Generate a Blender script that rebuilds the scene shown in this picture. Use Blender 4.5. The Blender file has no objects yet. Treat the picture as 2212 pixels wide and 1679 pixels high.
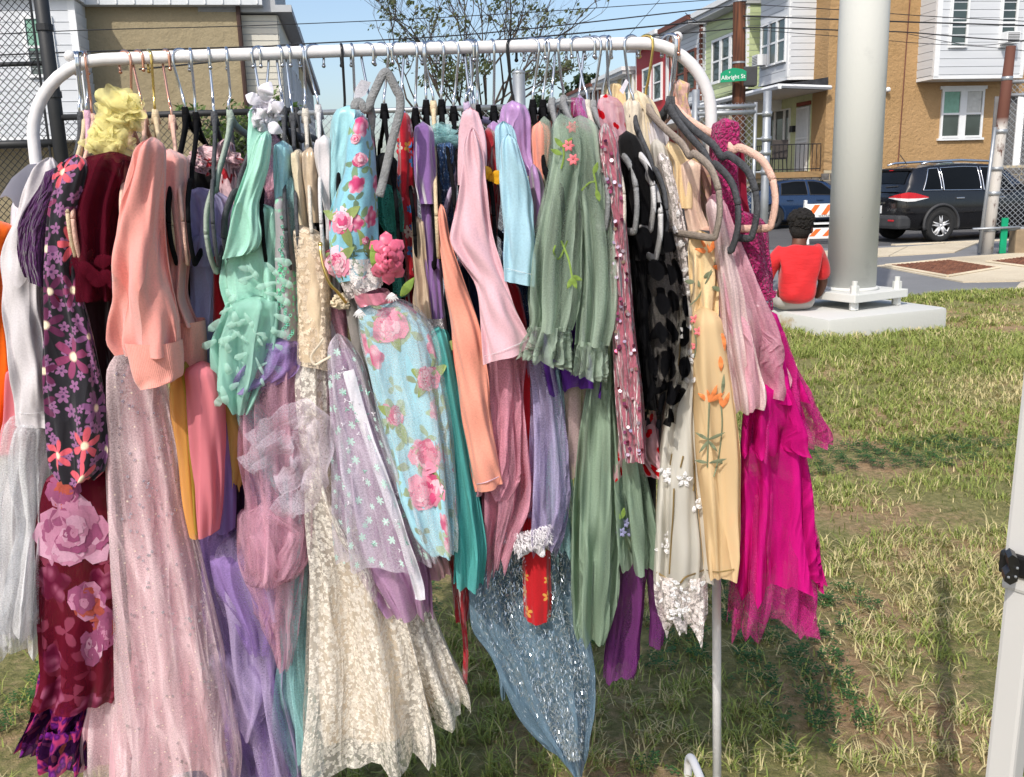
import bpy, bmesh, math, random
import numpy as np
from mathutils import Vector, Matrix

random.seed(7)
rng = np.random.default_rng(7)
scene = bpy.context.scene
COL = scene.collection
R = math.radians

# ------------------------------------------------------------------ camera
CAM = Vector((0.0, 0.0, 1.30))
FPX, CX, CY = 2000.0, 1106.0, 839.5          # focal length and centre, in units of a 2212 px wide picture
PITCH, ROLL = R(12.4), 0.030
FWD = Vector((0, math.cos(PITCH), -math.sin(PITCH)))
UPV = Vector((0, math.sin(PITCH), math.cos(PITCH)))
RGT = Vector((1, 0, 0))
cam = bpy.data.cameras.new('camera')
cam.sensor_width = 36.0
cam.lens = FPX / 2212.0 * 36.0
cam.clip_start = 0.02
cam.clip_end = 2000.0
camo = bpy.data.objects.new('camera', cam)
COL.objects.link(camo)
ir = RGT * math.cos(ROLL) - UPV * math.sin(ROLL)
iu = RGT * math.sin(ROLL) + UPV * math.cos(ROLL)
mm = Matrix((ir, iu, -FWD)).transposed().to_4x4()
mm.translation = CAM
camo.matrix_world = mm
scene.camera = camo

# ------------------------------------------------------------------ sky, sun, exposure
SUN = Vector((-0.38, -0.86, 1.0)).normalized()          # direction to the sun
world = bpy.data.worlds.new('World')
scene.world = world
world.use_nodes = True
wn = world.node_tree
bgn = wn.nodes['Background']
sky = wn.nodes.new('ShaderNodeTexSky')
sky.sky_type = 'NISHITA'
sky.sun_disc = False
sky.sun_elevation = math.asin(SUN.z)
sky.sun_rotation = math.atan2(SUN.x, SUN.y)
sky.air_density = 1.0
sky.dust_density = 2.5
sky.ozone_density = 1.2
wn.links.new(sky.outputs[0], bgn.inputs[0])
bgn.inputs[1].default_value = 0.13
sl = bpy.data.lights.new('sun', 'SUN')
sl.energy = 2.4
sl.angle = R(0.53)
sl.color = (1.0, 0.95, 0.87)
so = bpy.data.objects.new('sun', sl)
COL.objects.link(so)
so.rotation_euler = (-SUN).to_track_quat('-Z', 'Y').to_euler()
scene.view_settings.view_transform = 'Standard'
scene.view_settings.look = 'None'
scene.view_settings.gamma = 1.0
scene.view_settings.use_curve_mapping = False
scene.view_settings.exposure = 0.57
scene.cycles.transparent_max_bounces = 12
scene.cycles.max_bounces = 4
scene.cycles.use_denoising = True


# ------------------------------------------------------------------ placing helpers
def ray(u, v):
    a = (u - CX) / FPX
    b = (CY - v) / FPX
    c, s = math.cos(ROLL), math.sin(ROLL)
    return FWD + RGT * (a * c + b * s) + UPV * (-a * s + b * c)


def W(u, v, Y):                                  # the point seen at (u, v) that stands Y metres away
    d = ray(u, v)
    return CAM + d * (Y / d.y)


def G(u, v, z=0.0):                              # the point of the level z seen at (u, v)
    d = ray(u, v)
    return CAM + d * ((z - CAM.z) / d.z)


def onplane(u, v, p, n):
    d = ray(u, v)
    return CAM + d * ((Vector(p) - CAM).dot(n) / d.dot(n))


# ------------------------------------------------------------------ mesh helpers
def link(o, parent=None):
    COL.objects.link(o)
    if parent is not None:
        o.parent = parent
        o.matrix_parent_inverse = Matrix.Translation(-Vector(parent.location)) if not parent.get('mat') else parent.matrix_world.inverted()
    return o


def mesh_obj(name, verts, faces, mat=None, parent=None, smooth=False, uv=None):
    me = bpy.data.meshes.new(name)
    me.from_pydata([tuple(v) for v in verts], [], faces)
    if uv is not None:
        lay = me.uv_layers.new(name='UVMap')
        vi = np.empty(len(me.loops), dtype=np.int32)
        me.loops.foreach_get('vertex_index', vi)
        lay.data.foreach_set('uv', np.asarray(uv, dtype=np.float32)[vi].ravel())
    if smooth:
        me.polygons.foreach_set('use_smooth', [True] * len(me.polygons))
    if mat is not None:
        me.materials.append(mat)
    me.update()
    return link(bpy.data.objects.new(name, me), parent)


def tag(o, label, cat, group=None):
    o['label'] = label
    o['category'] = cat
    if group:
        o['group'] = group
    return o


def struct(o):
    o['kind'] = 'structure'
    return o


def stuff(o):
    o['kind'] = 'stuff'
    return o


def thing(name, label, cat, loc=(0, 0, 0), group=None):
    o = bpy.data.objects.new(name, None)
    o.empty_display_size = 0.05
    COL.objects.link(o)
    o.location = loc
    tag(o, label, cat, group)
    return o


class MB:
    def __init__(self):
        self.v = []
        self.f = []

    def add(self, vs, fs):
        n = len(self.v)
        self.v += [tuple(p) for p in vs]
        self.f += [tuple(i + n for i in f) for f in fs]
        return self

    def box(self, c, s, ax=None):                # centre, full sizes, optional axes
        c = Vector(c)
        ax = ax or (Vector((1, 0, 0)), Vector((0, 1, 0)), Vector((0, 0, 1)))
        vs = [c + ax[0] * (s[0] / 2 * i) + ax[1] * (s[1] / 2 * j) + ax[2] * (s[2] / 2 * k)
              for i in (-1, 1) for j in (-1, 1) for k in (-1, 1)]
        return self.add(vs, [(0, 1, 3, 2), (4, 6, 7, 5), (0, 4, 5, 1), (2, 3, 7, 6), (0, 2, 6, 4), (1, 5, 7, 3)])

    def bbox(self, c, s, b=0.01, ax=None):       # box with chamfered edges
        bm = bmesh.new()
        bmesh.ops.create_cube(bm, size=1.0)
        for q in bm.verts:
            q.co = Vector((q.co.x * s[0], q.co.y * s[1], q.co.z * s[2]))
        bmesh.ops.bevel(bm, geom=list(bm.edges), offset=b, segments=2, affect='EDGES', profile=0.6)
        bm.verts.index_update()
        c = Vector(c)
        ax = ax or (Vector((1, 0, 0)), Vector((0, 1, 0)), Vector((0, 0, 1)))
        vs = [c + ax[0] * q.co.x + ax[1] * q.co.y + ax[2] * q.co.z for q in bm.verts]
        fs = [tuple(q.index for q in f.verts) for f in bm.faces]
        bm.free()
        return self.add(vs, fs)

    def quad(self, a, b, c, d):
        return self.add([a, b, c, d], [(0, 1, 2, 3)])

    def tube(self, pts, r, n=8, cap=True, flat=None, fdir=None):
        # sweep along pts; r a number or list; flat=(in-plane half, out half) with fdir the out-of-plane direction
        pts = [Vector(p) for p in pts]
        m = len(pts)
        rs = r if isinstance(r, (list, tuple)) else [r] * m
        vs = []
        prev = None
        for i, p in enumerate(pts):
            t = (pts[min(i + 1, m - 1)] - pts[max(i - 1, 0)])
            t = t.normalized() if t.length > 1e-9 else Vector((0, 0, 1))
            if fdir is not None:
                o = (fdir - t * fdir.dot(t)).normalized()
            else:
                ref = prev if prev is not None else (Vector((0, 0, 1)) if abs(t.z) < 0.9 else Vector((1, 0, 0)))
                o = (ref - t * ref.dot(t)).normalized()
            prev = o
            q = t.cross(o)
            for k in range(n):
                a = 2 * math.pi * k / n
                if flat:
                    ca, sa = math.cos(a), math.sin(a)
                    ca = math.copysign(abs(ca) ** 0.6, ca)
                    sa = math.copysign(abs(sa) ** 0.6, sa)
                    vs.append(p + q * (flat[0] * rs[i] * ca) + o * (flat[1] * rs[i] * sa))
                else:
                    vs.append(p + q * (rs[i] * math.cos(a)) + o * (rs[i] * math.sin(a)))
        fs = []
        for i in range(m - 1):
            for k in range(n):
                k2 = (k + 1) % n
                fs.append((i * n + k, i * n + k2, (i + 1) * n + k2, (i + 1) * n + k))
        if cap:
            fs.append(tuple(range(n))[::-1])
            fs.append(tuple((m - 1) * n + k for k in range(n)))
        return self.add(vs, fs)

    def ball(self, c, r, nu=10, nv=7, sc=(1, 1, 1)):
        c = Vector(c)
        vs = [c + Vector((0, 0, r * sc[2]))]
        for j in range(1, nv):
            t = math.pi * j / nv
            for i in range(nu):
                a = 2 * math.pi * i / nu
                vs.append(c + Vector((r * sc[0] * math.sin(t) * math.cos(a), r * sc[1] * math.sin(t) * math.sin(a), r * sc[2] * math.cos(t))))
        vs.append(c - Vector((0, 0, r * sc[2])))
        fs = [(0, 1 + i, 1 + (i + 1) % nu) for i in range(nu)]
        for j in range(nv - 2):
            for i in range(nu):
                a, b = 1 + j * nu + i, 1 + j * nu + (i + 1) % nu
                fs.append((a, a + nu, b + nu, b))
        k = len(vs) - 1
        o = 1 + (nv - 2) * nu
        fs += [(k, o + (i + 1) % nu, o + i) for i in range(nu)]
        return self.add(vs, fs)

    def prism(self, poly, off):                  # closed polygon pushed along off
        n = len(poly)
        off = Vector(off)
        vs = [Vector(p) for p in poly] + [Vector(p) + off for p in poly]
        fs = [tuple(range(n)), tuple(range(2 * n - 1, n - 1, -1))]
        fs += [(i, i + n, (i + 1) % n + n, (i + 1) % n) for i in range(n)]
        return self.add(vs, fs)

    def disc(self, c, r, nrm, n=10, th=0.0):
        c = Vector(c)
        nrm = Vector(nrm).normalized()
        a = nrm.orthogonal().normalized()
        b = nrm.cross(a)
        poly = [c + a * (r * math.cos(2 * math.pi * k / n)) + b * (r * math.sin(2 * math.pi * k / n)) for k in range(n)]
        if th:
            return self.prism(poly, nrm * th)
        return self.add(poly, [tuple(range(n))])

    def build(self, name, mat=None, parent=None, smooth=False):
        return mesh_obj(name, self.v, self.f, mat, parent, smooth)


def smooth_path(pts, n=6):
    pts = [Vector(p) for p in pts]
    out = []
    m = len(pts)
    for i in range(m - 1):
        p0, p1, p2, p3 = pts[max(i - 1, 0)], pts[i], pts[i + 1], pts[min(i + 2, m - 1)]
        for k in range(n):
            t = k / n
            out.append(0.5 * ((2 * p1) + (p2 - p0) * t + (2 * p0 - 5 * p1 + 4 * p2 - p3) * t * t + (3 * p1 - p0 - 3 * p2 + p3) * t ** 3))
    out.append(pts[-1])
    return out


def smooth_by_angle(o, ang=35):
    me = o.data
    me.polygons.foreach_set('use_smooth', [True] * len(me.polygons))
    me.set_sharp_from_angle(angle=R(ang))
    return o


# ------------------------------------------------------------------ material helpers
def srgb(h):
    h = h.lstrip('#')
    c = [int(h[i:i + 2], 16) / 255 for i in (0, 2, 4)]
    return tuple((x / 12.92 if x <= 0.04045 else ((x + 0.055) / 1.055) ** 2.4) for x in c)


class NT:
    def __init__(self, name):
        self.m = bpy.data.materials.new(name)
        self.m.use_nodes = True
        self.t = self.m.node_tree
        self.p = self.t.nodes['Principled BSDF']
        self.out = self.t.nodes['Material Output']

    def n(self, kind, **kw):
        q = self.t.nodes.new('ShaderNode' + kind)
        for k, x in kw.items():
            setattr(q, k, x)
        return q

    def l(self, a, b):
        self.t.links.new(a, b)

    def put(self, sock, x):
        if hasattr(x, 'is_output'):
            self.l(x, sock)
        elif isinstance(x, tuple) and len(x) == 3 and sock.type == 'RGBA':
            sock.default_value = (*x, 1)
        else:
            sock.default_value = x

    def math(self, op, a, b=0.0, c=0.0, clamp=False):
        q = self.n('Math', operation=op, use_clamp=clamp)
        self.put(q.inputs[0], a)
        self.put(q.inputs[1], b)
        self.put(q.inputs[2], c)
        return q.outputs[0]

    def vmath(self, op, a, b=(0, 0, 0)):
        q = self.n('VectorMath', operation=op)
        self.put(q.inputs[0], a)
        self.put(q.inputs[1], b)
        return q.outputs[0] if op not in ('LENGTH', 'DOT_PRODUCT', 'DISTANCE') else q.outputs[1]

    def mix(self, f, a, b, blend='MIX'):
        q = self.n('Mix', data_type='RGBA', blend_type=blend)
        self.put(q.inputs[0], f)
        self.put(q.inputs[6], a)
        self.put(q.inputs[7], b)
        return q.outputs[2]

    def ramp(self, f, stops, interp='LINEAR'):
        q = self.n('ValToRGB')
        cr = q.color_ramp
        cr.interpolation = interp
        while len(cr.elements) < len(stops):
            cr.elements.new(0.5)
        for e, (p, c) in zip(cr.elements, stops):
            e.position = p
            e.color = (*c, 1) if len(c) == 3 else c
        self.put(q.inputs[0], f)
        return q.outputs[0]

    def rng(self, x, a, b, c=0.0, d=1.0):
        q = self.n('MapRange', clamp=True)
        for i, y in enumerate((x, a, b, c, d)):
            self.put(q.inputs[i], y)
        return q.outputs[0]

    def coord(self, kind='Object'):
        return self.n('TexCoord').outputs[kind]

    def scale(self, vec, s, off=(0, 0, 0)):
        q = self.n('Mapping')
        self.l(vec, q.inputs[0])
        q.inputs[3].default_value = s
        q.inputs[1].default_value = off
        return q.outputs[0]

    def noise(self, vec, scale=5.0, detail=4.0, rough=0.55):
        q = self.n('TexNoise')
        if vec is not None:
            self.l(vec, q.inputs['Vector'])
        q.inputs['Scale'].default_value = scale
        q.inputs['Detail'].default_value = detail
        q.inputs['Roughness'].default_value = rough
        return q.outputs[0]

    def bump(self, h, strength=0.3, dist=0.01, prev=None):
        q = self.n('Bump')
        q.inputs['Strength'].default_value = strength
        q.inputs['Distance'].default_value = dist
        self.l(h, q.inputs['Height'])
        if prev is not None:
            self.l(prev, q.inputs['Normal'])
        return q.outputs[0]

    def flowers(self, uv, scale, rad=0.42, petals=5, inner=0.45, soft=0.06, rnd=0.8, off=(0, 0, 0), power=1.0):
        """one flower in each cell of a 2D Voronoi pattern: (mask, centre mask, random colour, radius)"""
        vec = self.scale(uv, (scale, scale, 0), off)
        vo = self.n('TexVoronoi', voronoi_dimensions='2D', feature='F1')
        vo.inputs['Scale'].default_value = 1.0
        vo.inputs['Randomness'].default_value = rnd
        self.l(vec, vo.inputs['Vector'])
        d = self.vmath('SUBTRACT', vec, vo.outputs['Position'])
        s = self.n('SeparateXYZ')
        self.l(d, s.inputs[0])
        sc = self.n('SeparateColor')
        self.l(vo.outputs['Color'], sc.inputs[0])
        ang = self.math('ARCTAN2', s.outputs[1], s.outputs[0])
        ang = self.math('ADD', ang, self.math('MULTIPLY', sc.outputs[0], 6.28))
        pet = self.math('ABSOLUTE', self.math('COSINE', self.math('MULTIPLY', ang, petals / 2)))
        if power != 1.0:
            pet = self.math('POWER', pet, power)
        r = vo.outputs['Distance']
        rr = self.math('MULTIPLY', self.math('MULTIPLY_ADD', sc.outputs[1], 0.45, 0.55), rad)
        lim = self.math('MULTIPLY', rr, self.math('MULTIPLY_ADD', pet, 1 - inner, inner))
        rel = self.math('DIVIDE', r, lim)
        mask = self.rng(rel, 1.0 + soft, 1.0 - soft)
        cen = self.rng(self.math('DIVIDE', r, rr), 0.26, 0.14)
        return mask, cen, sc.outputs[2], rel, pet


MATS = {}


def flat(name, col, rough=0.6, metal=0.0, var=0.12, scale=8.0, bump=0.0, bscale=60.0, spec=0.4, coat=0.0):
    if name in MATS:
        return MATS[name]
    k = NT(name)
    col = srgb(col) if isinstance(col, str) else col
    o = k.coord()
    nz = k.noise(o, scale, 5)
    c = k.mix(k.rng(nz, 0.3, 0.7), tuple(x * (1 - var) for x in col), tuple(min(1, x * (1 + var)) for x in col))
    k.put(k.p.inputs['Base Color'], c)
    k.p.inputs['Roughness'].default_value = rough
    k.p.inputs['Metallic'].default_value = metal
    k.p.inputs['Specular IOR Level'].default_value = spec
    k.p.inputs['Coat Weight'].default_value = coat
    if bump:
        k.put(k.p.inputs['Normal'], k.bump(k.noise(o, bscale, 4), bump, 0.01))
    MATS[name] = k.m
    return k.m


def fabric(name, col, rough=0.85, sheen=0.25, weave=0.25, wrinkle=0.35, wscale=14.0, trans=0.12, var=0.1, spec=0.25, aniso=(1.0, 0.35), printf=None, metal=0.0, rib=None):
    """cloth lit from both sides: woven relief, wrinkles, an optional print function(k, uv, col) -> colour"""
    k = NT(name)
    col = srgb(col) if isinstance(col, str) else col
    uv = k.coord('UV')
    wr = k.noise(k.scale(uv, (aniso[0], aniso[1], 1)), wscale * 2.6, 2, 0.5)
    c = k.mix(k.rng(wr, 0.25, 0.75), tuple(x * (1 - var) for x in col), tuple(min(1, x * (1 + var)) for x in col))
    if printf:
        c = printf(k, uv, c)
    gr = k.noise(uv, 330.0, 1, 0.6)
    c = k.mix(k.math('MULTIPLY', k.rng(gr, 0.62, 0.30), 0.22), c, k.mix(0.5, c, (0.0, 0.0, 0.0)))
    k.put(k.p.inputs['Base Color'], c)
    k.p.inputs['Roughness'].default_value = rough
    k.p.inputs['Metallic'].default_value = metal
    k.p.inputs['Specular IOR Level'].default_value = spec
    k.p.inputs['Sheen Weight'].default_value = sheen
    k.p.inputs['Sheen Roughness'].default_value = 0.5
    rn = k.noise(k.scale(uv, (aniso[0], aniso[1] * 0.7, 1), (3.1, 1.7, 0)), wscale * 1.3, 2, 0.5)
    rg = k.math('POWER', k.math('SUBTRACT', 1.0, k.math('ABSOLUTE', k.math('MULTIPLY_ADD', rn, 2.0, -1.0))), 6.0)
    b = k.bump(k.math('MULTIPLY_ADD', rg, 0.5, wr), min(1.0, wrinkle * 1.7), 0.014)
    if weave:
        b = k.bump(k.noise(uv, 900.0, 2), weave, 0.001, b)
    if rib:
        wv = k.n('TexWave', bands_direction='X')
        k.l(uv, wv.inputs['Vector'])
        wv.inputs['Scale'].default_value = rib
        b = k.bump(wv.outputs['Fac'], 0.35, 0.002, b)
    k.put(k.p.inputs['Normal'], b)
    if trans:
        tr = k.n('BsdfTranslucent')
        k.put(tr.inputs[0], c)
        ms = k.n('MixShader')
        ms.inputs[0].default_value = trans
        k.l(k.p.outputs[0], ms.inputs[1])
        k.l(tr.outputs[0], ms.inputs[2])
        k.l(ms.outputs[0], k.out.inputs[0])
    return k.m


def sheer(name, col, alpha=0.6, streak=0.25, sscale=30.0, trans=0.35, rough=0.8, mask=None, printf=None, mesh=0.0, var=0.12):
    """net or chiffon: partly open weave; mask(k, uv) -> extra cover"""
    k = NT(name)
    col = srgb(col) if isinstance(col, str) else col
    uv = k.coord('UV')
    st0 = k.noise(k.scale(uv, (1.0, 0.12, 1)), sscale, 2, 0.6)
    rg = k.math('POWER', k.math('SUBTRACT', 1.0, k.math('ABSOLUTE', k.math('MULTIPLY_ADD', k.noise(k.scale(uv, (1.0, 0.16, 1), (2.7, 0.9, 0)), sscale * 0.8, 2, 0.5), 2.0, -1.0))), 7.0)
    st = k.math('MULTIPLY_ADD', rg, 0.32, k.math('MULTIPLY_ADD', st0, 0.9, -0.05))
    c = k.mix(k.rng(st, 0.3, 0.7), tuple(x * (1 - var) for x in col), tuple(min(1, x * (1 + var)) for x in col))
    if printf:
        c = printf(k, uv, c)
    a = k.math('MULTIPLY_ADD', k.rng(st, 0.25, 0.75), streak, alpha - streak / 2)
    if mesh:
        fine = k.noise(uv, 380.0, 1, 0.5)
        a = k.math('ADD', a, k.rng(fine, 0.35, 0.65, -mesh, mesh))
    if mask:
        mk = mask(k, uv)
        if isinstance(mk, tuple):
            c = k.mix(mk[0], c, mk[1])
            mk = mk[0]
        a = k.math('MAXIMUM', a, mk)
    a = k.math('MINIMUM', k.math('MAXIMUM', a, 0.03), 0.98)
    bn = k.bump(st, 0.75, 0.012)
    df = k.n('BsdfDiffuse')
    k.put(df.inputs[0], c)
    k.l(bn, df.inputs['Normal'])
    tr = k.n('BsdfTranslucent')
    k.put(tr.inputs[0], c)
    m1 = k.n('MixShader')
    m1.inputs[0].default_value = trans
    k.l(df.outputs[0], m1.inputs[1])
    k.l(tr.outputs[0], m1.inputs[2])
    tp = k.n('BsdfTransparent')
    m2 = k.n('MixShader')
    k.l(a, m2.inputs[0])
    k.l(tp.outputs[0], m2.inputs[1])
    k.l(m1.outputs[0], m2.inputs[2])
    k.l(m2.outputs[0], k.out.inputs[0])
    return k.m

# ================================================================== the setting: ground, lawn, paths, street
def m_lawn():
    k = NT('lawn_soil')
    o = k.coord()
    n1 = k.noise(o, 1.6, 5, 0.6)
    n2 = k.noise(o, 34.0, 6, 0.75)
    soil = k.mix(k.rng(n2, 0.35, 0.7), srgb('#9c7b54'), srgb('#cfae86'))
    grn = k.mix(k.rng(n2, 0.3, 0.7), srgb('#66682f'), srgb('#b0a76c'))
    k.put(k.p.inputs['Base Color'], k.mix(k.rng(k.math('MULTIPLY_ADD', n2, 0.35, n1), 0.66, 0.78), grn, soil))
    k.p.inputs['Roughness'].default_value = 0.95
    k.put(k.p.inputs['Normal'], k.bump(k.noise(o, 60.0, 6, 0.75), 1.0, 0.03))
    return k.m


def m_asphalt(name, c1, c2, bs=180.0, spots=True):
    k = NT(name)
    o = k.coord()
    n1 = k.noise(o, 0.6, 6, 0.65)
    n2 = k.noise(o, bs, 2)
    c = k.mix(k.rng(n1, 0.3, 0.7), c1, c2)
    c = k.mix(k.rng(n2, 0.62, 0.75), c, tuple(min(1, x * 1.9) for x in c2))
    k.put(k.p.inputs['Base Color'], c)
    k.p.inputs['Roughness'].default_value = 0.9
    k.put(k.p.inputs['Normal'], k.bump(n2, 0.4, 0.006))
    return k.m


ASPH = m_asphalt('asphalt_street', (0.055, 0.055, 0.058), (0.10, 0.10, 0.10))
PATH = m_asphalt('asphalt_path', (0.15, 0.15, 0.152), (0.22, 0.22, 0.22))
CONC = m_asphalt('concrete_slab', srgb('#b3a48a'), srgb('#d6c8ae'), 90.0)
STONE_D = flat('dark_stone', (0.13, 0.12, 0.11), 0.9, var=0.4, scale=3, bump=0.6, bscale=14)
MORTAR = flat('pale_mortar', srgb('#b5a78c'), 0.95, bump=0.4)

gm = MB()
gm.quad((-900, -300, -0.21), (900, -300, -0.21), (900, 1500, -0.21), (-900, 1500, -0.21))
struct(gm.build('street', ASPH))


def sheet(name, poly, z, mat, th=0.0):
    b = MB()
    pts = [Vector((p[0], p[1], z)) for p in poly]
    if th:
        b.prism(pts, (0, 0, -th))
    else:
        b.add(pts, [tuple(range(len(pts)))])
    return struct(b.build(name, mat))


# raised ground behind the lawn (asphalt path) ending in a kerb at the street
sheet('asphalt_path', [(-40, -6), (60, -6), (60, 24.6), (22, 19.75), (7.2, 17.35), (-40, 15.0)], -0.012, PATH, 0.25)
kb = MB()
for i in range(14):
    a = Vector((7.2 + i * 1.0, 17.35 + i * 0.162, 0))
    c = a + Vector((0.49, 0.165, -0.055))
    kb = MB().bbox(c, (0.985, 0.16, 0.13), 0.012, (Vector((0.987, 0.16, 0)), Vector((-0.16, 0.987, 0)), Vector((0, 0, 1))))
    struct(kb.build('kerb_stone', CONC))
# concrete slabs
sl = [G(1880, 555), G(1995, 549), G(2065, 543), G(2125, 520), G(2010, 528), G(1700, 541), G(1700, 568)]
for i, poly in enumerate((
        [G(1640, 573), G(1790, 561), G(1830, 540), G(1700, 546)],
        [G(1792, 561), G(1920, 553), G(1960, 533), G(1832, 540)],
        [G(1922, 553), G(2062, 545), G(2122, 521), G(1962, 533)])):
    sheet('concrete_slab', [(p.x, p.y) for p in poly], 0.006, CONC, 0.05)
pad = [G(1893, 574), G(2060, 556), G(2225, 545), G(2235, 604), G(2200, 607), G(2080, 609)]
sheet('concrete_pad', [(p.x, p.y) for p in pad], 0.004, CONC, 0.05)
pad2 = [G(2205, 610), G(2260, 606), G(2260, 622), G(2190, 626)]
sheet('concrete_pad', [(p.x, p.y) for p in pad2], 0.003, CONC, 0.05)


def m_rust():
    k = NT('rusty_tread_plate')
    o = k.coord()
    n = k.noise(o, 6.0, 6, 0.7)
    k.put(k.p.inputs['Base Color'], k.mix(k.rng(n, 0.3, 0.7), srgb('#5c3527'), srgb('#a87458')))
    k.p.inputs['Roughness'].default_value = 0.8
    k.p.inputs['Metallic'].default_value = 0.2
    vo = k.n('TexVoronoi', feature='F1')
    vo.inputs['Scale'].default_value = 16
    vo.inputs['Randomness'].default_value = 0.15
    k.l(o, vo.inputs['Vector'])
    k.put(k.p.inputs['Normal'], k.bump(vo.outputs['Distance'], 1.0, 0.03))
    return k.m


RUST = m_rust()


def plate_cover(corners, label, nx, ny):
    c = [Vector((p.x, p.y, 0.012)) for p in corners]
    t = thing('access_cover', label, 'access cover', sum(c, Vector()) / 4)
    b = MB()
    b.prism(c, (0, 0, -0.02))
    b.build('cover_plate', RUST, t)
    st = MB()
    for i in range(nx):
        for j in range(ny):
            p = (c[0].lerp(c[1], (i + 0.5) / nx)).lerp(c[3].lerp(c[2], (i + 0.5) / nx), (j + 0.5) / ny)
            st.box(p + Vector((0, 0, 0.004)), (0.05, 0.018, 0.006), (Vector((0.7, 0.7 * (-1) ** (i + j), 0)), Vector((-0.7 * (-1) ** (i + j), 0.7, 0)), Vector((0, 0, 1))))
    stuff(st.build('raised_tread', RUST, t))
    fr = MB()
    for i in range(4):
        fr.tube([c[i], c[(i + 1) % 4]], 0.02, 4)
    fr.build('rim', CONC, t)


plate_cover([G(1912, 575), G(2047, 599), G(2160, 580), G(2050, 563)], 'wide rusty steel access cover in pale concrete beyond the lawn', 18, 14)
plate_cover([G(2130, 567), G(2215, 578), G(2300, 566), G(2215, 556)], 'second rusty steel access cover cut off by right picture edge', 12, 10)

# the lawn: a gently uneven sheet
lx, ly = np.linspace(-9, 10, 90), np.linspace(-3, 1, 81)
lv, lf = [], []


def far_edge(x):
    return 9.05 + 0.20 * x + 0.05 * math.sin(3 * x) + 0.03 * math.sin(11 * x)


def lawn_z(x, y):
    return 0.018 * math.sin(1.3 * x + 0.7 * y) + 0.014 * math.sin(2.7 * y - 0.9 * x) + 0.008 * math.sin(6 * x + 4.3 * y) + 0.036


NX, NY = 110, 130
for j in range(NY):
    for i in range(NX):
        x = -9 + 19 * i / (NX - 1)
        y = -3 + (far_edge(x) + 3) * j / (NY - 1)
        z = lawn_z(x, y) * min(1, (far_edge(x) - y) / 0.4 + 0.05)
        lv.append((x, y, z))
for j in range(NY - 1):
    for i in range(NX - 1):
        a = j * NX + i
        lf.append((a, a + 1, a + NX + 1, a + NX))
struct(mesh_obj('lawn', lv, lf, m_lawn(), None, True))


# ------------------------------------------------------------------ grass blades and clover
def vnoise(x, y, s, seed):
    """smooth value noise for arrays"""
    g = np.random.default_rng(seed).random((64, 64))
    X, Y = x * s + 100.3, y * s + 57.7
    xi, yi = np.floor(X).astype(int), np.floor(Y).astype(int)
    fx, fy = X - xi, Y - yi
    fx, fy = fx * fx * (3 - 2 * fx), fy * fy * (3 - 2 * fy)
    a, b = g[xi % 64, yi % 64], g[(xi + 1) % 64, yi % 64]
    c, d = g[xi % 64, (yi + 1) % 64], g[(xi + 1) % 64, (yi + 1) % 64]
    return (a * (1 - fx) + b * fx) * (1 - fy) + (c * (1 - fx) + d * fx) * fy


def m_blade():
    k = NT('grass_blade')
    at = k.n('Attribute', attribute_name='tint')
    k.put(k.p.inputs['Base Color'], at.outputs['Color'])
    k.p.inputs['Roughness'].default_value = 0.6
    k.p.inputs['Specular IOR Level'].default_value = 0.25
    tr = k.n('BsdfTranslucent')
    k.l(at.outputs['Color'], tr.inputs[0])
    ms = k.n('MixShader')
    ms.inputs[0].default_value = 0.25
    k.l(k.p.outputs[0], ms.inputs[1])
    k.l(tr.outputs[0], ms.inputs[2])
    k.l(ms.outputs[0], k.out.inputs[0])
    return k.m


BLADE = m_blade()


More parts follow.
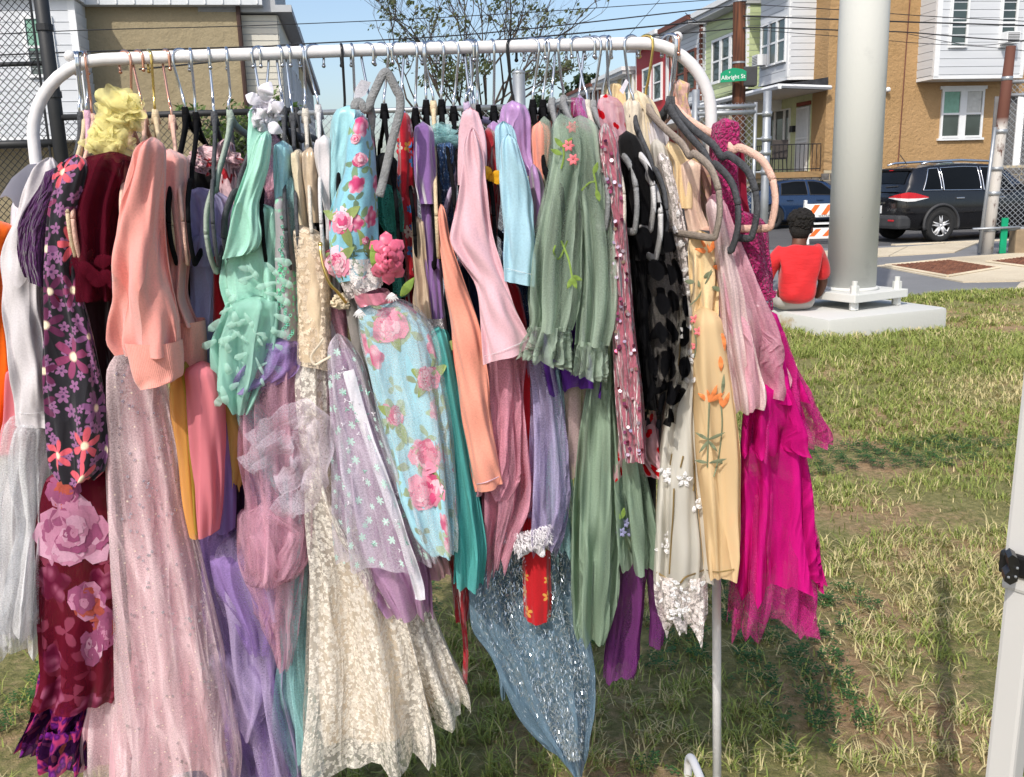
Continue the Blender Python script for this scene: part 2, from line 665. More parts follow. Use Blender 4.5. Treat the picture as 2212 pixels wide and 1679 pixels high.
def grass(name, y0, y1, dens, hmin, hmax, wid, seed, clover=False):
    r = np.random.default_rng(seed)
    half = lambda y: 0.66 * y + 0.5
    area = (half(y0) + half(y1)) * (y1 - y0)
    n = int(area * dens)
    y = np.sqrt(r.random(n) * (y1 ** 2 - y0 ** 2) + y0 ** 2)
    x = (r.random(n) * 2 - 1) * (0.66 * y + 0.5)
    # tufts: pull blades towards random centres
    cell = 0.11
    gx, gy = np.floor(x / cell), np.floor(y / cell)
    hx = np.sin(gx * 127.1 + gy * 311.7) * 43758.5453
    hy = np.sin(gx * 269.5 + gy * 183.3) * 43758.5453
    tx, ty = (gx + (hx - np.floor(hx))) * cell, (gy + (hy - np.floor(hy))) * cell
    pull = r.random(n) ** 0.7 * 0.55
    ox, oy = x - tx, y - ty
    x, y = x - ox * pull, y - oy * pull
    bare = vnoise(x, y, 2.3, 11) * 0.62 + vnoise(x, y, 4.0, 12) * 0.38
    dry = vnoise(x, y, 1.0, 13) * 0.55 + vnoise(x, y, 3.2, 14) * 0.45
    lush = np.exp(-(((x - 2.9) / 1.6) ** 2 + ((y - 6.6) / 0.8) ** 2))
    clov = vnoise(x, y, 1.3, 15) * 0.6 + vnoise(x, y, 3.6, 16) * 0.4 + 0.16 * np.exp(-(((x - 0.95) / 0.7) ** 2 + ((y - 2.7) / 0.7) ** 2))
    bare = bare - 0.15 * lush
    if clover:
        keep = (clov > 0.64) & (r.random(n) < (clov - 0.62) * 10)
    else:
        keep = (r.random(n) > np.clip((bare - 0.585) * 9, 0, 0.95)) & ((clov < 0.67) | (r.random(n) < 0.35))
    block = (np.abs((x - 2.86) * 0.925 + (y - 8.06) * 0.38) < 0.64) & (np.abs(-(x - 2.86) * 0.38 + (y - 8.06) * 0.925) < 0.64)
    ye = 9.05 + 0.20 * x + 0.05 * np.sin(3 * x) + 0.03 * np.sin(11 * x)
    keep &= (~block) & (y < ye - 0.02)
    x, y, dry, lush, clov = x[keep], y[keep], dry[keep], lush[keep], clov[keep]
    n = len(x)
    ex = (tx[keep] - x), (ty[keep] - y)
    z0 = 0.018 * np.sin(1.3 * x + 0.7 * y) + 0.014 * np.sin(2.7 * y - 0.9 * x) + 0.008 * np.sin(6 * x + 4.3 * y) + 0.034
    z0 = z0 * np.clip((ye[keep] - y) / 0.4 + 0.05, 0, 1)
    az = r.random(n) * 2 * np.pi
    if clover:
        # little three-leaf rosettes
        h = hmin + (hmax - hmin) * r.random(n)
        s = wid * (0.7 + 0.6 * r.random(n))
        V = np.zeros((n, 9, 3))
        for k in range(3):
            a = az + k * 2.094
            ca, sa = np.cos(a), np.sin(a)
            tilt = (r.random(n) - 0.4) * 0.6
            V[:, 3 * k, 0], V[:, 3 * k, 1], V[:, 3 * k, 2] = x, y, z0 + h
            V[:, 3 * k + 1, 0] = x + s * (ca * 1.0 - sa * 0.5)
            V[:, 3 * k + 1, 1] = y + s * (sa * 1.0 + ca * 0.5)
            V[:, 3 * k + 1, 2] = z0 + h + s * tilt
            V[:, 3 * k + 2, 0] = x + s * (ca * 1.0 + sa * 0.5)
            V[:, 3 * k + 2, 1] = y + s * (sa * 1.0 - ca * 0.5)
            V[:, 3 * k + 2, 2] = z0 + h + s * tilt
        nv = 9
        F = np.arange(n * 9).reshape(-1, 3)
        loops = F.ravel()
        starts = np.arange(0, n * 9, 3)
        g = r.random(n)
        col = np.stack([0.030 + 0.035 * g, 0.085 + 0.07 * g, 0.022 + 0.02 * g], 1)
        npoly = n * 3
    else:
        h = (hmin + (hmax - hmin) * r.random(n) ** 1.5) * (0.75 + 0.5 * (1 - dry)) * (1 + 0.5 * lush)
        lean = h * (0.45 + 1.3 * r.random(n))
        w = wid * (0.6 + 0.8 * r.random(n))
        dx, dy = np.cos(az), np.sin(az)
        px, py = -dy * w / 2, dx * w / 2
        V = np.zeros((n, 5, 3))
        V[:, 0] = np.stack([x - px, y - py, z0], 1)
        V[:, 1] = np.stack([x + px, y + py, z0], 1)
        mx, my = x + dx * lean * 0.3, y + dy * lean * 0.3
        V[:, 2] = np.stack([mx + px * 0.8, my + py * 0.8, z0 + h * 0.62], 1)
        V[:, 3] = np.stack([mx - px * 0.8, my - py * 0.8, z0 + h * 0.62], 1)
        V[:, 4] = np.stack([x + dx * lean, y + dy * lean, z0 + h * (0.85 + 0.15 * r.random(n))], 1)
        nv = 5
        base = (np.arange(n) * 5)[:, None]
        quad = base + np.array([0, 1, 2, 3])
        tri = base + np.array([3, 2, 4])
        loops = np.concatenate([quad, tri], 1).ravel()
        starts = np.stack([np.arange(n) * 7, np.arange(n) * 7 + 4], 1).ravel()
        npoly = n * 2
        g = r.random(n)
        isdry = r.random(n) < np.clip((dry - 0.38) * 2.4, 0.10, 0.88) * (1 - 0.75 * lush)
        green = np.stack([0.19 + 0.19 * g, 0.25 + 0.17 * g, 0.06 + 0.05 * g], 1)
        straw = np.stack([0.44 + 0.28 * g, 0.39 + 0.22 * g, 0.19 + 0.13 * g], 1)
        col = np.where(isdry[:, None], straw, green)
    me = bpy.data.meshes.new(name)
    me.vertices.add(n * nv)
    me.vertices.foreach_set('co', V.astype(np.float32).ravel())
    me.loops.add(len(loops))
    me.loops.foreach_set('vertex_index', loops.astype(np.int32))
    me.polygons.add(npoly)
    me.polygons.foreach_set('loop_start', starts.astype(np.int32))
    at = me.color_attributes.new('tint', 'FLOAT_COLOR', 'POINT')
    c4 = np.concatenate([np.repeat(col, nv, 0), np.ones((n * nv, 1))], 1).astype(np.float32)
    at.data.foreach_set('color', c4.ravel())
    me.update(calc_edges=True)
    me.validate()
    me.materials.append(BLADE)
    o = bpy.data.objects.new(name, me)
    COL.objects.link(o)
    o['kind'] = 'stuff'
    o['label'] = 'patchy green and straw coloured lawn grass' if not clover else 'dark green clover patches growing between the grass'
    o['category'] = 'grass' if not clover else 'clover'
    return o


grass('grass', 1.75, 4.2, 10500, 0.014, 0.052, 0.0035, 21)
grass('grass', 4.2, 7.0, 5200, 0.018, 0.055, 0.0050, 22)
grass('grass', 7.0, 11.2, 2600, 0.022, 0.06, 0.0080, 23)
grass('clover', 1.75, 5.0, 3200, 0.012, 0.04, 0.009, 24, True)

# ================================================================== houses
WHITE_S = flat('white_vinyl_siding', (0.66, 0.68, 0.70), 0.5, var=0.06, scale=0.8)
CREAM_S = flat('cream_vinyl_siding', (0.66, 0.63, 0.54), 0.5, var=0.06)
GREEN_S = flat('pale_green_siding', srgb('#c2cd9e'), 0.55, var=0.08)
GREEN_P = flat('pale_green_plaster', srgb('#c3c89a'), 0.7, var=0.08, bump=0.15)
RED_S = flat('red_siding', srgb('#a8242a'), 0.5, var=0.08)
CREAM_P = flat('cream_stucco', srgb('#d8c79c'), 0.9, var=0.1, bump=0.3)
BRICK_F = flat('far_brick', srgb('#8e4a38'), 0.9, var=0.15)
TRIM = flat('white_trim', (0.74, 0.75, 0.75), 0.45, var=0.04)
BTRIM = flat('brown_trim', srgb('#6b4034'), 0.6)
SOFFIT = flat('grey_soffit', (0.42, 0.43, 0.44), 0.6, var=0.06)
SHINGLE = flat('black_roofing', (0.045, 0.045, 0.05), 0.9, var=0.4, scale=6, bump=0.5)
IRON = flat('black_iron', (0.02, 0.02, 0.022), 0.5)
BLINDG = flat('green_blind', srgb('#7fa895'), 0.8)
BLINDW = flat('pale_blind', (0.55, 0.55, 0.52), 0.8)
CURTAIN = flat('dark_room', (0.03, 0.035, 0.035), 0.9)


def m_stucco(name, c1, c2, sc=2.2):
    k = NT(name)
    o = k.coord()
    n1 = k.noise(o, 0.5, 5, 0.6)
    n2 = k.noise(o, sc * 4.5, 5, 0.65)
    k.put(k.p.inputs['Base Color'], k.mix(k.rng(n1, 0.3, 0.7), srgb(c1), srgb(c2)))
    k.p.inputs['Roughness'].default_value = 0.95
    k.put(k.p.inputs['Normal'], k.bump(n2, 0.8, 0.06))
    return k.m


ORANGE = m_stucco('orange_stucco', '#a08055', '#b49268')
TAN = m_stucco('tan_stucco', '#8c7f63', '#9d9074', 1.0)


def m_glass():
    k = NT('window_glass')
    o = k.coord()
    n = k.noise(o, 0.5, 3)
    k.put(k.p.inputs['Base Color'], k.mix(k.rng(n, 0.35, 0.65), (0.02, 0.03, 0.03), (0.06, 0.085, 0.08)))
    k.p.inputs['Roughness'].default_value = 0.04
    k.p.inputs['Specular IOR Level'].default_value = 0.9
    return k.m


GLASS = m_glass()
AA = Vector((-0.16, 0.987, 0)).normalized()
EE = Vector((0.987, 0.16, 0)).normalized()
ZZ = Vector((0, 0, 1))
OR = Vector((10.05, 30.0, 0))
UNIT = MB().box((0, 0, 0), (1, 1, 1))
BOARD_ME = {}


def board(mat, parent, c, s, ax, tilt=0.0, name='siding_board'):
    """one clapboard, sharing its mesh with all boards of the same material"""
    key = (mat.name, name)
    if key not in BOARD_ME:
        me = bpy.data.meshes.new(name)
        me.from_pydata(UNIT.v, [], UNIT.f)
        me.materials.append(mat)
        BOARD_ME[key] = me
    o = bpy.data.objects.new(name, BOARD_ME[key])
    COL.objects.link(o)
    o.parent = parent
    o.matrix_parent_inverse = Matrix.Translation(-Vector(parent.location))
    x, y, z = ax
    if tilt:
        q = Matrix.Rotation(tilt, 3, x)
        y, z = q @ y, q @ z
    m = Matrix((x * s[0], y * s[1], z * s[2])).transposed().to_4x4()
    m.translation = Vector(c)
    o.matrix_basis = m
    return o


class Face:
    """a wall plane: origin, direction along it, outward normal"""
    def __init__(self, o, a, n):
        self.o, self.a, self.nn = Vector(o), Vector(a), Vector(n)

    def p(self, s, z, off=0.0):
        return self.o + self.a * s + self.nn * off + ZZ * z

    def ax(self):
        return (self.a, self.nn, ZZ)

    def box(self, b, s0, s1, z0, z1, o0, o1):
        return b.box(self.p((s0 + s1) / 2, (z0 + z1) / 2, (o0 + o1) / 2), (abs(s1 - s0), abs(o1 - o0), abs(z1 - z0)), self.ax())

    def boards(self, s0, s1, z0, z1, off, mat, parent, h=0.2, th=0.02):
        n = max(1, round((z1 - z0) / h))
        h = (z1 - z0) / n
        rot = 0.09 if self.a.cross(self.nn).z > 0 else -0.09
        back = MB()
        self.box(back, s0 + 0.01, s1 - 0.01, z0, z1, off - 0.011, off - 0.0085)
        back.build('shade_backing', SOFFIT, parent)  # darker grey in the gaps paints the shade lines between the boards
        for i in range(n):
            board(mat, parent, self.p((s0 + s1) / 2, z0 + h * (i + 0.5), off + 0.006), (abs(s1 - s0), th * 0.8, h - 0.022), self.ax(), -rot)

    def window(self, root, s0, s1, z0, z1, off=0.0, rail=True, blind=None, trim=TRIM, fw=0.07, low=None):
        """frame proud of the wall, glass set back in it"""
        w = MB()
        for a, b_, c, d in ((s0 - fw, s0, z0 - fw, z1 + fw), (s1, s1 + fw, z0 - fw, z1 + fw)):
            self.box(w, a, b_, c, d, off - 0.03, off + 0.06)
        self.box(w, s0, s1, z1, z1 + fw, off - 0.03, off + 0.06)
        self.box(w, s0, s1, z0 - fw, z0, off - 0.03, off + 0.09)
        if rail:
            zm = (z0 + z1) / 2
            self.box(w, s0, s1, zm - 0.03, zm + 0.03, off - 0.02, off + 0.045)
        f = w.build('window', trim, root)
        g = MB()
        self.box(g, s0, s1, z0, z1, off + 0.004, off + 0.016)
        g.build('pane', GLASS, f)
        if blind:
            q = MB()
            zb = z0 if low is None else low
            self.box(q, s0 + 0.02, s1 - 0.02, zb, z1, off + 0.017, off + 0.024)
            q.build('blind', blind, f)
        return f


FR = Face(OR, AA, -EE)           # right row fronts (face left), s grows away from us
EN = Face(OR, EE, -AA)           # orange end wall (faces us), s grows to the right

# --- the corner house with the orange end wall
t = thing('corner_house', 'orange stucco corner house with white sided bays and green porch wall', 'house', (10.05, 30, 0))
b = MB()
EN.box(b, 0.0, 16, 1.25, 9.5, -3.1, 0.0)
b.build('wall', ORANGE, t)
b = MB()
FR.box(b, 0.93, 3.4, 1.25, 3.92, -0.3, 0.012)
b.build('porch_wall', GREEN_P, t)
b = MB()
EN.box(b, -0.03, 16, -0.21, 1.35, -2.5, 0.06)
base = b.build('stone_base', MORTAR, t)
random.seed(3)
z = -0.2
rowi = 0
while z < 1.30:
    hh = 0.16 + 0.08 * random.random()
    s = 0.0 - random.random() * 0.3
    while s < 9.5:
        w = 0.22 + 0.42 * random.random()
        board(STONE_D, base, EN.p(s + w / 2, z + hh / 2, 0.05), (w - 0.035, 0.06, hh - 0.035), EN.ax(), 0, 'stone')
        s += w
    z += hh
# second-floor bay over the end wall
b = MB()
EN.box(b, 3.05, 6.0, 4.18, 9.4, 0.0, 0.86)
bay = b.build('side_bay', WHITE_S, t)
EN.boards(3.17, 5.95, 4.2, 8.2, 0.875, WHITE_S, bay, 0.23)
F2 = Face(EN.p(3.03, 0, 0), -AA, -EE)
F2.boards(0.0, 0.84, 4.2, 8.2, 0.012, WHITE_S, bay, 0.23)
b = MB()
EN.box(b, 3.0, 3.17, 4.15, 9.4, 0.80, 0.90)
EN.box(b, 5.93, 6.05, 4.15, 9.4, 0.80, 0.90)
EN.box(b, 3.0, 6.05, 4.08, 4.18, 0.0, 0.885)
b.build('corner_trim', TRIM, bay)
EN.window(t, 3.50, 3.98, 5.05, 6.35, 0.88)
EN.window(t, 5.18, 5.62, 5.05, 6.35, 0.88)
EN.window(t, 3.98, 4.55, 2.42, 3.78, 0.01, blind=BLINDG, low=3.1)
EN.window(t, 4.78, 5.32, 2.42, 3.78, 0.01, blind=BLINDW, low=3.1)
b = MB()
EN.box(b, 3.84, 5.46, 3.85, 3.95, 0, 0.07)
EN.box(b, 3.84, 5.46, 2.28, 2.35, 0, 0.09)
EN.box(b, 4.62, 4.71, 2.35, 3.85, 0, 0.065)
b.build('window_surround', TRIM, t)
# stone course line and wall wires
b = MB()
EN.box(b, 0, 9, 1.36, 1.46, 0.0, 0.03)
b.build('stone_course', MORTAR, t)
for s, z1, z0 in ((2.55, 9.0, 1.5), (1.05, 4.5, 1.5)):
    w = MB()
    w.tube([EN.p(s + 0.12, z1, 0.03), EN.p(s + 0.03, (z0 + z1) / 2, 0.03), EN.p(s - 0.02, z0, 0.03)], 0.018, 5)
    w.build('wall_cable', BTRIM, t)
b = MB()
EN.box(b, 1.76, 1.9, 3.78, 3.92, 0, 0.1)
b.ball(EN.p(1.70, 3.84, 0.16), 0.11, 8, 6)
b.ball(EN.p(1.98, 3.86, 0.14), 0.08, 8, 6)
b.build('security_light', TRIM, t)
# front bay with three windows
b = MB()
FR.box(b, 0.93, 3.06, 4.35, 9.4, 0.0, 0.86)
fb = b.build('front_bay', WHITE_S, t)
FR.boards(0.95, 3.05, 4.4, 7.3, 0.87, WHITE_S, fb, 0.2)
F3 = Face(FR.p(0.92, 0, 0), -EE, -AA)
F3.boards(0.0, 0.86, 4.4, 9.2, 0.012, WHITE_S, fb, 0.2)
b = MB()
FR.box(b, 0.90, 1.02, 4.35, 9.3, 0.80, 0.90)
FR.box(b, 0.90, 3.06, 4.30, 4.40, 0.0, 0.90)
b.build('corner_trim', TRIM, fb)
b = MB()
FR.box(b, 0.6, 3.3, 7.32, 7.50, 0.0, 1.35)
FR.box(b, 0.6, 3.3, 7.50, 7.75, 0.0, 1.42)
b.build('cornice', TRIM, fb)
for a, c in ((1.10, 1.62), (1.74, 2.22), (2.34, 2.82)):
    FR.window(t, a, c, 4.92, 6.18, 0.885, fw=0.06)
# porch: roof, gutter, floor, railing, door, window, mailbox
b = MB()
b.add([FR.p(-0.85, 3.98, 1.95), FR.p(6.0, 3.98, 1.95), FR.p(6.0, 4.26, 0.02), FR.p(-0.1, 4.26, 0.02),
       FR.p(-0.85, 3.88, 1.95), FR.p(6.0, 3.88, 1.95), FR.p(6.0, 3.88, 0.02), FR.p(-0.1, 3.88, 0.02)],
      [(0, 1, 2, 3), (7, 6, 5, 4), (0, 3, 7, 4), (1, 0, 4, 5), (2, 1, 5, 6), (3, 2, 6, 7)])
pr = b.build('porch_roof', SHINGLE, t)
b = MB()
b.tube([FR.p(-0.95, 3.93, 2.0), FR.p(6.0, 3.93, 2.0)], 0.085, 6)
b.tube([FR.p(-0.92, 3.94, 1.98), FR.p(-0.22, 3.94, 0.0)], 0.07, 6)
b.build('gutter', TRIM, pr)
b = MB()
b.add([FR.p(-0.8, 3.872, 1.92), FR.p(6.0, 3.872, 1.92), FR.p(6.0, 3.872, 0.03), FR.p(-0.1, 3.872, 0.03)], [(3, 2, 1, 0)])
b.build('porch_ceiling', flat('porch_ceiling_panel', (0.62, 0.60, 0.55), 0.6), pr)
b = MB()
FR.box(b, 0.05, 6.0, 1.26, 1.44, 0.0, 1.8)
b.build('porch_floor', flat('porch_boards', srgb('#9a7c55'), 0.8), t)
b = MB()
FR.box(b, 0.1, 6.0, -0.21, 1.26, 0.0, 1.72)
ps = b.build('porch_base', MORTAR, t)
PF = Face(FR.p(0.1, 0, 1.72), -EE, -AA)
z = -0.2
while z < 1.2:
    hh = 0.17 + 0.07 * random.random()
    s = -1.72
    while s < 0.0:
        w = 0.2 + 0.35 * random.random()
        board(STONE_D, ps, PF.p(-s - 1.72 + 0.0 - w / 2 + 0.0, z + hh / 2, 0.0), (w - 0.03, 0.06, hh - 0.03), PF.ax(), 0, 'stone')
        s += w
    z += hh
dr = MB()
FR.box(dr, 1.0, 1.82, 1.46, 3.52, 0.01, 0.05)
d = dr.build('door', flat('grey_door', (0.45, 0.46, 0.46), 0.6), t)
g = MB()
for i in range(9):
    s = 1.02 + 0.78 * i / 8
    FR.box(g, s - 0.014, s + 0.014, 1.48, 3.5, 0.07, 0.1)
for zz in (1.5, 2.4, 2.52, 3.46):
    FR.box(g, 1.0, 1.82, zz - 0.025, zz + 0.025, 0.068, 0.103)
g.build('security_gate', TRIM, d)
g = MB()
FR.box(g, 0.95, 1.87, 3.54, 3.66, 0.01, 0.08)
g.build('door_head', flat('red_brown_paint', srgb('#7d3a26'), 0.6), d)
for a, c in ((2.42, 2.72), (2.82, 3.45), (3.55, 3.85)):
    FR.window(t, a, c, 2.42, 3.50, 0.02, rail=False, fw=0.05)
b = MB()
FR.box(b, 1.98, 2.2, 2.75, 2.95, 0.012, 0.14)
b.build('mailbox', IRON, t)
rl = MB()
for zz in (1.52, 2.28):
    rl.tube([FR.p(0.12, zz, 1.74), FR.p(0.12, zz, 0.05)], 0.016, 5)
    rl.tube([FR.p(0.12, zz, 1.74), FR.p(6.0, zz, 1.74)], 0.016, 5)
for i in range(13):
    o = 0.06 + 1.68 * i / 12
    rl.tube([FR.p(0.12, 1.44, o), FR.p(0.12, 2.28, o)], 0.012, 4)
for i in range(36):
    s = 0.12 + 5.8 * i / 35
    rl.tube([FR.p(s, 1.44, 1.74), FR.p(s, 2.28, 1.74)], 0.012, 4)
rl.build('porch_railing', IRON, t)
# a chair on the porch
ch = thing('porch_chair', 'dark patio chair on the porch behind the iron railing', 'chair', FR.p(0.6, 1.44, 1.35))
c0 = FR.p(0.55, 1.44, 1.3)
b = MB().bbox(c0 + ZZ * 0.43, (0.5, 0.48, 0.05), 0.01)
b.build('seat', IRON, ch)
b = MB().bbox(c0 + ZZ * 0.72 + Vector((0.0, -0.24, 0)), (0.5, 0.04, 0.55), 0.012)
b.build('backrest', flat('brown_mesh', (0.06, 0.05, 0.045), 0.8), ch)
for i in (-1, 1):
    for j in (-1, 1):
        MB().tube([c0 + Vector((0.22 * i, 0.2 * j, 0.42)), c0 + Vector((0.25 * i, 0.24 * j, 0.0))], 0.018, 6).build('leg', IRON, ch)


def ac_unit(face, s, z, off, label):
    q = thing('air_conditioner', label, 'air conditioner', face.p(s, z, off))
    b = MB()
    face.box(b, s - 0.22, s + 0.22, z, z + 0.34, off - 0.1, off + 0.38)
    b.build('casing', TRIM, q)
    g = MB()
    face.box(g, s - 0.19, s + 0.19, z + 0.04, z + 0.30, off + 0.38, off + 0.39)
    gr = g.build('grille', flat('grille_grey', (0.16, 0.16, 0.16), 0.6), q)
    for i in range(5):
        g = MB()
        face.box(g, s - 0.19, s + 0.19, z + 0.06 + i * 0.05, z + 0.075 + i * 0.05, off + 0.39, off + 0.4)
        g.build('louvre', TRIM, gr)


ac_unit(EN, 5.35, 5.06, 0.88, 'white window air conditioner in the upper bay above the orange wall')
ac_unit(FR, 2.58, 4.93, 0.88, 'grey window air conditioner in the white bay beside the utility pole')


# --- the other row houses receding behind
def row_house(s0, s1, zt, mat, trim, label, wins, bay0=0.9, recess=0.55, lower=None, cor=None):
    t = thing('row_house', label, 'house', FR.p(s0, 0, 0), 'row houses along the street')
    b = MB()
    FR.box(b, s0, s1, -0.21, zt - 0.1, -8, -0.02)
    b.build('wall', lower or mat, t)
    b = MB()
    FR.box(b, s0 + recess, s1, 4.35, zt, -0.02, bay0)
    bay = b.build('bay', mat, t)
    if s0 < 12:
        FR.boards(s0 + recess, s1 - 0.02, 4.4, zt - 0.1, bay0 + 0.012, mat, bay, 0.2)
        Face(FR.p(s0 + recess, 0, 0), -EE, -AA).boards(0.0, bay0, 4.4, zt - 0.1, 0.012, mat, bay, 0.2)
    b = MB()
    FR.box(b, s0 + recess - 0.1, s1, zt, zt + 0.16, -0.4, bay0 + 0.55)
    b.build('soffit', SOFFIT, t)
    b = MB()
    FR.box(b, s0 + recess - 0.15, s1 + 0.02, zt + 0.16, zt + 0.34, -0.4, bay0 + 0.62)
    FR.box(b, s0 + recess - 0.03, s0 + recess + 0.1, 4.35, zt, bay0 - 0.08, bay0 + 0.03)
    FR.box(b, s1 - 0.1, s1, 4.35, zt, bay0 - 0.08, bay0 + 0.03)
    b.build('trim', cor or trim, t)
    for a, c in wins:
        FR.window(t, a, c, 4.88, 6.3, bay0 + 0.03, trim=trim, fw=0.09)
    b = MB()
    b.add([FR.p(s0, 3.7, 2.0), FR.p(s1, 3.7, 2.0), FR.p(s1, 4.3, 0.0), FR.p(s0, 4.3, 0.0), FR.p(s0, 3.5, 2.0), FR.p(s1, 3.5, 2.0), FR.p(s1, 3.5, 0), FR.p(s0, 3.5, 0)],
          [(0, 1, 2, 3), (7, 6, 5, 4), (0, 3, 7, 4), (1, 0, 4, 5), (2, 1, 5, 6), (3, 2, 6, 7)])
    b.build('porch_roof', TRIM, t)
    b = MB()
    for s in (s0 + 0.15, s1 - 0.15):
        FR.box(b, s - 0.09, s + 0.09, 1.4, 3.5, 1.7, 1.88)
    FR.box(b, s0, s1, -0.21, 1.4, 0, 1.9)
    b.build('porch', MORTAR, t)
    return t


row_house(3.1, 8.0, 7.15, GREEN_S, TRIM, 'pale green sided row house behind the utility pole', [(4.6, 5.3), (5.5, 6.2), (6.4, 7.1)], recess=1.0, lower=GREEN_P)
row_house(8.0, 12.0, 7.2, WHITE_S, BTRIM, 'white sided row house with brown window trim', [(9.0, 9.9), (10.2, 11.1)])
row_house(12.0, 17.1, 7.3, RED_S, TRIM, 'bright red sided row house with white windows', [(13.2, 14.2), (14.8, 15.8)])
row_house(17.1, 23.4, 6.4, CREAM_P, TRIM, 'cream stucco row house beyond the red one', [(18.2, 19.2), (20.4, 21.4)])
row_house(23.4, 29.5, 6.3, WHITE_S, BTRIM, 'far white row house beyond the cream one', [(24.6, 25.6), (27, 28)])
row_house(29.5, 42, 6.2, BRICK_F, TRIM, 'farthest brown brick row house near the big tree', [(31, 32), (35, 36)])

# --- left house with the tan end wall, and the row behind it
OL = Vector((-6.62, 25.0, 0))
EL = Face(OL, -EE, -AA)          # end wall, s grows to the left
FL = Face(OL, AA, EE)            # fronts facing right
t = thing('end_house', 'row end house with tan stucco wall and white sided bay', 'house', OL)
b = MB()
EL.box(b, 0, 14, -0.21, 5.9, -7, 0)
b.build('wall', TAN, t)
b = MB()
EL.box(b, -0.6, 14, 5.9, 8.6, -7, 0.28)
par = b.build('metal_parapet', flat('white_metal_panel', (0.60, 0.62, 0.63), 0.45, var=0.05), t)
for i in range(22):
    q = MB()
    EL.box(q, -0.5 + i * 0.42, -0.47 + i * 0.42, 5.92, 8.5, 0.28, 0.31)
    q.build('seam', TRIM, par)
b = MB()
EL.box(b, 3.72, 12, 2.75, 8.6, 0.0, 0.95)
bay = b.build('side_bay', WHITE_S, t)
EL.boards(3.8, 12, 2.8, 5.9, 0.965, WHITE_S, bay, 0.26, 0.025)
F5 = Face(EL.p(3.72, 0, 0), -AA, EE)
F5.boards(0.0, 0.93, 2.8, 5.9, 0.012, WHITE_S, bay, 0.26, 0.025)
b = MB()
EL.box(b, 3.68, 3.84, 2.7, 6.0, 0.86, 0.99)
EL.box(b, 3.68, 12, 2.68, 2.78, 0.0, 0.985)
EL.box(b, 3.6, 12, 5.92, 6.3, 0.3, 1.2)
b.build('corner_trim', TRIM, bay)
EL.window(t, 4.28, 4.82, 4.2, 5.45, 0.975, blind=BLINDG, low=4.75)
EL.window(t, 6.5, 7.1, 3.3, 4.0, 0.975)
EL.window(t, 6.4, 7.0, 4.3, 5.5, 0.975, blind=BLINDG, low=4.9)
dp = MB()
dp.tube([EL.p(0.02, 5.95, 0.06), EL.p(0.02, 0.2, 0.06)], 0.06, 7)
dp.build('downpipe', flat('dark_brown_pipe', srgb('#43302a'), 0.7), t)
# its front bay with siding return
b = MB()
FL.box(b, 0.25, 4.6, 2.7, 5.75, 0.0, 0.9)
fb = b.build('front_bay', CREAM_S, t)
F6 = Face(FL.p(0.25, 0, 0), EE, -AA)
F6.boards(0.0, 0.9, 2.75, 5.75, 0.012, CREAM_S, fb, 0.16)
FL.boards(0.25, 4.6, 2.75, 5.75, 0.912, CREAM_S, fb, 0.16)
for a, c in ((0.8, 1.5), (1.9, 2.6), (3.0, 3.7)):
    FL.window(t, a, c, 3.3, 5.0, 0.93)
b = MB()
FL.box(b, 0.0, 4.9, 5.78, 5.95, -1, 1.3)
FL.box(b, 0.0, 4.9, 5.95, 7.6, -1, 0.9)
b.build('roof_edge', SOFFIT, t)
for i, (s0, s1, mt, lab) in enumerate(((5.2, 10.2, WHITE_S, 'white row house just behind the tan end house'),
                                      (10.5, 15.8, CREAM_P, 'cream row house further down behind the tan end house'),
                                      (16.0, 24, SOFFIT, 'far grey row house at the end of the left row'))):
    q = thing('row_house', lab, 'house', FL.p(s0, 0, 0), 'row houses along the street')
    b = MB()
    FL.box(b, s0, s1, -0.21, 6.2, -7, 0)
    b.build('wall', mt, q)
    b = MB()
    FL.box(b, s0 + 0.5, s1, 2.7, 5.9, 0, 0.9)
    b.build('bay', mt, q)
    b = MB()
    FL.box(b, s0, s1, 6.0, 6.25, -1, 1.25)
    FL.box(b, s0, s1, 6.25, 7.4, -1, 0.7)
    b.build('roof', SOFFIT, q)
    for k in range(3):
        a = s0 + 0.9 + k * 1.3
        FL.window(q, a, a + 0.7, 3.3, 5.0, 0.93)
    b = MB()
    b.add([FL.p(s0, 2.2, 2.0), FL.p(s1, 2.2, 2.0), FL.p(s1, 2.7, 0.0), FL.p(s0, 2.7, 0.0), FL.p(s0, 2.0, 2.0), FL.p(s1, 2.0, 2.0), FL.p(s1, 2.0, 0), FL.p(s0, 2.0, 0)],
          [(0, 3, 2, 1), (7, 4, 5, 6), (0, 4, 7, 3), (1, 5, 4, 0), (2, 6, 5, 1), (3, 7, 6, 2)])
    b.build('porch_roof', BRICK_F, q)

# ================================================================== fences, poles, cables, trees
BLACKV = flat('black_vinyl_coat', (0.022, 0.023, 0.025), 0.55)
GALV = flat('galvanised_steel', (0.36, 0.38, 0.40), 0.45, metal=0.6, var=0.15)


def chain(name, p0, p1, z0, z1, cell, r, mat, parent):
    """chain-link: two families of slanting wires, each a thin three-sided rod, woven a little in depth"""
    p0, p1 = Vector(p0), Vector(p1)
    L = (p1 - p0).length
    e = (p1 - p0).normalized()
    nrm = e.cross(ZZ)
    H = z1 - z0
    b = MB()
    for sgn in (1, -1):
        k = -H
        while k < L + H:
            a0, h0, a1, h1 = k, 0.0, k + sgn * H, H
            # clip to 0..L
            if a1 != a0:
                ts = sorted(((0 - a0) / (a1 - a0), (L - a0) / (a1 - a0)))
                ta, tb = max(0, ts[0]), min(1, ts[1])
                if tb - ta > 0.01:
                    q = [p0 + e * (a0 + (a1 - a0) * t_) + ZZ * (z0 + H * t_) + nrm * (0.003 * sgn) for t_ in (ta, tb)]
                    b.tube(q, r, 3, cap=False)
            k += cell
    return stuff(b.build(name, mat, parent))


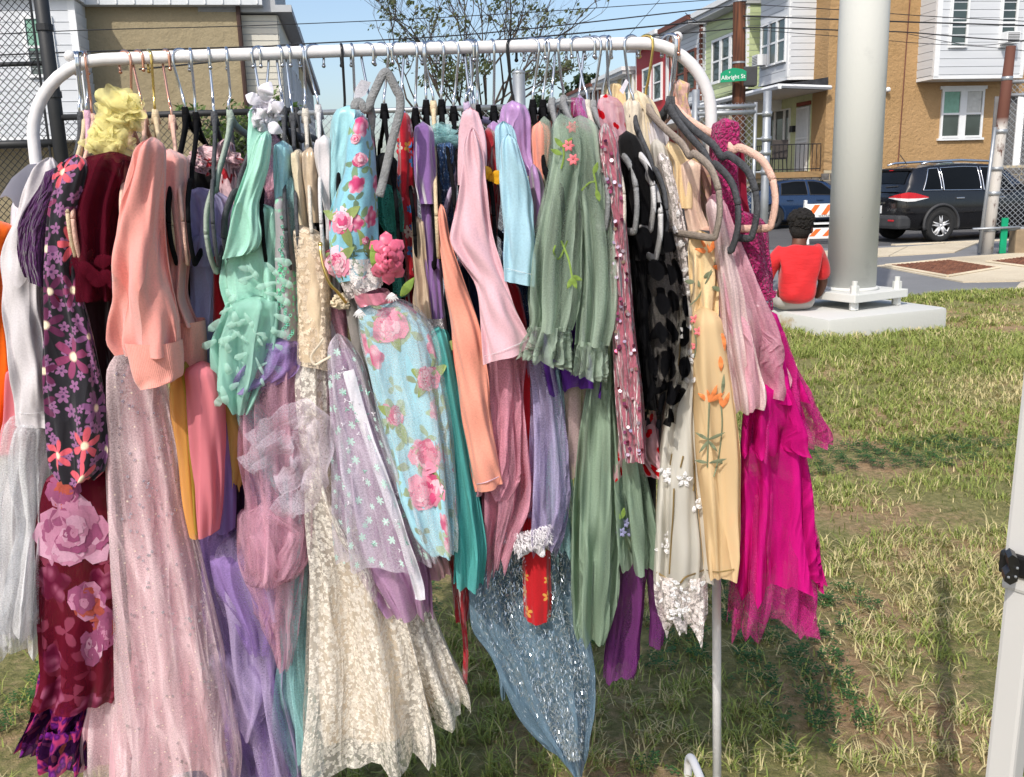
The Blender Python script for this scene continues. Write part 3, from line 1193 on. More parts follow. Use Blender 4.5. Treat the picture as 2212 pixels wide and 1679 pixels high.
# left tall fence with the thick black post
FY = 9.5
pt = W(108, 150, FY)
t = thing('fence', 'tall black chain link fence with thick black post on the left', 'fence', (pt.x, FY, 0))
b = MB().tube([(pt.x, FY, -0.02), (pt.x, FY, 4.6)], 0.068, 14)
b.build('post', BLACKV, t, True)
xa, xb = W(-160, 200, FY).x, W(88, 160, FY).x
chain('chain_link', (xa, FY - 0.02, 0), (xb, FY - 0.02, 0), 0.05, 4.6, 0.072, 0.0042, BLACKV, t)
b = MB()
b.tube([(xb, FY - 0.02, 0.05), (xb, FY - 0.02, 4.6)], 0.012, 6)
b.build('tension_bar', BLACKV, t)
for v in (138, 311):
    z = W(60, v, FY).z
    q = MB().tube([(xa, FY, z), (pt.x, FY, z)], 0.022 if v < 200 else 0.04, 8)
    q.build('rail', BLACKV, t, True)
for v in (60, 205):
    z = W(100, v, FY).z
    MB().tube([(pt.x, FY, z - 0.03), (pt.x, FY, z + 0.03)], 0.08, 14).build('clamp_band', BLACKV, t)

# low fence across the back
z_t = W(400, 246, FY).z
t = thing('fence', 'long low black chain link fence behind the clothes rack', 'fence', (-2, FY, 0))
xe = W(640, 240, FY).x
chain('chain_link', (pt.x + 0.08, FY, 0), (xe, FY, 0), 0.05, z_t, 0.072, 0.0032, BLACKV, t)
MB().tube([(pt.x, FY, z_t), (xe, FY, z_t)], 0.03, 8).build('rail', BLACKV, t, True)
MB().tube([(pt.x, FY, 0.12), (xe, FY, 0.12)], 0.02, 8).build('rail', BLACKV, t, True)
for x in (pt.x + 1.7, xe):
    MB().tube([(x, FY, -0.02), (x, FY, z_t + 0.03)], 0.03, 8).build('post', BLACKV, t, True)
t = thing('fence', 'galvanised chain link fence with tall grey post behind the rack', 'fence', (0, FY, 0))
xm = W(1122, 230, FY).x
zg = W(900, 237, FY).z
chain('chain_link', (xe + 0.05, FY, 0), (xm, FY, 0), 0.05, zg, 0.072, 0.003, GALV, t)
MB().tube([(xe, FY, zg), (xm, FY, zg)], 0.026, 8).build('rail', GALV, t, True)
MB().tube([(xm, FY, -0.02), (xm, FY, W(1122, 158, FY).z)], 0.062, 12).build('post', GALV, t, True)
MB().ball((xm, FY, W(1122, 158, FY).z), 0.068, 10, 6, (1, 1, 0.5)).build('post_cap', GALV, t, True)
GY = 10.2
t = thing('gate', 'grey chain link gate with double top rail beside the wooden pole', 'gate', (W(1600, 300, GY).x, GY, 0))
xg0, xg1, xg2 = W(1507, 240, GY).x, W(1657, 240, GY).x, W(1632, 240, GY).x
zg1, zg2 = W(1600, 243, GY).z, W(1600, 230, GY).z
chain('chain_link', (xg0, GY, 0), (xg2, GY, 0), 0.08, W(1600, 222, GY).z, 0.068, 0.003, GALV, t)
for zz in (zg1, zg2):
    MB().tube([(xg0, GY, zz), (xg2, GY, zz)], 0.024, 8).build('rail', GALV, t, True)
MB().tube([(xg2, GY, 0.05), (xg2, GY, W(1600, 222, GY).z)], 0.02, 8).build('stile', GALV, t, True)
MB().tube([(xg1, GY, -0.02), (xg1, GY, W(1657, 197, GY).z)], 0.044, 12).build('post', GALV, t, True)
MB().tube([(xg0, GY + 0.1, -0.02), (xg0, GY + 0.1, W(1507, 192, GY).z)], 0.04, 12).build('post', GALV, t, True)
for v in (246, 300, 330, 372):
    zz = W(1655, v, GY).z
    MB().tube([(xg1, GY, zz - 0.025), (xg1, GY, zz + 0.025)], 0.055, 12).build('clamp_band', GALV, t, True)
    MB().tube([(xg1, GY, zz), (xg2, GY, zz)], 0.012, 6).build('hinge', GALV, t)


# rusty gate post on the far right with its fence
def m_rustypost():
    k = NT('rusty_white_post')
    o = k.coord()
    n = k.noise(k.scale(o, (6, 6, 2.2)), 1.6, 6, 0.7)
    n2 = k.noise(o, 0.6, 2)
    s = k.n('SeparateXYZ')
    k.l(o, s.inputs[0])
    top = k.rng(s.outputs[2], 1.95, 2.1)
    f = k.math('MAXIMUM', k.rng(n, 0.55, 0.66), top)
    k.put(k.p.inputs['Base Color'], k.mix(f, (0.55, 0.52, 0.48), k.mix(n2, srgb('#38251f'), srgb('#6e4030'))))
    k.p.inputs['Roughness'].default_value = 0.8
    k.put(k.p.inputs['Normal'], k.bump(n, 0.3, 0.01))
    return k.m


RPOST = m_rustypost()
PY = 15.2
pb, pp = G(2131, 548, 0.0), W(2184, 100, PY)
PY = pb.y
pp = W(2184, 100, PY)
t = thing('gate_post', 'leaning rusty white gate post at the edge of the pavement', 'gate post', pb)
MB().tube([(pb.x, PY, -0.1), pb.lerp(pp, 0.35), pb.lerp(pp, 0.72), pp], [0.092, 0.088, 0.085, 0.07], 14).build('post', RPOST, t, True)
for f in (0.12, 0.3, 0.42, 0.6, 0.85):
    c = pb.lerp(pp, f)
    MB().tube([c - ZZ * 0.03, c + ZZ * 0.03], 0.102 if f < 0.8 else 0.082, 14).build('clamp_band', GALV, t, True)
MB().tube([pb + Vector((-0.16, -0.08, 0.02)), pb.lerp(pp, 0.62) + Vector((-0.14, -0.08, 0))], 0.028, 8).build('drop_rod', GALV, t, True)
MB().tube([pb + Vector((-0.3, -0.1, 0.40)), pb + Vector((0.45, -0.1, 0.41))], 0.02, 8).build('latch_bar', GALV, t, True)
t = thing('fence', 'grey chain link fence with slats right of the rusty post', 'fence', (pb.x + 1, PY, 0))
p1 = (pb.x + 0.1, PY, 0)
p2 = (pb.x + 3.4, PY - 0.5, 0)
chain('chain_link', p1, p2, 0.42, W(2200, 175, PY).z, 0.085, 0.0045, GALV, t)
for v in (177, 206, 494):
    zz = W(2190, v, PY).z
    MB().tube([(p1[0], p1[1], zz), (p2[0], p2[1], zz)], 0.03, 8).build('rail', GALV, t, True)
q = MB().box(W(2178, 283, PY) + Vector((0.35, 0.05, 0)), (1.15, 0.02, 1.05))
q.build('grey_panel', flat('grey_sheet', (0.16, 0.16, 0.165), 0.8), t)
q = MB().box(W(2198, 283, PY) + Vector((0, -0.03, 0)), (0.11, 0.03, 1.05))
q.build('white_strip', TRIM, t)
MB().box((pb.x + 0.22, PY - 0.06, 0.28), (0.1, 0.03, 0.56)).build('green_stake', flat('green_paint', (0.0, 0.28, 0.13), 0.5), t)
wl = tag(MB().bbox((pb.x + 2.2, PY - 0.2, 0.17), (3.6, 0.3, 0.42), 0.03, (Vector((0.99, -0.14, 0)), Vector((0.14, 0.99, 0)), ZZ)).build('low_wall', flat('brown_concrete', srgb('#8c7a63'), 0.95, bump=0.5, bscale=20)),
         'low weathered concrete wall under the right hand fence', 'wall')

# wooden utility pole with sign
UY = 27.0
up = W(1596, 110, UY)


def m_wood():
    k = NT('pole_wood')
    o = k.coord()
    n = k.noise(k.scale(o, (14, 14, 0.7)), 1.0, 5, 0.6)
    k.put(k.p.inputs['Base Color'], k.mix(k.rng(n, 0.3, 0.7), srgb('#2f1c14'), srgb('#7c4c33')))
    k.p.inputs['Roughness'].default_value = 0.9
    k.put(k.p.inputs['Normal'], k.bump(n, 0.5, 0.03))
    return k.m


t = thing('utility_pole', 'brown wooden utility pole in front of the pale green house', 'utility pole', (up.x, UY, 0))
MB().tube([(up.x + 0.1, UY, -0.21), (up.x, UY, 5), (up.x - 0.08, UY, 12)], [0.20, 0.175, 0.15], 14).build('pole', m_wood(), t, True)
MB().bbox(W(1617, 166, UY), (0.42, 0.3, 0.52), 0.03).build('cable_box', flat('dark_grey_box', (0.05, 0.05, 0.052), 0.6), t)
for zz in (4.4, 6.0, 6.6):
    MB().tube([(up.x, UY, zz), (up.x, UY, zz + 0.05)], 0.19, 12).build('pole_band', GALV, t)


def text_mesh(s, size, org, ax, up_, mat, name, parent, depth=0.004, align='CENTER'):
    cu = bpy.data.curves.new('txt', 'FONT')
    cu.body = s
    cu.size = size
    cu.align_x = align
    cu.align_y = 'CENTER'
    cu.extrude = depth / 2
    o = bpy.data.objects.new('txt', cu)
    me = bpy.data.meshes.new_from_object(o)
    bpy.data.objects.remove(o)
    ax, up_ = Vector(ax).normalized(), Vector(up_).normalized()
    m = Matrix((ax, up_, ax.cross(up_))).transposed().to_4x4()
    m.translation = Vector(org)
    me.transform(m)
    me.materials.clear()
    me.materials.append(mat)
    o = bpy.data.objects.new(name, me)
    return link(o, parent)


SGN = flat('sign_green', (0.0, 0.26, 0.12), 0.4, var=0.05)
WPNT = flat('white_paint', (0.8, 0.8, 0.78), 0.4, var=0.03)
sa = Vector((0.86, -0.5, 0)).normalized()       # along the sign, left to right
sn = Vector((-0.5, -0.86, 0)).normalized()      # towards us
sc = W(1584, 164, UY - 0.45)
t = thing('street_sign', 'green street name sign reading Albright St on the wooden pole', 'street sign', sc)
poly = [(-0.36, -0.15), (0.36, -0.15), (0.36, 0.09), (0.24, 0.16), (0.0, 0.21), (-0.24, 0.16), (-0.36, 0.09)]
MB().prism([sc + sa * x + ZZ * z for x, z in poly], -sn * 0.01).build('sign_plate', SGN, t)
text_mesh('Albright St', 0.155, sc + sn * 0.004 - ZZ * 0.035, sa, ZZ, WPNT, 'lettering', t)
text_mesh('E', 0.07, sc + sn * 0.004 + ZZ * 0.10 - sa * 0.1, sa, ZZ, WPNT, 'lettering', t)
MB().tube([sc + sa * 0.2 - sn * 0.02, Vector((up.x, UY, sc.z))], 0.02, 6).build('bracket', GALV, t)

CABLE = flat('black_cable', (0.02, 0.02, 0.022), 0.6)


def cable(pts, r, label, Y):
    pp = []
    for i, q in enumerate(pts):
        y = q[2] if len(q) > 2 else Y
        pp.append(W(q[0], q[1], y))
    o = MB().tube(smooth_path(pp, 8), r, 5).build('overhead_cable', CABLE, None, True)
    tag(o, label, 'cable', 'overhead cables')


cable([(-200, 84, 21), (170, 66, 22), (594, 54, 24), (1045, 33, 26), (1536, 0, 27), (1800, -22, 27)], 0.011, 'topmost thin overhead cable across the sky', 27)
cable([(-200, 128, 21), (159, 113, 22), (553, 101, 24), (638, 96, 24.3), (1045, 72, 25.8), (1536, 18, 27), (1590, 12, 27)], 0.017, 'second overhead cable from the top, running to the wooden pole', 27)
cable([(300, 150, 22.5), (560, 124, 23.5), (658, 113, 24), (1045, 90, 25.5), (1536, 45, 27), (1590, 38, 27)], 0.021, 'thick overhead cable just above the rack bar', 27)
cable([(1250, 96), (1303, 88), (1536, 67), (1590, 61)], 0.016, 'overhead cable crossing in front of the brown trimmed house', 27)
cable([(1605, 9), (1692, 14), (1853, 24), (2000, 35), (2230, 47)], 0.011, 'thin cable in front of the white bays, top of the right hand bundle', 26.8)
cable([(1605, 35), (1692, 38), (1853, 44), (2000, 49), (2230, 56)], 0.020, 'thick black cable crossing the concrete pole and orange wall', 26.8)
cable([(1605, 60), (1692, 61), (1853, 67), (1960, 70), (2100, 82), (2230, 90)], 0.017, 'sagging cable over the orange wall below the thick one', 26.8)
cable([(1605, 62), (1720, 72), (1853, 82), (1990, 94), (2120, 101), (2230, 112)], 0.009, 'thin drooping cable running under the side bay windows', 26.8)
cable([(1960, 73), (2060, 93), (2120, 98), (2180, 92), (2230, 84)], 0.009, 'looping thin cable in front of the side bay', 26.5)
cable([(1425, 0), (1360, 75), (1330, 110)], 0.009, 'thin slanting cable against the sky right of the tree', 30)
cable([(1480, 28), (1502, 45), (1520, 47), (1545, 45)], 0.011, 'short looped cable above the brown trimmed roof', 27)


# ------------------------------------------------------------------ trees
BARK = flat('bark', (0.075, 0.058, 0.045), 0.95, var=0.3, bump=0.5, bscale=10)


def m_leaf(name, c1, c2):
    k = NT(name)
    oi = k.n('TexNoise')
    oi.inputs['Scale'].default_value = 0.9
    k.l(k.coord(), oi.inputs['Vector'])
    c = k.mix(k.rng(oi.outputs[0], 0.35, 0.65), c1, c2)
    k.put(k.p.inputs['Base Color'], c)
    k.p.inputs['Roughness'].default_value = 0.6
    tr = k.n('BsdfTranslucent')
    k.put(tr.inputs[0], c)
    ms = k.n('MixShader')
    ms.inputs[0].default_value = 0.3
    k.l(k.p.outputs[0], ms.inputs[1])
    k.l(tr.outputs[0], ms.inputs[2])
    k.l(ms.outputs[0], k.out.inputs[0])
    return k.m


LEAF1 = m_leaf('tree_leaf', (0.075, 0.10, 0.035), (0.15, 0.17, 0.07))
LEAF2 = m_leaf('dark_leaf', (0.02, 0.045, 0.015), (0.05, 0.085, 0.03))
LEAF3 = m_leaf('bright_leaf', (0.07, 0.14, 0.025), (0.16, 0.22, 0.06))


def tree(label, base, h, spread, leafmat, nlv, seed, leafsize=0.16, stems=5, bare=None, levels=4, r0=0.16, ndens=3):
    rd = random.Random(seed)
    t = thing('tree', label, 'tree', base)
    b = MB()
    tips = []

    def grow(p, d, L, r, lv):
        pts = [p]
        q = p.copy()
        dd = d.copy()
        for k in range(4):
            dd = (dd + Vector((rd.gauss(0, 0.12), rd.gauss(0, 0.12), rd.gauss(0.04, 0.08)))).normalized()
            q = q + dd * (L / 4)
            pts.append(q.copy())
        b.tube(pts, [r, r * 0.88, r * 0.76, r * 0.66, r * 0.55], 6 if lv < 2 else 4, cap=False)
        for pnt in pts[2:]:
            if lv >= 2:
                tips.append((pnt, L))
        if lv >= levels:
            return
        for k in range(3 if lv < 2 else rd.choice((2, 3))):
            nd = (dd * 0.9 + Vector((rd.gauss(0, 0.42), rd.gauss(0, 0.42), rd.gauss(0.08, 0.3)))).normalized()
            grow(pts[rd.choice((2, 3, 4))], nd, L * rd.uniform(0.55, 0.78), r * 0.55, lv + 1)

    base = Vector(base)
    trunk = base + Vector((0, 0, h * 0.16))
    b.tube([base - ZZ * 0.2, trunk], [r0 * 1.9, r0 * 1.5], 10)
    for k in range(stems):
        a = 2 * math.pi * (k + rd.random() * 0.5) / stems
        d = Vector((math.cos(a) * spread, math.sin(a) * spread * 0.7, 1)).normalized()
        grow(trunk - ZZ * 0.1, d, h * rd.uniform(0.3, 0.42), r0, 0)
    b.build('trunk', BARK, t)
    lb = MB()
    zs = base.z + (bare if bare else 1e9)
    for p, L in tips:
        if p.z > zs and rd.random() < 0.93:
            continue
        for k in range(ndens):
            c = p + Vector((rd.gauss(0, 0.3), rd.gauss(0, 0.3), rd.gauss(0, 0.25))) * (L * 0.6)
            n = Vector((rd.gauss(0, 1), rd.gauss(0, 1), rd.gauss(0.6, 1))).normalized()
            a = n.orthogonal().normalized()
            e = n.cross(a)
            s = leafsize * rd.uniform(0.6, 1.4)
            lb.add([c + a * s, c + e * s * 0.5, c - a * s, c - e * s * 0.5], [(0, 1, 2, 3)])
    lb.build('crown', leafmat, t)
    return t


tb = G(1045, 430, -0.21)
tree('large half bare tree behind the rack, twigs against the sky', (-1.9, 62, -0.21), 17.5, 0.75, LEAF1, 0, 5, 0.16, 8, 9.3, 5, 0.12, 5)
tree('dark leafy tree behind the far row houses', (7.0, 78, -0.21), 10.5, 0.6, LEAF2, 0, 8, 0.34, 6, None, 3, 0.15, 12)
tree('low dark trees far down the street', (-2, 92, -0.21), 9.0, 0.9, LEAF2, 0, 9, 0.42, 7, None, 3, 0.15, 14)
tree('small bright green sapling against the tan wall', (W(500, 250, 22).x, 22.0, -0.21), 3.6, 0.35, LEAF3, 0, 12, 0.08, 5, None, 3, 0.04, 8)

# ================================================================== concrete lamp pole on its block
BC = Vector((2.86, 8.06, 0))
e1 = Vector((0.925, 0.38, 0)).normalized()
e2 = Vector((-0.38, 0.925, 0)).normalized()
ZB = 0.19


def m_paint(name, c, c2, sc=5.0):
    k = NT(name)
    o = k.coord()
    n = k.noise(o, sc, 6, 0.65)
    n2 = k.noise(o, 28.0, 4, 0.6)
    col = k.mix(k.rng(n, 0.62, 0.70), c, c2)
    col = k.mix(k.rng(n2, 0.74, 0.78), col, (0.12, 0.12, 0.11))
    k.put(k.p.inputs['Base Color'], col)
    k.p.inputs['Roughness'].default_value = 0.8
    k.p.inputs['Specular IOR Level'].default_value = 0.2
    k.put(k.p.inputs['Normal'], k.bump(n2, 0.25, 0.006))
    return k.m


blk = MB().bbox(BC + ZZ * (ZB / 2 - 0.06), (1.26, 1.26, ZB + 0.12), 0.035, (e1, e2, ZZ)).build('concrete_block', m_paint('painted_concrete', (0.54, 0.54, 0.51), srgb('#a8987a'), 2.4))
tag(smooth_by_angle(blk), 'square white painted concrete footing under the big pole', 'concrete footing')
POLE = m_paint('grey_pole_paint', (0.60, 0.605, 0.575), (0.55, 0.555, 0.53), 3.0)
pc = W(1837, 640, 8.05)
pc = Vector((pc.x, 8.05, 0))
t = thing('lamp_pole', 'thick pale grey steel pole bolted to the concrete footing', 'pole', pc + ZZ * ZB)
f1 = Vector((0.87, 0.49, 0)).normalized()
f2 = Vector((-0.49, 0.87, 0)).normalized()
MB().bbox(pc + ZZ * (ZB + 0.105), (0.66, 0.66, 0.07), 0.008, (f1, f2, ZZ)).build('base_plate', POLE, t)
q = MB().tube([pc + ZZ * (ZB + 0.14), pc + ZZ * 2.5, pc + ZZ * 6.0], [0.205, 0.197, 0.182], 40)
q.build('shaft', POLE, t, True)
w = MB().tube([pc + ZZ * (ZB + 0.138), pc + ZZ * (ZB + 0.165)], [0.235, 0.218], 40)
w.build('weld_collar', POLE, t, True)
for i in (-1, 1):
    for j in (-1, 1):
        c = pc + f1 * (0.265 * i) + f2 * (0.265 * j)
        q = MB()
        q.tube([c + ZZ * (ZB - 0.01), c + ZZ * (ZB + 0.245)], 0.022, 8)
        q.tube([c + ZZ * (ZB + 0.14), c + ZZ * (ZB + 0.205)], 0.038, 6)
        q.tube([c + ZZ * (ZB + 0.005), c + ZZ * (ZB + 0.068)], 0.038, 6)
        q.build('anchor_bolt', POLE, t)


# ================================================================== cars
RUBBER = flat('tyre_rubber', (0.02, 0.02, 0.02), 0.85)
PLASTIC = flat('dark_grey_plastic', (0.045, 0.045, 0.047), 0.6)
CHROME = flat('chrome_trim', (0.75, 0.76, 0.77), 0.15, metal=1.0, var=0.02)
ALLOY = flat('alloy_wheel', (0.72, 0.72, 0.72), 0.3, metal=0.35, var=0.05)
DALLOY = flat('dark_alloy_wheel', (0.06, 0.06, 0.065), 0.35, metal=0.6)
REDL = flat('red_lamp_lens', (0.55, 0.02, 0.03), 0.12, coat=0.5)
CLEARL = flat('clear_lamp_lens', (0.75, 0.75, 0.74), 0.12, coat=0.5)
CGLASS = flat('car_glass', (0.006, 0.007, 0.008), 0.10, spec=0.12, var=0.3, scale=1)


def carpaint(name, c):
    k = NT(name)
    k.p.inputs['Base Color'].default_value = (*c, 1)
    k.p.inputs['Roughness'].default_value = 0.25
    k.p.inputs['Metallic'].default_value = 0.3
    k.p.inputs['Coat Weight'].default_value = 0.8
    k.p.inputs['Coat Roughness'].default_value = 0.05
    n = k.noise(k.coord(), 3.0, 3)
    k.put(k.p.inputs['Roughness'], k.rng(n, 0.3, 0.7, 0.2, 0.38))
    return k.m


def car(name, label, org, head, paint, P):
    """P: stations of the lower body and of the cabin, in metres from the rear"""
    t = thing(name, label, 'car', org)
    cx, sx = math.cos(head), math.sin(head)
    org = Vector(org)

    def T(x, y, z):
        return org + Vector((cx * x - sx * y, sx * x + cx * y, z))

    bx = P['body']            # x, zb, zbelt, w
    xs = [q[0] for q in bx]

    def at(x, i):
        return float(np.interp(x, xs, [q[i] for q in bx]))

    xx = sorted(set(list(np.linspace(xs[0], xs[-1], 40)) + xs))
    prof = ((0.0, 0.0), (0.80, 0.0), (0.93, 0.10), (0.985, 0.32), (1.0, 0.55), (0.985, 0.80), (0.95, 1.0))
    vs, fs = [], []
    for x in xx:
        zb, zt, w = at(x, 1), at(x, 2), at(x, 3)
        half = [(w * a, zb + (zt - zb) * c) for a, c in prof]
        ring = [T(x, -a, z) for a, z in half] + [T(x, 0, zt + 0.015)] + [T(x, a, z) for a, z in half[::-1]]
        vs += ring
    n = 2 * len(prof) + 1
    for i in range(len(xx) - 1):
        for k in range(n - 1):
            fs.append((i * n + k, (i + 1) * n + k, (i + 1) * n + k + 1, i * n + k + 1))
    fs.append(tuple(range(n)))
    fs.append(tuple(((len(xx) - 1) * n + k) for k in range(n))[::-1])
    smooth_by_angle(mesh_obj('body', vs, fs, paint, t, True), 40)
    cb = P['cabin']           # x, ztop, wroof
    cxs = [q[0] for q in cb]

    def cab(x, i):
        return float(np.interp(x, cxs, [q[i] for q in cb]))

    def S(x, f, side=-1, out=0.0):
        zt, w = at(x, 2), at(x, 3) * 0.95
        zr, wr = cab(x, 1), cab(x, 2)
        g = f - 0.12 * math.sin(math.pi * f)
        return T(x, side * (w + (wr - w) * f + 0.03 * math.sin(math.pi * f) + out), zt - 0.02 + (zr - zt + 0.02) * f)

    xx = sorted(set(list(np.linspace(cxs[0], cxs[-1], 30)) + cxs))
    vs, fs = [], []
    fr = (0, 0.25, 0.5, 0.75, 0.93, 1.0)
    for x in xx:
        ring = [S(x, f, -1) for f in fr] + [T(x, -cab(x, 2) * 0.6, cab(x, 1) + 0.03), T(x, cab(x, 2) * 0.6, cab(x, 1) + 0.03)] + [S(x, f, 1) for f in fr[::-1]]
        vs += ring
    n = 2 * len(fr) + 2
    for i in range(len(xx) - 1):
        for k in range(n - 1):
            fs.append((i * n + k, (i + 1) * n + k, (i + 1) * n + k + 1, i * n + k + 1))
    smooth_by_angle(mesh_obj('roof', vs, fs, paint, t, True), 40)
    # side windows
    for side in (-1, 1):
        for (x0, x1, a0, a1) in P['win']:
            vs, fs = [], []
            nx, nz = 8, 5
            for i in range(nx + 1):
                for j in range(nz + 1):
                    x = x0 + (x1 - x0) * i / nx
                    sl = P.get('lean', 0.0)
                    f = 0.10 + 0.80 * j / nz
                    xw = x + (a0 + (a1 - a0) * i / nx) * (j / nz)
                    vs.append(S(xw, f, side, 0.012))
            for i in range(nx):
                for j in range(nz):
                    a = i * (nz + 1) + j
                    fs.append((a, a + nz + 1, a + nz + 2, a + 1))
            wo = mesh_obj('side_window', vs, fs, CGLASS, t, True)
            bd = [vs[i * (nz + 1)] for i in range(nx + 1)] + [vs[nx * (nz + 1) + j] for j in range(1, nz + 1)] + [vs[i * (nz + 1) + nz] for i in range(nx - 1, -1, -1)] + [vs[j] for j in range(nz - 1, -1, -1)]
            MB().tube(bd, 0.012 if P.get('chrome') else 0.008, 5, cap=False).build('window_strip', CHROME if P.get('chrome') else PLASTIC, wo, True)
    # rear and front glass
    for (x0, x1) in (P['rear'], P['front']):
        vs, fs = [], []
        for i in range(5):
            x = x0 + (x1 - x0) * i / 4
            for j in range(7):
                y = -1 + 2 * j / 6
                up_ = 0.016
                wr = cab(x, 2) * 0.86
                vs.append(T(x - (0.012 if x0 < 1 else -0.012), y * wr, cab(x, 1) + 0.03 * (1 - 0.5 * abs(y)) + up_))
        for i in range(4):
            for j in range(6):
                a = i * 7 + j
                fs.append((a, a + 7, a + 8, a + 1))
        mesh_obj('windscreen', vs, fs, CGLASS, t, True)
    # wheels with arches
    for x in P['axle']:
        for side in (-1, 1):
            yo = side * (P['track'])
            r = P['rw']
            arch = MB()
            pts = [T(x + (r + 0.075) * math.cos(a), side * (at(x, 3) + 0.004), r + 0.02 + (r + 0.075) * math.sin(a)) for a in np.linspace(-0.25, math.pi + 0.25, 22)]
            arch.tube(pts, 0.034, 6)
            arch.build('wheel_arch', PLASTIC if P.get('clad') else paint, t, True)
            wl = MB()
            wl.add([T(x, side * (at(x, 3) - 0.03 + 0.032), r + 0.02)] + [T(x + (r + 0.06) * math.cos(a), side * (at(x, 3) + 0.002), r + 0.02 + (r + 0.06) * math.sin(a)) for a in np.linspace(-0.25, math.pi + 0.25, 22)],
                   [(0, i, i + 1) for i in range(1, 22)])
            wl.build('wheel_well', RUBBER, t)
            tv, tf = [], []
            rp = ((0.62, -0.09), (0.66, -0.115), (0.93, -0.115), (1.0, -0.085), (1.0, 0.085), (0.93, 0.115), (0.6, 0.115))
            m = 40
            for a in range(m):
                an = 2 * math.pi * a / m
                for q in rp:
                    tv.append(T(x + r * q[0] * math.cos(an), yo - side * q[1], r + r * q[0] * math.sin(an)))
            for a in range(m):
                for k in range(len(rp) - 1):
                    A, B = a * len(rp) + k, ((a + 1) % m) * len(rp) + k
                    tf.append((A, B, B + 1, A + 1))
            wo = mesh_obj('wheel', tv, tf, RUBBER, t, True)
            rim = MB()
            yr = yo + side * 0.085
            rm = [T(x + r * 0.63 * math.cos(a), yr, r + r * 0.63 * math.sin(a)) for a in np.linspace(0, 2 * math.pi, 33)]
            rim.tube(rm, 0.018, 6, cap=False)
            for k in range(P['spokes']):
                a = 2 * math.pi * (k + 0.3) / P['spokes']
                for da in (-0.16, 0.16):
                    p0 = T(x + r * 0.1 * math.cos(a + da * 2), yr + side * 0.012, r + r * 0.1 * math.sin(a + da * 2))
                    p1_ = T(x + r * 0.62 * math.cos(a + da), yr, r + r * 0.62 * math.sin(a + da))
                    rim.tube([p0, p1_], [0.032, 0.028], 6)
            rim.ball(T(x, yr, r), 0.055, 8, 6)
            rim.build('rim', P['alloy'], wo, True)
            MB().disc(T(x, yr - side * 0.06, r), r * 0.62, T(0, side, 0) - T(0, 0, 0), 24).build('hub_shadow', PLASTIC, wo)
    for side in (-1, 1):
        for x in P['handles']:
            q = MB().bbox(T(x, side * (at(x, 3) * 0.985 + 0.012), at(x, 2) - 0.13), (0.2, 0.03, 0.035), 0.008, (T(1, 0, 0) - T(0, 0, 0), T(0, 1, 0) - T(0, 0, 0), ZZ))
            q.build('door_handle', CHROME if P.get('chrome') else paint, t)
        xm_ = P['mirror']
        MB().bbox(T(xm_, side * (at(xm_, 3) + 0.12), at(xm_, 2) + 0.09), (0.14, 0.22, 0.15), 0.04, (T(1, 0, 0) - T(0, 0, 0), T(0, 1, 0) - T(0, 0, 0), ZZ)).build('mirror', paint, t)
    return t, T, at, S


BLK = carpaint('black_car_paint', (0.008, 0.008, 0.010))
BLU = carpaint('blue_car_paint', (0.012, 0.035, 0.095))
hd = R(13)
wp = G(2025, 523, -0.21)
o = Vector((wp.x, wp.y, -0.21)) - Vector((math.cos(hd) * 0.98 + math.sin(hd) * 0.83, math.sin(hd) * 0.98 - math.cos(hd) * 0.83, 0))
t, T, at, S = car('suv', 'black sport utility car parked beyond the pole, tail towards us', o, hd, BLK, dict(
    body=[(0.0, 0.42, 0.96, 0.66), (0.05, 0.34, 1.06, 0.78), (0.18, 0.30, 1.10, 0.865), (0.5, 0.26, 1.10, 0.905), (1.5, 0.24, 1.07, 0.915), (2.8, 0.24, 1.05, 0.915), (3.4, 0.25, 1.03, 0.90), (4.0, 0.26, 0.98, 0.87), (4.4, 0.28, 0.88, 0.80), (4.64, 0.36, 0.72, 0.6)],
    cabin=[(0.12, 1.08, 0.78), (0.24, 1.33, 0.72), (0.36, 1.53, 0.66), (0.44, 1.60, 0.63), (0.8, 1.65, 0.62), (1.6, 1.68, 0.62), (2.3, 1.65, 0.62), (2.7, 1.55, 0.63), (3.35, 1.08, 0.72)],
    win=[(0.52, 0.98, 0.22, 0.0), (1.04, 1.98, 0.0, 0.0), (2.05, 2.95, 0.0, -0.42)],
    rear=(0.20, 0.40), front=(2.78, 3.3), axle=(0.98, 3.68), track=0.80, rw=0.36, spokes=5, alloy=ALLOY, handles=(1.42, 2.45), mirror=2.85, chrome=True, clad=True))
ex, ey = T(1, 0, 0) - T(0, 0, 0), T(0, 1, 0) - T(0, 0, 0)
cax = (ex, ey, ZZ)
q = MB().bbox(T(0.46, 0, 1.585), (0.30, 1.2, 0.06), 0.02, cax)
sp = q.build('spoiler', BLK, t)
for i in range(4):
    MB().box(T(0.305, -0.05 + i * 0.035, 1.575), (0.008, 0.025, 0.02), cax).build('brake_lamp', REDL, sp)
for s in (-1, 1):
    MB().tube([T(0.62, s * 0.60, 1.69), T(0.8, s * 0.60, 1.735), T(1.6, s * 0.60, 1.755), T(2.3, s * 0.60, 1.72), T(2.5, s * 0.6, 1.66)], [0.02, 0.026, 0.028, 0.024, 0.02], 8).build('roof_rail', CHROME, t, True)
MB().tube([T(0.62, -0.1, 1.70), T(0.42, -0.1, 1.92)], [0.012, 0.006], 6).build('aerial', PLASTIC, t)


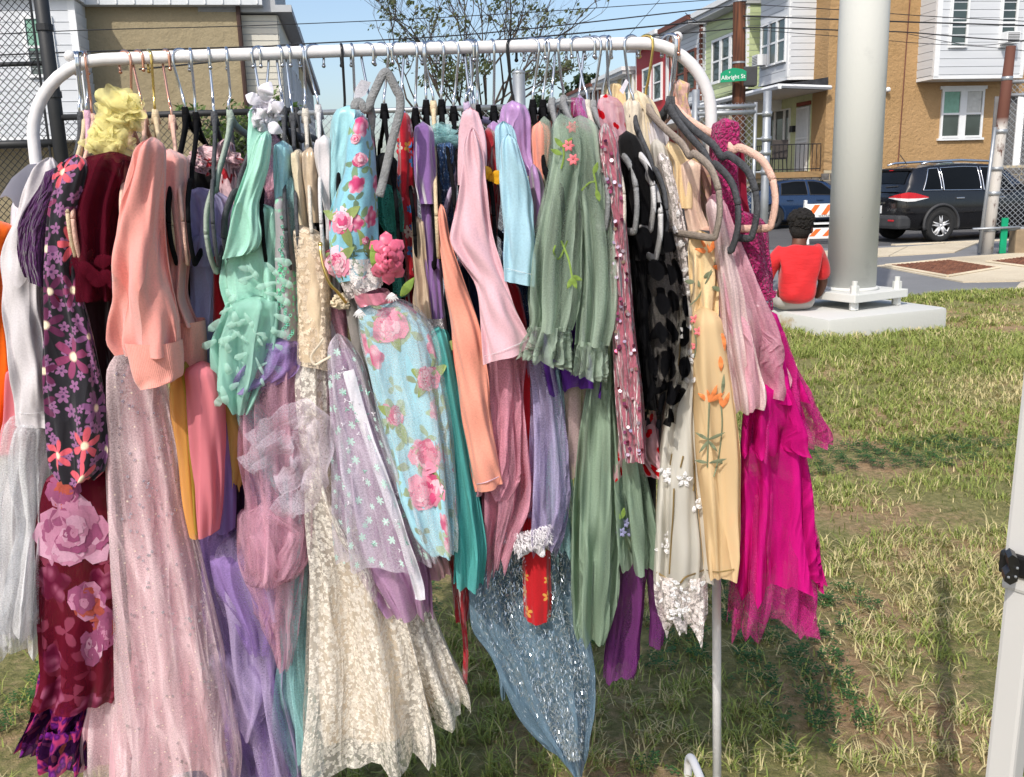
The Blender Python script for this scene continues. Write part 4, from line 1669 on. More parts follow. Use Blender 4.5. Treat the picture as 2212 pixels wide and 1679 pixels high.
def tail(side):
    A = [(-0.012, 0.42), (-0.02, 0.62), (0.02, 0.80), (0.14, 0.88), (0.30, 0.91), (0.62, 0.922)]
    zt = [1.0, 1.04, 1.075, 1.10, 1.08, 0.99]
    zm = [0.985, 0.985, 0.975, 0.965, 0.965, 0.97]
    zl = [0.975, 0.95, 0.925, 0.90, 0.905, 0.965]
    for nm, lo, hi, mt in (('tail_lamp', zm, zt, REDL), ('reversing_lamp', zl, zm, CLEARL)):
        vs, fs = [], []
        for i, (x, y) in enumerate(A):
            vs += [T(x - 0.015, side * (y + 0.012), lo[i]), T(x - 0.015, side * (y + 0.012), hi[i]), T(x + 0.03, side * (y - 0.04), hi[i]), T(x + 0.03, side * (y - 0.04), lo[i])]
        for i in range(5):
            for k in range(4):
                fs.append((i * 4 + k, i * 4 + (k + 1) % 4, (i + 1) * 4 + (k + 1) % 4, (i + 1) * 4 + k))
        mesh_obj(nm, vs, fs, mt, t, False)


tail(-1)
tail(1)
b = MB()
b.bbox(T(0.10, 0, 0.46), (0.34, 1.72, 0.30), 0.07, cax)
b.build('rear_bumper', PLASTIC, t)
for s in (-1, 1):
    MB().box(T(-0.075, s * 0.62, 0.50), (0.012, 0.2, 0.035), cax).build('reflector', REDL, t)
MB().box(T(-0.012, 0, 0.87), (0.02, 0.5, 0.045), cax).build('chrome_bar', CHROME, t)
MB().box(T(0.0, 0, 0.73), (0.02, 0.33, 0.17), cax).build('number_plate', TRIM, t)
text_mesh('SV AWD', 0.085, T(0.0, -0.52, 0.72), -ey, ZZ, CHROME, 'badge', t)
MB().tube([T(0.155, -0.05, 1.21), T(0.165, -0.45, 1.23)], 0.014, 6).build('rear_wiper', PLASTIC, t)

hd = R(10)
wp = G(1664, 496, -0.21)
o = Vector((wp.x, wp.y, -0.21)) - Vector((math.cos(hd) * 1.0 + math.sin(hd) * 0.8, math.sin(hd) * 1.0 - math.cos(hd) * 0.8, 0))
t, T, at, S = car('sedan', 'dark blue sedan parked behind the striped barricade', o, hd, BLU, dict(
    body=[(0.0, 0.40, 0.86, 0.6), (0.06, 0.32, 0.98, 0.74), (0.25, 0.26, 1.00, 0.85), (0.6, 0.22, 0.99, 0.89), (1.5, 0.2, 0.96, 0.90), (2.8, 0.2, 0.93, 0.90), (3.4, 0.22, 0.90, 0.88), (4.2, 0.24, 0.82, 0.84), (4.55, 0.28, 0.70, 0.7), (4.65, 0.36, 0.6, 0.5)],
    cabin=[(0.45, 0.98, 0.76), (0.9, 1.20, 0.66), (1.3, 1.35, 0.60), (1.8, 1.41, 0.59), (2.4, 1.40, 0.59), (2.8, 1.31, 0.62), (3.6, 0.90, 0.72)],
    win=[(0.95, 1.22, 0.22, 0.06), (1.28, 2.12, 0.08, 0.0), (2.2, 3.15, 0.0, -0.5)],
    rear=(0.6, 1.2), front=(2.75, 3.45), axle=(1.0, 3.72), track=0.79, rw=0.335, spokes=7, alloy=DALLOY, handles=(1.55, 2.5), mirror=3.05, clad=False))
MB().box(T(0.02, -0.6, 0.86), (0.06, 0.32, 0.09), (T(1, 0, 0) - T(0, 0, 0), T(0, 1, 0) - T(0, 0, 0), ZZ)).build('tail_lamp', REDL, t)
# one more car seen behind the right-hand fence
o = Vector((13.6, 22.6, -0.21))
car('sedan', 'dark car glimpsed through the chain link on the far right', o, R(10), carpaint('dark_grey_car_paint', (0.02, 0.025, 0.035)), dict(
    body=[(0.0, 0.40, 0.86, 0.6), (0.06, 0.32, 0.98, 0.74), (0.25, 0.26, 1.00, 0.85), (0.6, 0.22, 0.99, 0.89), (1.5, 0.2, 0.96, 0.90), (2.8, 0.2, 0.93, 0.90), (3.4, 0.22, 0.90, 0.88), (4.2, 0.24, 0.82, 0.84), (4.55, 0.28, 0.70, 0.7), (4.65, 0.36, 0.6, 0.5)],
    cabin=[(0.45, 0.98, 0.76), (0.9, 1.20, 0.66), (1.3, 1.35, 0.60), (1.8, 1.41, 0.59), (2.4, 1.40, 0.59), (2.8, 1.31, 0.62), (3.6, 0.90, 0.72)],
    win=[(0.95, 1.22, 0.22, 0.06), (1.28, 2.12, 0.08, 0.0), (2.2, 3.15, 0.0, -0.5)],
    rear=(0.6, 1.2), front=(2.75, 3.45), axle=(1.0, 3.72), track=0.79, rw=0.335, spokes=7, alloy=DALLOY, handles=(1.55, 2.5), mirror=3.05, clad=False))

# ================================================================== striped barricade
OST = flat('orange_reflective', (0.85, 0.16, 0.03), 0.5, var=0.1)
bo = G(1768, 526, -0.21)
BD = bo.y
t = thing('barricade', 'white folding barricade with orange stripes beyond the boy', 'barricade', bo)
u0, u1 = -0.33, 0.42
for s in (-1, 1):
    for x in (u0, u1):
        MB().tube([bo + Vector((x, 0.28 * s, 0.0)), bo + Vector((x, 0.03 * s, 0.92)), bo + Vector((x, 0.02 * s, 0.97))], [0.03, 0.03, 0.035], 6).build('leg', WPNT, t)
for zc, hh, yo in ((0.74, 0.30, -0.11), (0.24, 0.24, -0.25)):
    c = bo + Vector(((u0 + u1) / 2, yo, zc))
    pn = MB().bbox(c, (u1 - u0 + 0.02, 0.03, hh), 0.01).build('board', WPNT, t)
    for k in range(3):
        x = u0 + 0.02 + k * 0.30
        poly = [(x, -hh / 2 + 0.06), (x + 0.12, -hh / 2 + 0.06), (x + 0.27, hh / 2 - 0.02), (x + 0.15, hh / 2 - 0.02)]
        poly = [(min(max(a, u0), u1), z) for a, z in poly]
        MB().prism([Vector((bo.x + a, c.y - 0.017, c.z + z)) for a, z in poly], (0, -0.003, 0)).build('stripe', OST, pn)
    if zc > 0.5:
        text_mesh('WATKINS', 0.07, c + Vector((0.04, -0.018, -hh / 2 + 0.028)), (1, 0, 0), ZZ, PLASTIC, 'lettering', pn)
MB().box(bo + Vector(((u0 + u1) / 2, 0, 0.45)), (0.75, 0.03, 0.05)).build('brace', WPNT, t)

# ================================================================== the boy sitting on the footing
def skin_mesh(verts, radii, edges, root=0, sub=2):
    me = bpy.data.meshes.new('s')
    me.from_pydata([tuple(v) for v in verts], edges, [])
    o = bpy.data.objects.new('s', me)
    COL.objects.link(o)
    md = o.modifiers.new('Skin', 'SKIN')
    md.use_smooth_shade = True
    for i, r in enumerate(radii):
        sv = me.skin_vertices[0].data[i]
        sv.radius = r if isinstance(r, tuple) else (r, r)
        sv.use_root = (i == root)
    sb = o.modifiers.new('Sub', 'SUBSURF')
    sb.levels = sub
    sb.render_levels = sub
    dg = bpy.context.evaluated_depsgraph_get()
    dg.update()
    ev = o.evaluated_get(dg)
    m2 = bpy.data.meshes.new_from_object(ev)
    vs = [v.co.copy() for v in m2.vertices]
    fs = [tuple(p.vertices) for p in m2.polygons]
    bpy.data.objects.remove(o)
    return vs, fs


SKIN = flat('brown_skin', srgb('#5a3524'), 0.55, var=0.12, scale=6)
HAIR = flat('black_curly_hair', (0.012, 0.010, 0.009), 0.9, var=0.4, scale=40, bump=0.8, bscale=120)


def m_shirt():
    k = NT('red_jersey')
    o = k.coord()
    n = k.noise(k.scale(o, (9, 9, 4)), 1.0, 3)
    n2 = k.noise(k.scale(o, (5, 5, 16), (0.3, 0, 0)), 1.2, 3)
    k.put(k.p.inputs['Base Color'], k.mix(k.rng(n, 0.3, 0.7), (0.50, 0.006, 0.010), (0.62, 0.010, 0.014)))
    k.p.inputs['Roughness'].default_value = 0.8
    k.p.inputs['Sheen Weight'].default_value = 0.2
    k.put(k.p.inputs['Normal'], k.bump(n2, 0.35, 0.03))
    return k.m


B0 = W(1722, 661, 7.72)
B0 = Vector((B0.x, 7.75, ZB))
boy = thing('person', 'boy in a red t-shirt sitting on the footing with his back to us', 'person', B0)


def L3(x, y, z):
    return B0 + Vector((x, y, z))


V = [L3(0, 0, .11), L3(.0, .0, .26), L3(0, -.01, .40), L3(0.005, .02, .50), L3(.02, .05, .56), L3(.035, .075, .615), L3(.045, .09, .68), L3(.05, .085, .755),
     L3(-.155, .03, .485), L3(-.255, .07, .22), L3(-.235, .17, .09), L3(-.13, .33, .15),
     L3(.165, .04, .485), L3(.252, .09, .23), L3(.25, .2, .10), L3(.12, .34, .15),
     L3(-.10, .06, .09), L3(-.14, .42, .10), L3(-.14, .50, -.25), L3(-.14, .62, -.28),
     L3(.10, .06, .09), L3(.14, .42, .10), L3(.14, .50, -.25), L3(.14, .62, -.28)]
RD = [(.15, .12), (.135, .10), (.15, .10), (.10, .075), .058, .072, .094, .07, .055, .043, .034, .03, .055, .043, .034, .03,
      .08, .062, .042, .035, .08, .062, .042, .035]
ED = [(0, 1), (1, 2), (2, 3), (3, 4), (4, 5), (5, 6), (6, 7), (2, 8), (8, 9), (9, 10), (10, 11), (2, 12), (12, 13), (13, 14), (14, 15),
      (0, 16), (16, 17), (17, 18), (18, 19), (0, 20), (20, 21), (21, 22), (22, 23)]
vs, fs = skin_mesh(V, RD, ED)
b = MB()
b.add(vs, fs)
fd = Vector((0.55, 0.80, -0.22)).normalized()                 # where he looks
hc = L3(.048, .088, .70)
b.ball(hc + fd * 0.093 - ZZ * 0.022, 0.017, 8, 6)              # nose
b.ball(hc + fd * 0.075 - ZZ * 0.068, 0.026, 8, 6, (1.1, 1, 0.7))  # mouth and chin
side = fd.cross(ZZ).normalized()
for s in (1, -1):
    b.ball(hc + side * (0.083 * s) - ZZ * 0.028 - fd * 0.005, 0.028, 10, 8, (0.6, 0.75, 1.15))
    b.ball(hc + fd * 0.083 + side * (0.034 * s) + ZZ * 0.012, 0.011, 6, 5)
for arm, sgn in ((11, 1), (15, -1)):
    h = V[arm]
    for k in range(5):
        a = (k - 2) * 0.016
        b.tube([h + Vector((a, 0.0, 0)), h + Vector((a * 1.3 + 0.012 * sgn, 0.05 + 0.006 * (2 - abs(k - 2)), -0.004)), h + Vector((a * 1.3 + 0.02 * sgn, 0.075, -0.03))], [0.011, 0.0095, 0.008], 6)
b.build('body', SKIN, boy, True)
# short afro: a shell of many small curls, cropped above the ear line
hb = MB()
rd = random.Random(4)
hb.ball(hc + Vector((-0.012, -0.02, 0.045)), 0.103, 18, 12, (1.0, 1.05, 0.95))
hb.ball(hc + Vector((-0.02, -0.04, -0.03)), 0.086, 16, 10, (1.0, 0.85, 0.95))
for i in range(520):
    z = rd.uniform(-0.75, 1)
    a = rd.uniform(0, 2 * math.pi)
    d = Vector((math.sqrt(1 - z * z) * math.cos(a), math.sqrt(1 - z * z) * math.sin(a), z))
    if d.z < 0.25 and d.dot(fd) > 0.15:
        continue
    rr = 0.103 if d.z > 0.0 else 0.098
    c = hc + Vector((-0.012, -0.022, 0.04)) + Vector((d.x * rr, d.y * rr * 1.03, d.z * rr * 0.97 if d.z > 0 else d.z * rr * 1.15))
    hb.ball(c, rd.uniform(0.008, 0.017) * (1.25 if d.z > 0.2 else 0.7), 5, 4)
hb.build('hair', HAIR, boy, True)
# t-shirt
V = [L3(0, 0, .05), L3(.0, .0, .22), L3(0, -.012, .39), L3(0.005, .018, .50), L3(.015, .04, .545),
     L3(-.15, .03, .485), L3(-.232, .055, .34), L3(-.255, .07, .235), L3(.16, .04, .485), L3(.23, .07, .345), L3(.25, .09, .245)]
RD = [(.185, .155), (.16, .13), (.172, .122), (.12, .09), (.085, .07), .088, .070, .074, .088, .070, .074]
ED = [(0, 1), (1, 2), (2, 3), (3, 4), (2, 5), (5, 6), (6, 7), (2, 8), (8, 9), (9, 10)]
vs, fs = skin_mesh(V, RD, ED, 0, 3)
rs = np.random.default_rng(2)
vv = []
for p in vs:
    q = p - B0
    w = 0.004 * math.sin(30 * q.z + 26 * q.x) + 0.009 * math.sin(34 * q.x - 26 * q.z + 1.3) * max(0, 1 - q.z / 0.5)
    vv.append(p + Vector((0, -w, 0)))
mesh_obj('shirt', vv, fs, m_shirt(), boy, True)
V = [L3(0, 0, .075), L3(-.10, .06, .095), L3(-.14, .36, .10), L3(.10, .06, .095), L3(.14, .36, .10)]
vs, fs = skin_mesh(V, [(.12, .10), .085, .08, .085, .08], [(0, 1), (1, 2), (0, 3), (3, 4)], 0, 2)
mesh_obj('shorts', vs, fs, fabric('grey_shorts', '#b9b4ae'), boy, True)

# ================================================================== canopy tent: the leg beside us, the roof over the stall
TW = flat('white_powder_coat', (0.52, 0.51, 0.49), 0.5, var=0.04, scale=3)
TB = flat('black_bracket_plastic', (0.015, 0.015, 0.016), 0.35, var=0.3)
ly_ = 0.86
lt, lb_ = W(2212, 836, ly_), W(2124, 1679, ly_)
ln = (lt - lb_) / (lt.z - lb_.z)                                # the leg leans a little outward
foot = lb_ - ln * lb_.z + Vector((0.022, 0, 0))
lx_ = foot.x + ln.x * 0.9
tent = thing('canopy_tent', 'white tent leg with black height clamp at right edge', 'canopy tent', foot)
rt = Matrix.Rotation(R(38), 3, 'Z')
tax = (rt @ Vector((1, 0, 0)), rt @ Vector((0, 1, 0)), ZZ)
ltx = (tax[0], tax[1], ln.normalized())
MB().bbox(foot + ln * 0.45, (0.028, 0.028, 0.90), 0.004, ltx).build('inner_leg', TW, tent)
MB().bbox(foot + ln * 1.55, (0.033, 0.033, 1.32), 0.004, ltx).build('outer_leg', TW, tent)
cz = W(2176, 1215, 0.86).z
clp = MB()
lx_ = foot.x + ln.x * cz
clp.bbox((lx_, ly_, cz), (0.040, 0.040, 0.024), 0.004, tax)
cl = clp.build('clamp', TB, tent)
d = Vector((-0.93, -0.36, 0)).normalized()
pv = Vector((lx_, ly_, cz)) + d * 0.022
lev = [(0.0, -0.018), (0.014, -0.021), (0.026, -0.012), (0.026, -0.002), (0.017, 0.004), (0.021, 0.014), (0.023, 0.026), (0.015, 0.030), (0.004, 0.022), (-0.002, 0.010)]
MB().prism([pv + d * (a * 0.68) + ZZ * (z * 0.62) + Vector((0, -0.013, 0)) for a, z in lev], (0.006, 0.017, 0)).build('lever', TB, cl)
for a, z in ((0.004, 0.006), (0.006, -0.008), (0.02, -0.006)):
    MB().ball(pv + d * (a * 0.68) + ZZ * (z * 0.62) + Vector((0.0, -0.014, 0)), 0.0015, 6, 5).build('rivet', GALV, cl)

# ================================================================== the clothes rack
BY = 1.49
RW = m_paint('white_enamel_tube', (0.68, 0.67, 0.67), (0.60, 0.58, 0.56), 9.0)
rack = thing('clothes_rack', 'white metal clothes rack with rounded top corners', 'clothes rack', (-0.2, BY, 0))
xl, xr, zb = W(75, 330, BY).x, W(1536, 260, BY).x, 1.505
xl2, xr2 = xl + 0.012, W(1556, 1450, BY).x
c1, c2 = 0.125, 0.11
pts = [Vector((xl + 0.006, BY, 0.95)), Vector((xl, BY, zb - c1 - 0.02))]
for i in range(1, 10):
    a = math.pi / 2 * i / 10
    pts.append(Vector((xl + c1 * (1 - math.cos(a)), BY, zb - c1 + c1 * math.sin(a))))
pts += [Vector((xl + c1, BY, zb)), Vector((-0.2, BY, zb + 0.002)), Vector((xr - c2, BY, zb))]
for i in range(1, 11):
    a = math.pi / 2 * i / 10
    pts.append(Vector((xr - c2 + c2 * math.sin(a), BY, zb - c2 + c2 * math.cos(a))))
pts += [Vector((xr + (xr2 - xr) * 0.5, BY, 0.9))]
MB().tube(pts, 0.0092, 20).build('rail', RW, rack, True)
for x, xt in ((xl2, xl + 0.006), (xr2, xr + (xr2 - xr) * 0.5)):
    MB().tube([(xt, BY, 0.93), (x, BY, 0.14)], 0.0078, 16).build('leg', RW, rack, True)
    ft = [Vector((x, BY - 0.24, 0.0)), Vector((x, BY - 0.23, 0.07)), Vector((x, BY - 0.19, 0.12)), Vector((x, BY, 0.135)), Vector((x, BY + 0.19, 0.125)), Vector((x, BY + 0.26, 0.10)), Vector((x, BY + 0.275, 0.05)), Vector((x, BY + 0.275, 0.0))]
    MB().tube(smooth_path(ft, 6), 0.0088, 14).build('foot', RW, rack, True)
MB().tube([(xl2, BY, 0.145), (xr2, BY, 0.145)], 0.008, 10).build('lower_rail', RW, rack, True)
for u, v in ((152, 131), (1463, 90)):
    MB().ball(W(u, v, BY) + Vector((0, 0, 0.006)), 0.0085, 12, 8).build('end_knob', RW, rack, True)

# ================================================================== hangers
def velvet(name, c):
    return fabric(name, c, rough=0.95, sheen=0.5, weave=0.5, wrinkle=0.1, trans=0, var=0.12)


HM = dict(black=flat('black_velvet', (0.006, 0.006, 0.007), 0.9, var=0.3, scale=60, bump=0.4, bscale=400, spec=0.1),
          grey=flat('dark_grey_velvet', (0.075, 0.078, 0.085), 0.95, var=0.25, scale=120, bump=0.5, bscale=400, spec=0.1),
          lgrey=flat('light_grey_velvet', (0.25, 0.255, 0.26), 0.95, var=0.2, scale=120, bump=0.5, bscale=400, spec=0.1),
          taupe=flat('taupe_velvet', (0.30, 0.25, 0.21), 0.95, var=0.15, scale=120, bump=0.5, bscale=400, spec=0.1),
          nude=flat('blush_velvet', (0.70, 0.45, 0.36), 0.95, var=0.1, scale=90, bump=0.4, bscale=400, spec=0.1),
          beige=flat('beige_velvet', (0.62, 0.50, 0.33), 0.95, var=0.15, scale=90, bump=0.4, bscale=400, spec=0.1),
          ivory=flat('ivory_velvet', (0.58, 0.53, 0.46), 0.95, var=0.12, scale=90, bump=0.4, bscale=400, spec=0.1),
          white=flat('white_velvet', (0.58, 0.57, 0.57), 0.95, var=0.1, scale=90, bump=0.4, bscale=400, spec=0.1),
          sage=flat('sage_velvet', (0.33, 0.39, 0.33), 0.95, var=0.12, scale=90, bump=0.4, bscale=400, spec=0.1),
          lilac=flat('lilac_velvet', (0.48, 0.38, 0.52), 0.95, var=0.12, scale=90, bump=0.4, bscale=400, spec=0.1),
          mauve=flat('mauve_velvet', (0.60, 0.36, 0.45), 0.95, var=0.12, scale=90, bump=0.4, bscale=400, spec=0.1))
WIRE = dict(s=flat('silver_hook', (0.55, 0.57, 0.60), 0.16, metal=1.0, var=0.05), c=flat('copper_hook', (0.72, 0.38, 0.27), 0.2, metal=1.0, var=0.05),
            g=flat('gold_hook', (0.70, 0.50, 0.16), 0.2, metal=1.0, var=0.05), k=flat('black_hook', (0.01, 0.01, 0.011), 0.3))
GRP = 'slim hangers on the clothes rack'


def hanger(u, col, hook, uend, label, size=0.165, dz=0.0, tilt=0.0, neckv=None, flip=1, drop=0.112, yawadd=0.0):
    """slim flocked hanger on the rail at picture column u; uend = column of its near shoulder end"""
    x = W(u, 105, BY).x
    top = zb + 0.011
    root = thing('hanger', label, 'hanger', (x, BY, top), GRP)
    # swing: find the angle that brings the near end to column uend
    best, ang = 1e9, 0
    for i in range(-80, 81):
        a = R(i)
        ye, xe = BY - size * math.cos(a), x + size * math.sin(a)
        ze = zb - drop - 0.085 - size * math.sin(tilt)
        d = Vector((xe, ye, ze)) - CAM
        # project
        dep = d.dot(FWD)
        uu = CX + FPX * (d.dot(ir)) / dep
        if abs(uu - uend) < best:
            best, ang = abs(uu - uend), a
    e = Vector((math.sin(ang), -math.cos(ang), 0))
    nrm = Vector((0, 0, 1)).cross(e)
    c = Vector((x, BY, zb - drop + dz))

    def P(s, z):
        return c + e * (s * ct_ + z * st_) + ZZ * (z * ct_ - s * st_)

    ct_, st_ = math.cos(tilt), math.sin(tilt)
    k = size / 0.165
    # hook: up from the neck, over the rail and down behind it
    zr_, rr, f = drop - dz, 0.0178, flip
    ha = (random.Random(int(u)).uniform(0.25, 0.95)) * random.Random(int(u) + 1).choice((1, 1, -1))
    eh = Vector((math.sin(ha), -math.cos(ha), 0))
    rr = 0.0118 / math.cos(ha) ** 0.6

    def H(s, z):
        return c + eh * s + ZZ * z

    seq = [P(0, 0.0), P(0, 0.040), H(f * 0.005, 0.055), H(f * rr * 0.95, zr_ - 0.014)]
    seq += [H(f * rr * math.cos(a), zr_ + 0.0114 * math.sin(a)) for a in np.linspace(-0.15, math.pi + 0.2, 9)]
    seq += [H(-f * rr * 0.9, zr_ - 0.018)]
    hk = MB().tube(smooth_path(seq, 3), 0.0021, 8)
    hk.ball(seq[-1], 0.0032, 8, 6)
    hk.build('hook', WIRE[hook], root, True)
    # body
    m = HM[col]
    sh = [P(-1.0 * size, -0.088 * k), P(-0.90 * size, -0.064 * k), P(-0.70 * size, -0.047 * k), P(-0.62 * size, -0.048 * k), P(-0.52 * size, -0.034 * k), P(-0.3 * size, -0.016 * k), P(-0.13 * size, 0.0), P(-0.045 * size, 0.012), P(0, 0.016),
          P(0.045 * size, 0.012), P(0.13 * size, 0.0), P(0.3 * size, -0.016 * k), P(0.52 * size, -0.034 * k), P(0.62 * size, -0.048 * k), P(0.70 * size, -0.047 * k), P(0.90 * size, -0.064 * k), P(1.0 * size, -0.088 * k)]
    loop = smooth_path(sh, 4)
    low = [P(1.0 * size, -0.088 * k), P(1.02 * size, -0.112 * k), P(0.985 * size, -0.135 * k), P(0.93 * size, -0.142 * k), P(0.6 * size, -0.141 * k), P(0, -0.141 * k), P(-0.6 * size, -0.141 * k), P(-0.93 * size, -0.142 * k), P(-0.985 * size, -0.135 * k), P(-1.02 * size, -0.112 * k), P(-1.0 * size, -0.088 * k)]
    mb = MB()
    n = len(loop)
    rs = [1.0 + 0.5 * math.exp(-((i - n / 2) / (n * 0.09)) ** 2) for i in range(n)]
    mb.tube(loop, rs, 8, flat=(0.0060, 0.0029), fdir=nrm)
    mb.build('shoulder_bar', m, root, True)
    MB().tube(smooth_path(low, 4), 1.0, 8, flat=(0.0054, 0.0028), fdir=nrm).build('lower_bar', m, root, True)
    MB().tube([P(0, 0.012), P(0, 0.034)], [0.008, 0.0045], 8).build('neck_collar', m, root, True)
    return root


HL = [
    (159, 'grey', 's', 118, 'dark grey hanger, first on the far left bend'),
    (166, 'beige', 's', 140, 'beige hanger squeezed second from the left end'),
    (174, 'mauve', 's', 160, 'mauve hanger third from the left end'),
    (183, 'nude', 'c', 150, 'blush hanger with copper hook behind the yellow puff'),
    (266, 'nude', 'c', 258, 'blush hanger with copper hook left of the pink sweatshirt'),
    (295, 'nude', 'c', 300, 'blush hanger with copper hook partly inside the maroon dress'),
    (320, 'beige', 'g', 372, 'pale beige hanger with a gold hook'),
    (356, 'nude', 'c', 392, 'blush hanger with copper hook right of the gold hooked one'),
    (389, 'black', 's', 352, 'black hanger poking out over the pink sweatshirt'),
    (410, 'black', 's', 398, 'black hanger just right of the pink sweatshirt'),
    (450, 'grey', 's', 455, 'dark grey hanger between the black pair and the sage one'),
    (488, 'sage', 's', 424, 'sage green hanger holding the lilac ruffled dress'),
    (554, 'grey', 's', 446, 'dark grey hanger slanting left in front of the sage one'),
    (560, 'black', 's', 556, 'black hanger in the mint satin dress'),
    (602, 'grey', 's', 612, 'dark grey hanger in the silver sequin dress'),
    (621, 'grey', 's', 640, 'dark grey hanger second of the pair right of mint dress'),
    (650, 'ivory', 's', 672, 'ivory hanger with cream top above the lace dress'),
    (679, 'white', 's', 692, 'white hanger with white top above the lace dress'),
    (759, 'black', 's', 772, 'black hanger behind the aqua satin bodice'),
    (793, 'black', 's', 812, 'black hanger right behind the blue floral bodice'),
    (822, 'black', 's', 862, 'black hanger behind the upturned grey hanger'),
    (858, 'black', 's', 905, 'black hanger slanting down into the red floral dress'),
    (889, 'black', 's', 948, 'black hanger in the purple dress'),
    (914, 'black', 's', 960, 'second black hanger right of the purple dress'),
    (931, 'beige', 's', 942, 'thin beige hanger between black ones behind the purple dress'),
    (948, 'black', 's', 985, 'black hanger in the blue glitter dress'),
    (974, 'black', 's', 1000, 'black hanger right of the blue glitter bodice'),
    (1010, 'lilac', 's', 922, 'lilac hanger hanging low beside the purple dress'),
    (1014, 'black', 's', 1035, 'black hanger inside the pale pink top'),
    (1019, 'lgrey', 's', 1050, 'light grey hanger behind the pale pink top'),
    (1026, 'black', 's', 1072, 'black hanger behind the red dress with the yellow bow'),
    (1062, 'black', 's', 1110, 'black hanger in the pale blue top'),
    (1106, 'black', 'k', 1130, 'black hanger with black hook in front of the lilac satin'),
    (1147, 'black', 's', 1200, 'black hanger in the peach fringed dress'),
    (1169, 'black', 's', 1225, 'black hanger left of the sage tulle dress'),
    (1188, 'lgrey', 's', 1262, 'light grey hanger holding the sage tulle dress'),
    (1215, 'lgrey', 's', 1310, 'light grey hanger right behind the sage tulle dress'),
    (1247, 'grey', 's', 1330, 'dark grey hanger with the orchid strap'),
    (1266, 'ivory', 's', 1350, 'ivory hanger beside the orchid strap'),
    (1280, 'lgrey', 's', 1372, 'light grey hanger in the black dotted sleeve'),
    (1302, 'white', 's', 1412, 'white hanger between the heart tulle and ivory tops'),
    (1316, 'white', 's', 1440, 'white hanger squared end beside the white lace dress'),
    (1365, 'grey', 's', 1450, 'dark grey hanger under the white lace strap'),
    (1395, 'taupe', 'g', 1556, 'taupe hanger reaching right over the cream bodice'),
    (1444, 'grey', 's', 1608, 'dark grey hanger reaching right, lower of the two'),
    (1452, 'grey', 's', 1636, 'dark grey hanger reaching right, upper of the two'),
    (1458, 'nude', 'c', 1662, 'blush pink hanger holding the hot pink lace dress'),
]
TILT = {389: 0.22, 488: 0.30, 554: 0.36, 560: 0.36, 602: 0.30, 621: 0.30, 650: 0.32, 679: 0.26, 1010: 0.45, 858: 0.40, 1395: 0.02, 1444: 0.12, 1452: 0.02, 1458: -0.06, 1316: 0.14, 1365: 0.16}
for i, (u, col, hook, ue, lab) in enumerate(HL):
    rr = random.Random(i)
    sz = 0.185 if ue - u < 120 else 0.20
    tl = TILT.get(u, rr.uniform(0.08, 0.28) if u < 1200 else rr.uniform(-0.02, 0.10))
    hanger(u, col, hook, ue, lab, sz, rr.uniform(-0.008, 0.006), tl, flip=rr.choice((1, 1, -1)))
# a black hook with nothing but a bare hanger hanging low, and the upturned grey hanger caught on the floral strap
hanger(737, 'black', 'k', 730, 'black hanger with black hook left of the aqua bodice', 0.15, -0.01, 0.1)


def path_hanger(label, pts, Y, m, closed, w=0.0075, extra=None):
    root = thing('hanger', label, 'hanger', W(pts[0][0], pts[0][1], Y), GRP)
    pp = smooth_path([W(q[0], q[1], Y + (q[2] if len(q) > 2 else 0)) for q in pts], 5)
    MB().tube(pp, 1.0, 8, flat=(w, 0.0038), fdir=Vector((0.25, 1, 0)).normalized()).build('shoulder_bar', m, root, True)
    return root


h = path_hanger('bare grey hanger caught upside down above the blue floral dress',
                [(766, 236), (768, 224), (778, 222), (788, 236), (798, 228), (802, 214), (818, 178), (827, 161), (834, 157), (841, 164), (857, 196), (864, 210), (863, 244), (846, 310), (829, 385), (819, 425)], 1.30, HM['lgrey'], False, 0.0062)
pp = [W(795, 222, 1.305), W(803, 250, 1.31), W(800, 290, 1.32), W(795, 330, 1.33)]
MB().tube(smooth_path(pp, 5), 1.0, 8, flat=(0.0055, 0.0034), fdir=Vector((0.25, 1, 0)).normalized()).build('lower_bar', HM['lgrey'], h, True)
g = thing('hanger', 'gold wire hanger hook drooping beside the lace bodice', 'hanger', W(694, 538, 1.29), GRP)
MB().tube(smooth_path([W(692, 530, 1.29), W(693, 548, 1.285), W(700, 580, 1.28), W(712, 612, 1.28), W(730, 632, 1.285), W(748, 655, 1.29)], 6), 0.0022, 8).build('hook', WIRE['g'], g, True)
MB().ball(W(692, 528, 1.29), 0.0035, 8, 6).build('hook_tip', WIRE['g'], g, True)

# ================================================================== garments
FLATSET = {'white_jersey', 'pale_pink_cotton', 'pale_blue_cotton', 'peach_crepe', 'champagne_satin', 'purple_velour', 'grey_jersey', 'mint_satin', 'butter_satin', 'blush_lining', 'dark_floral_print'}


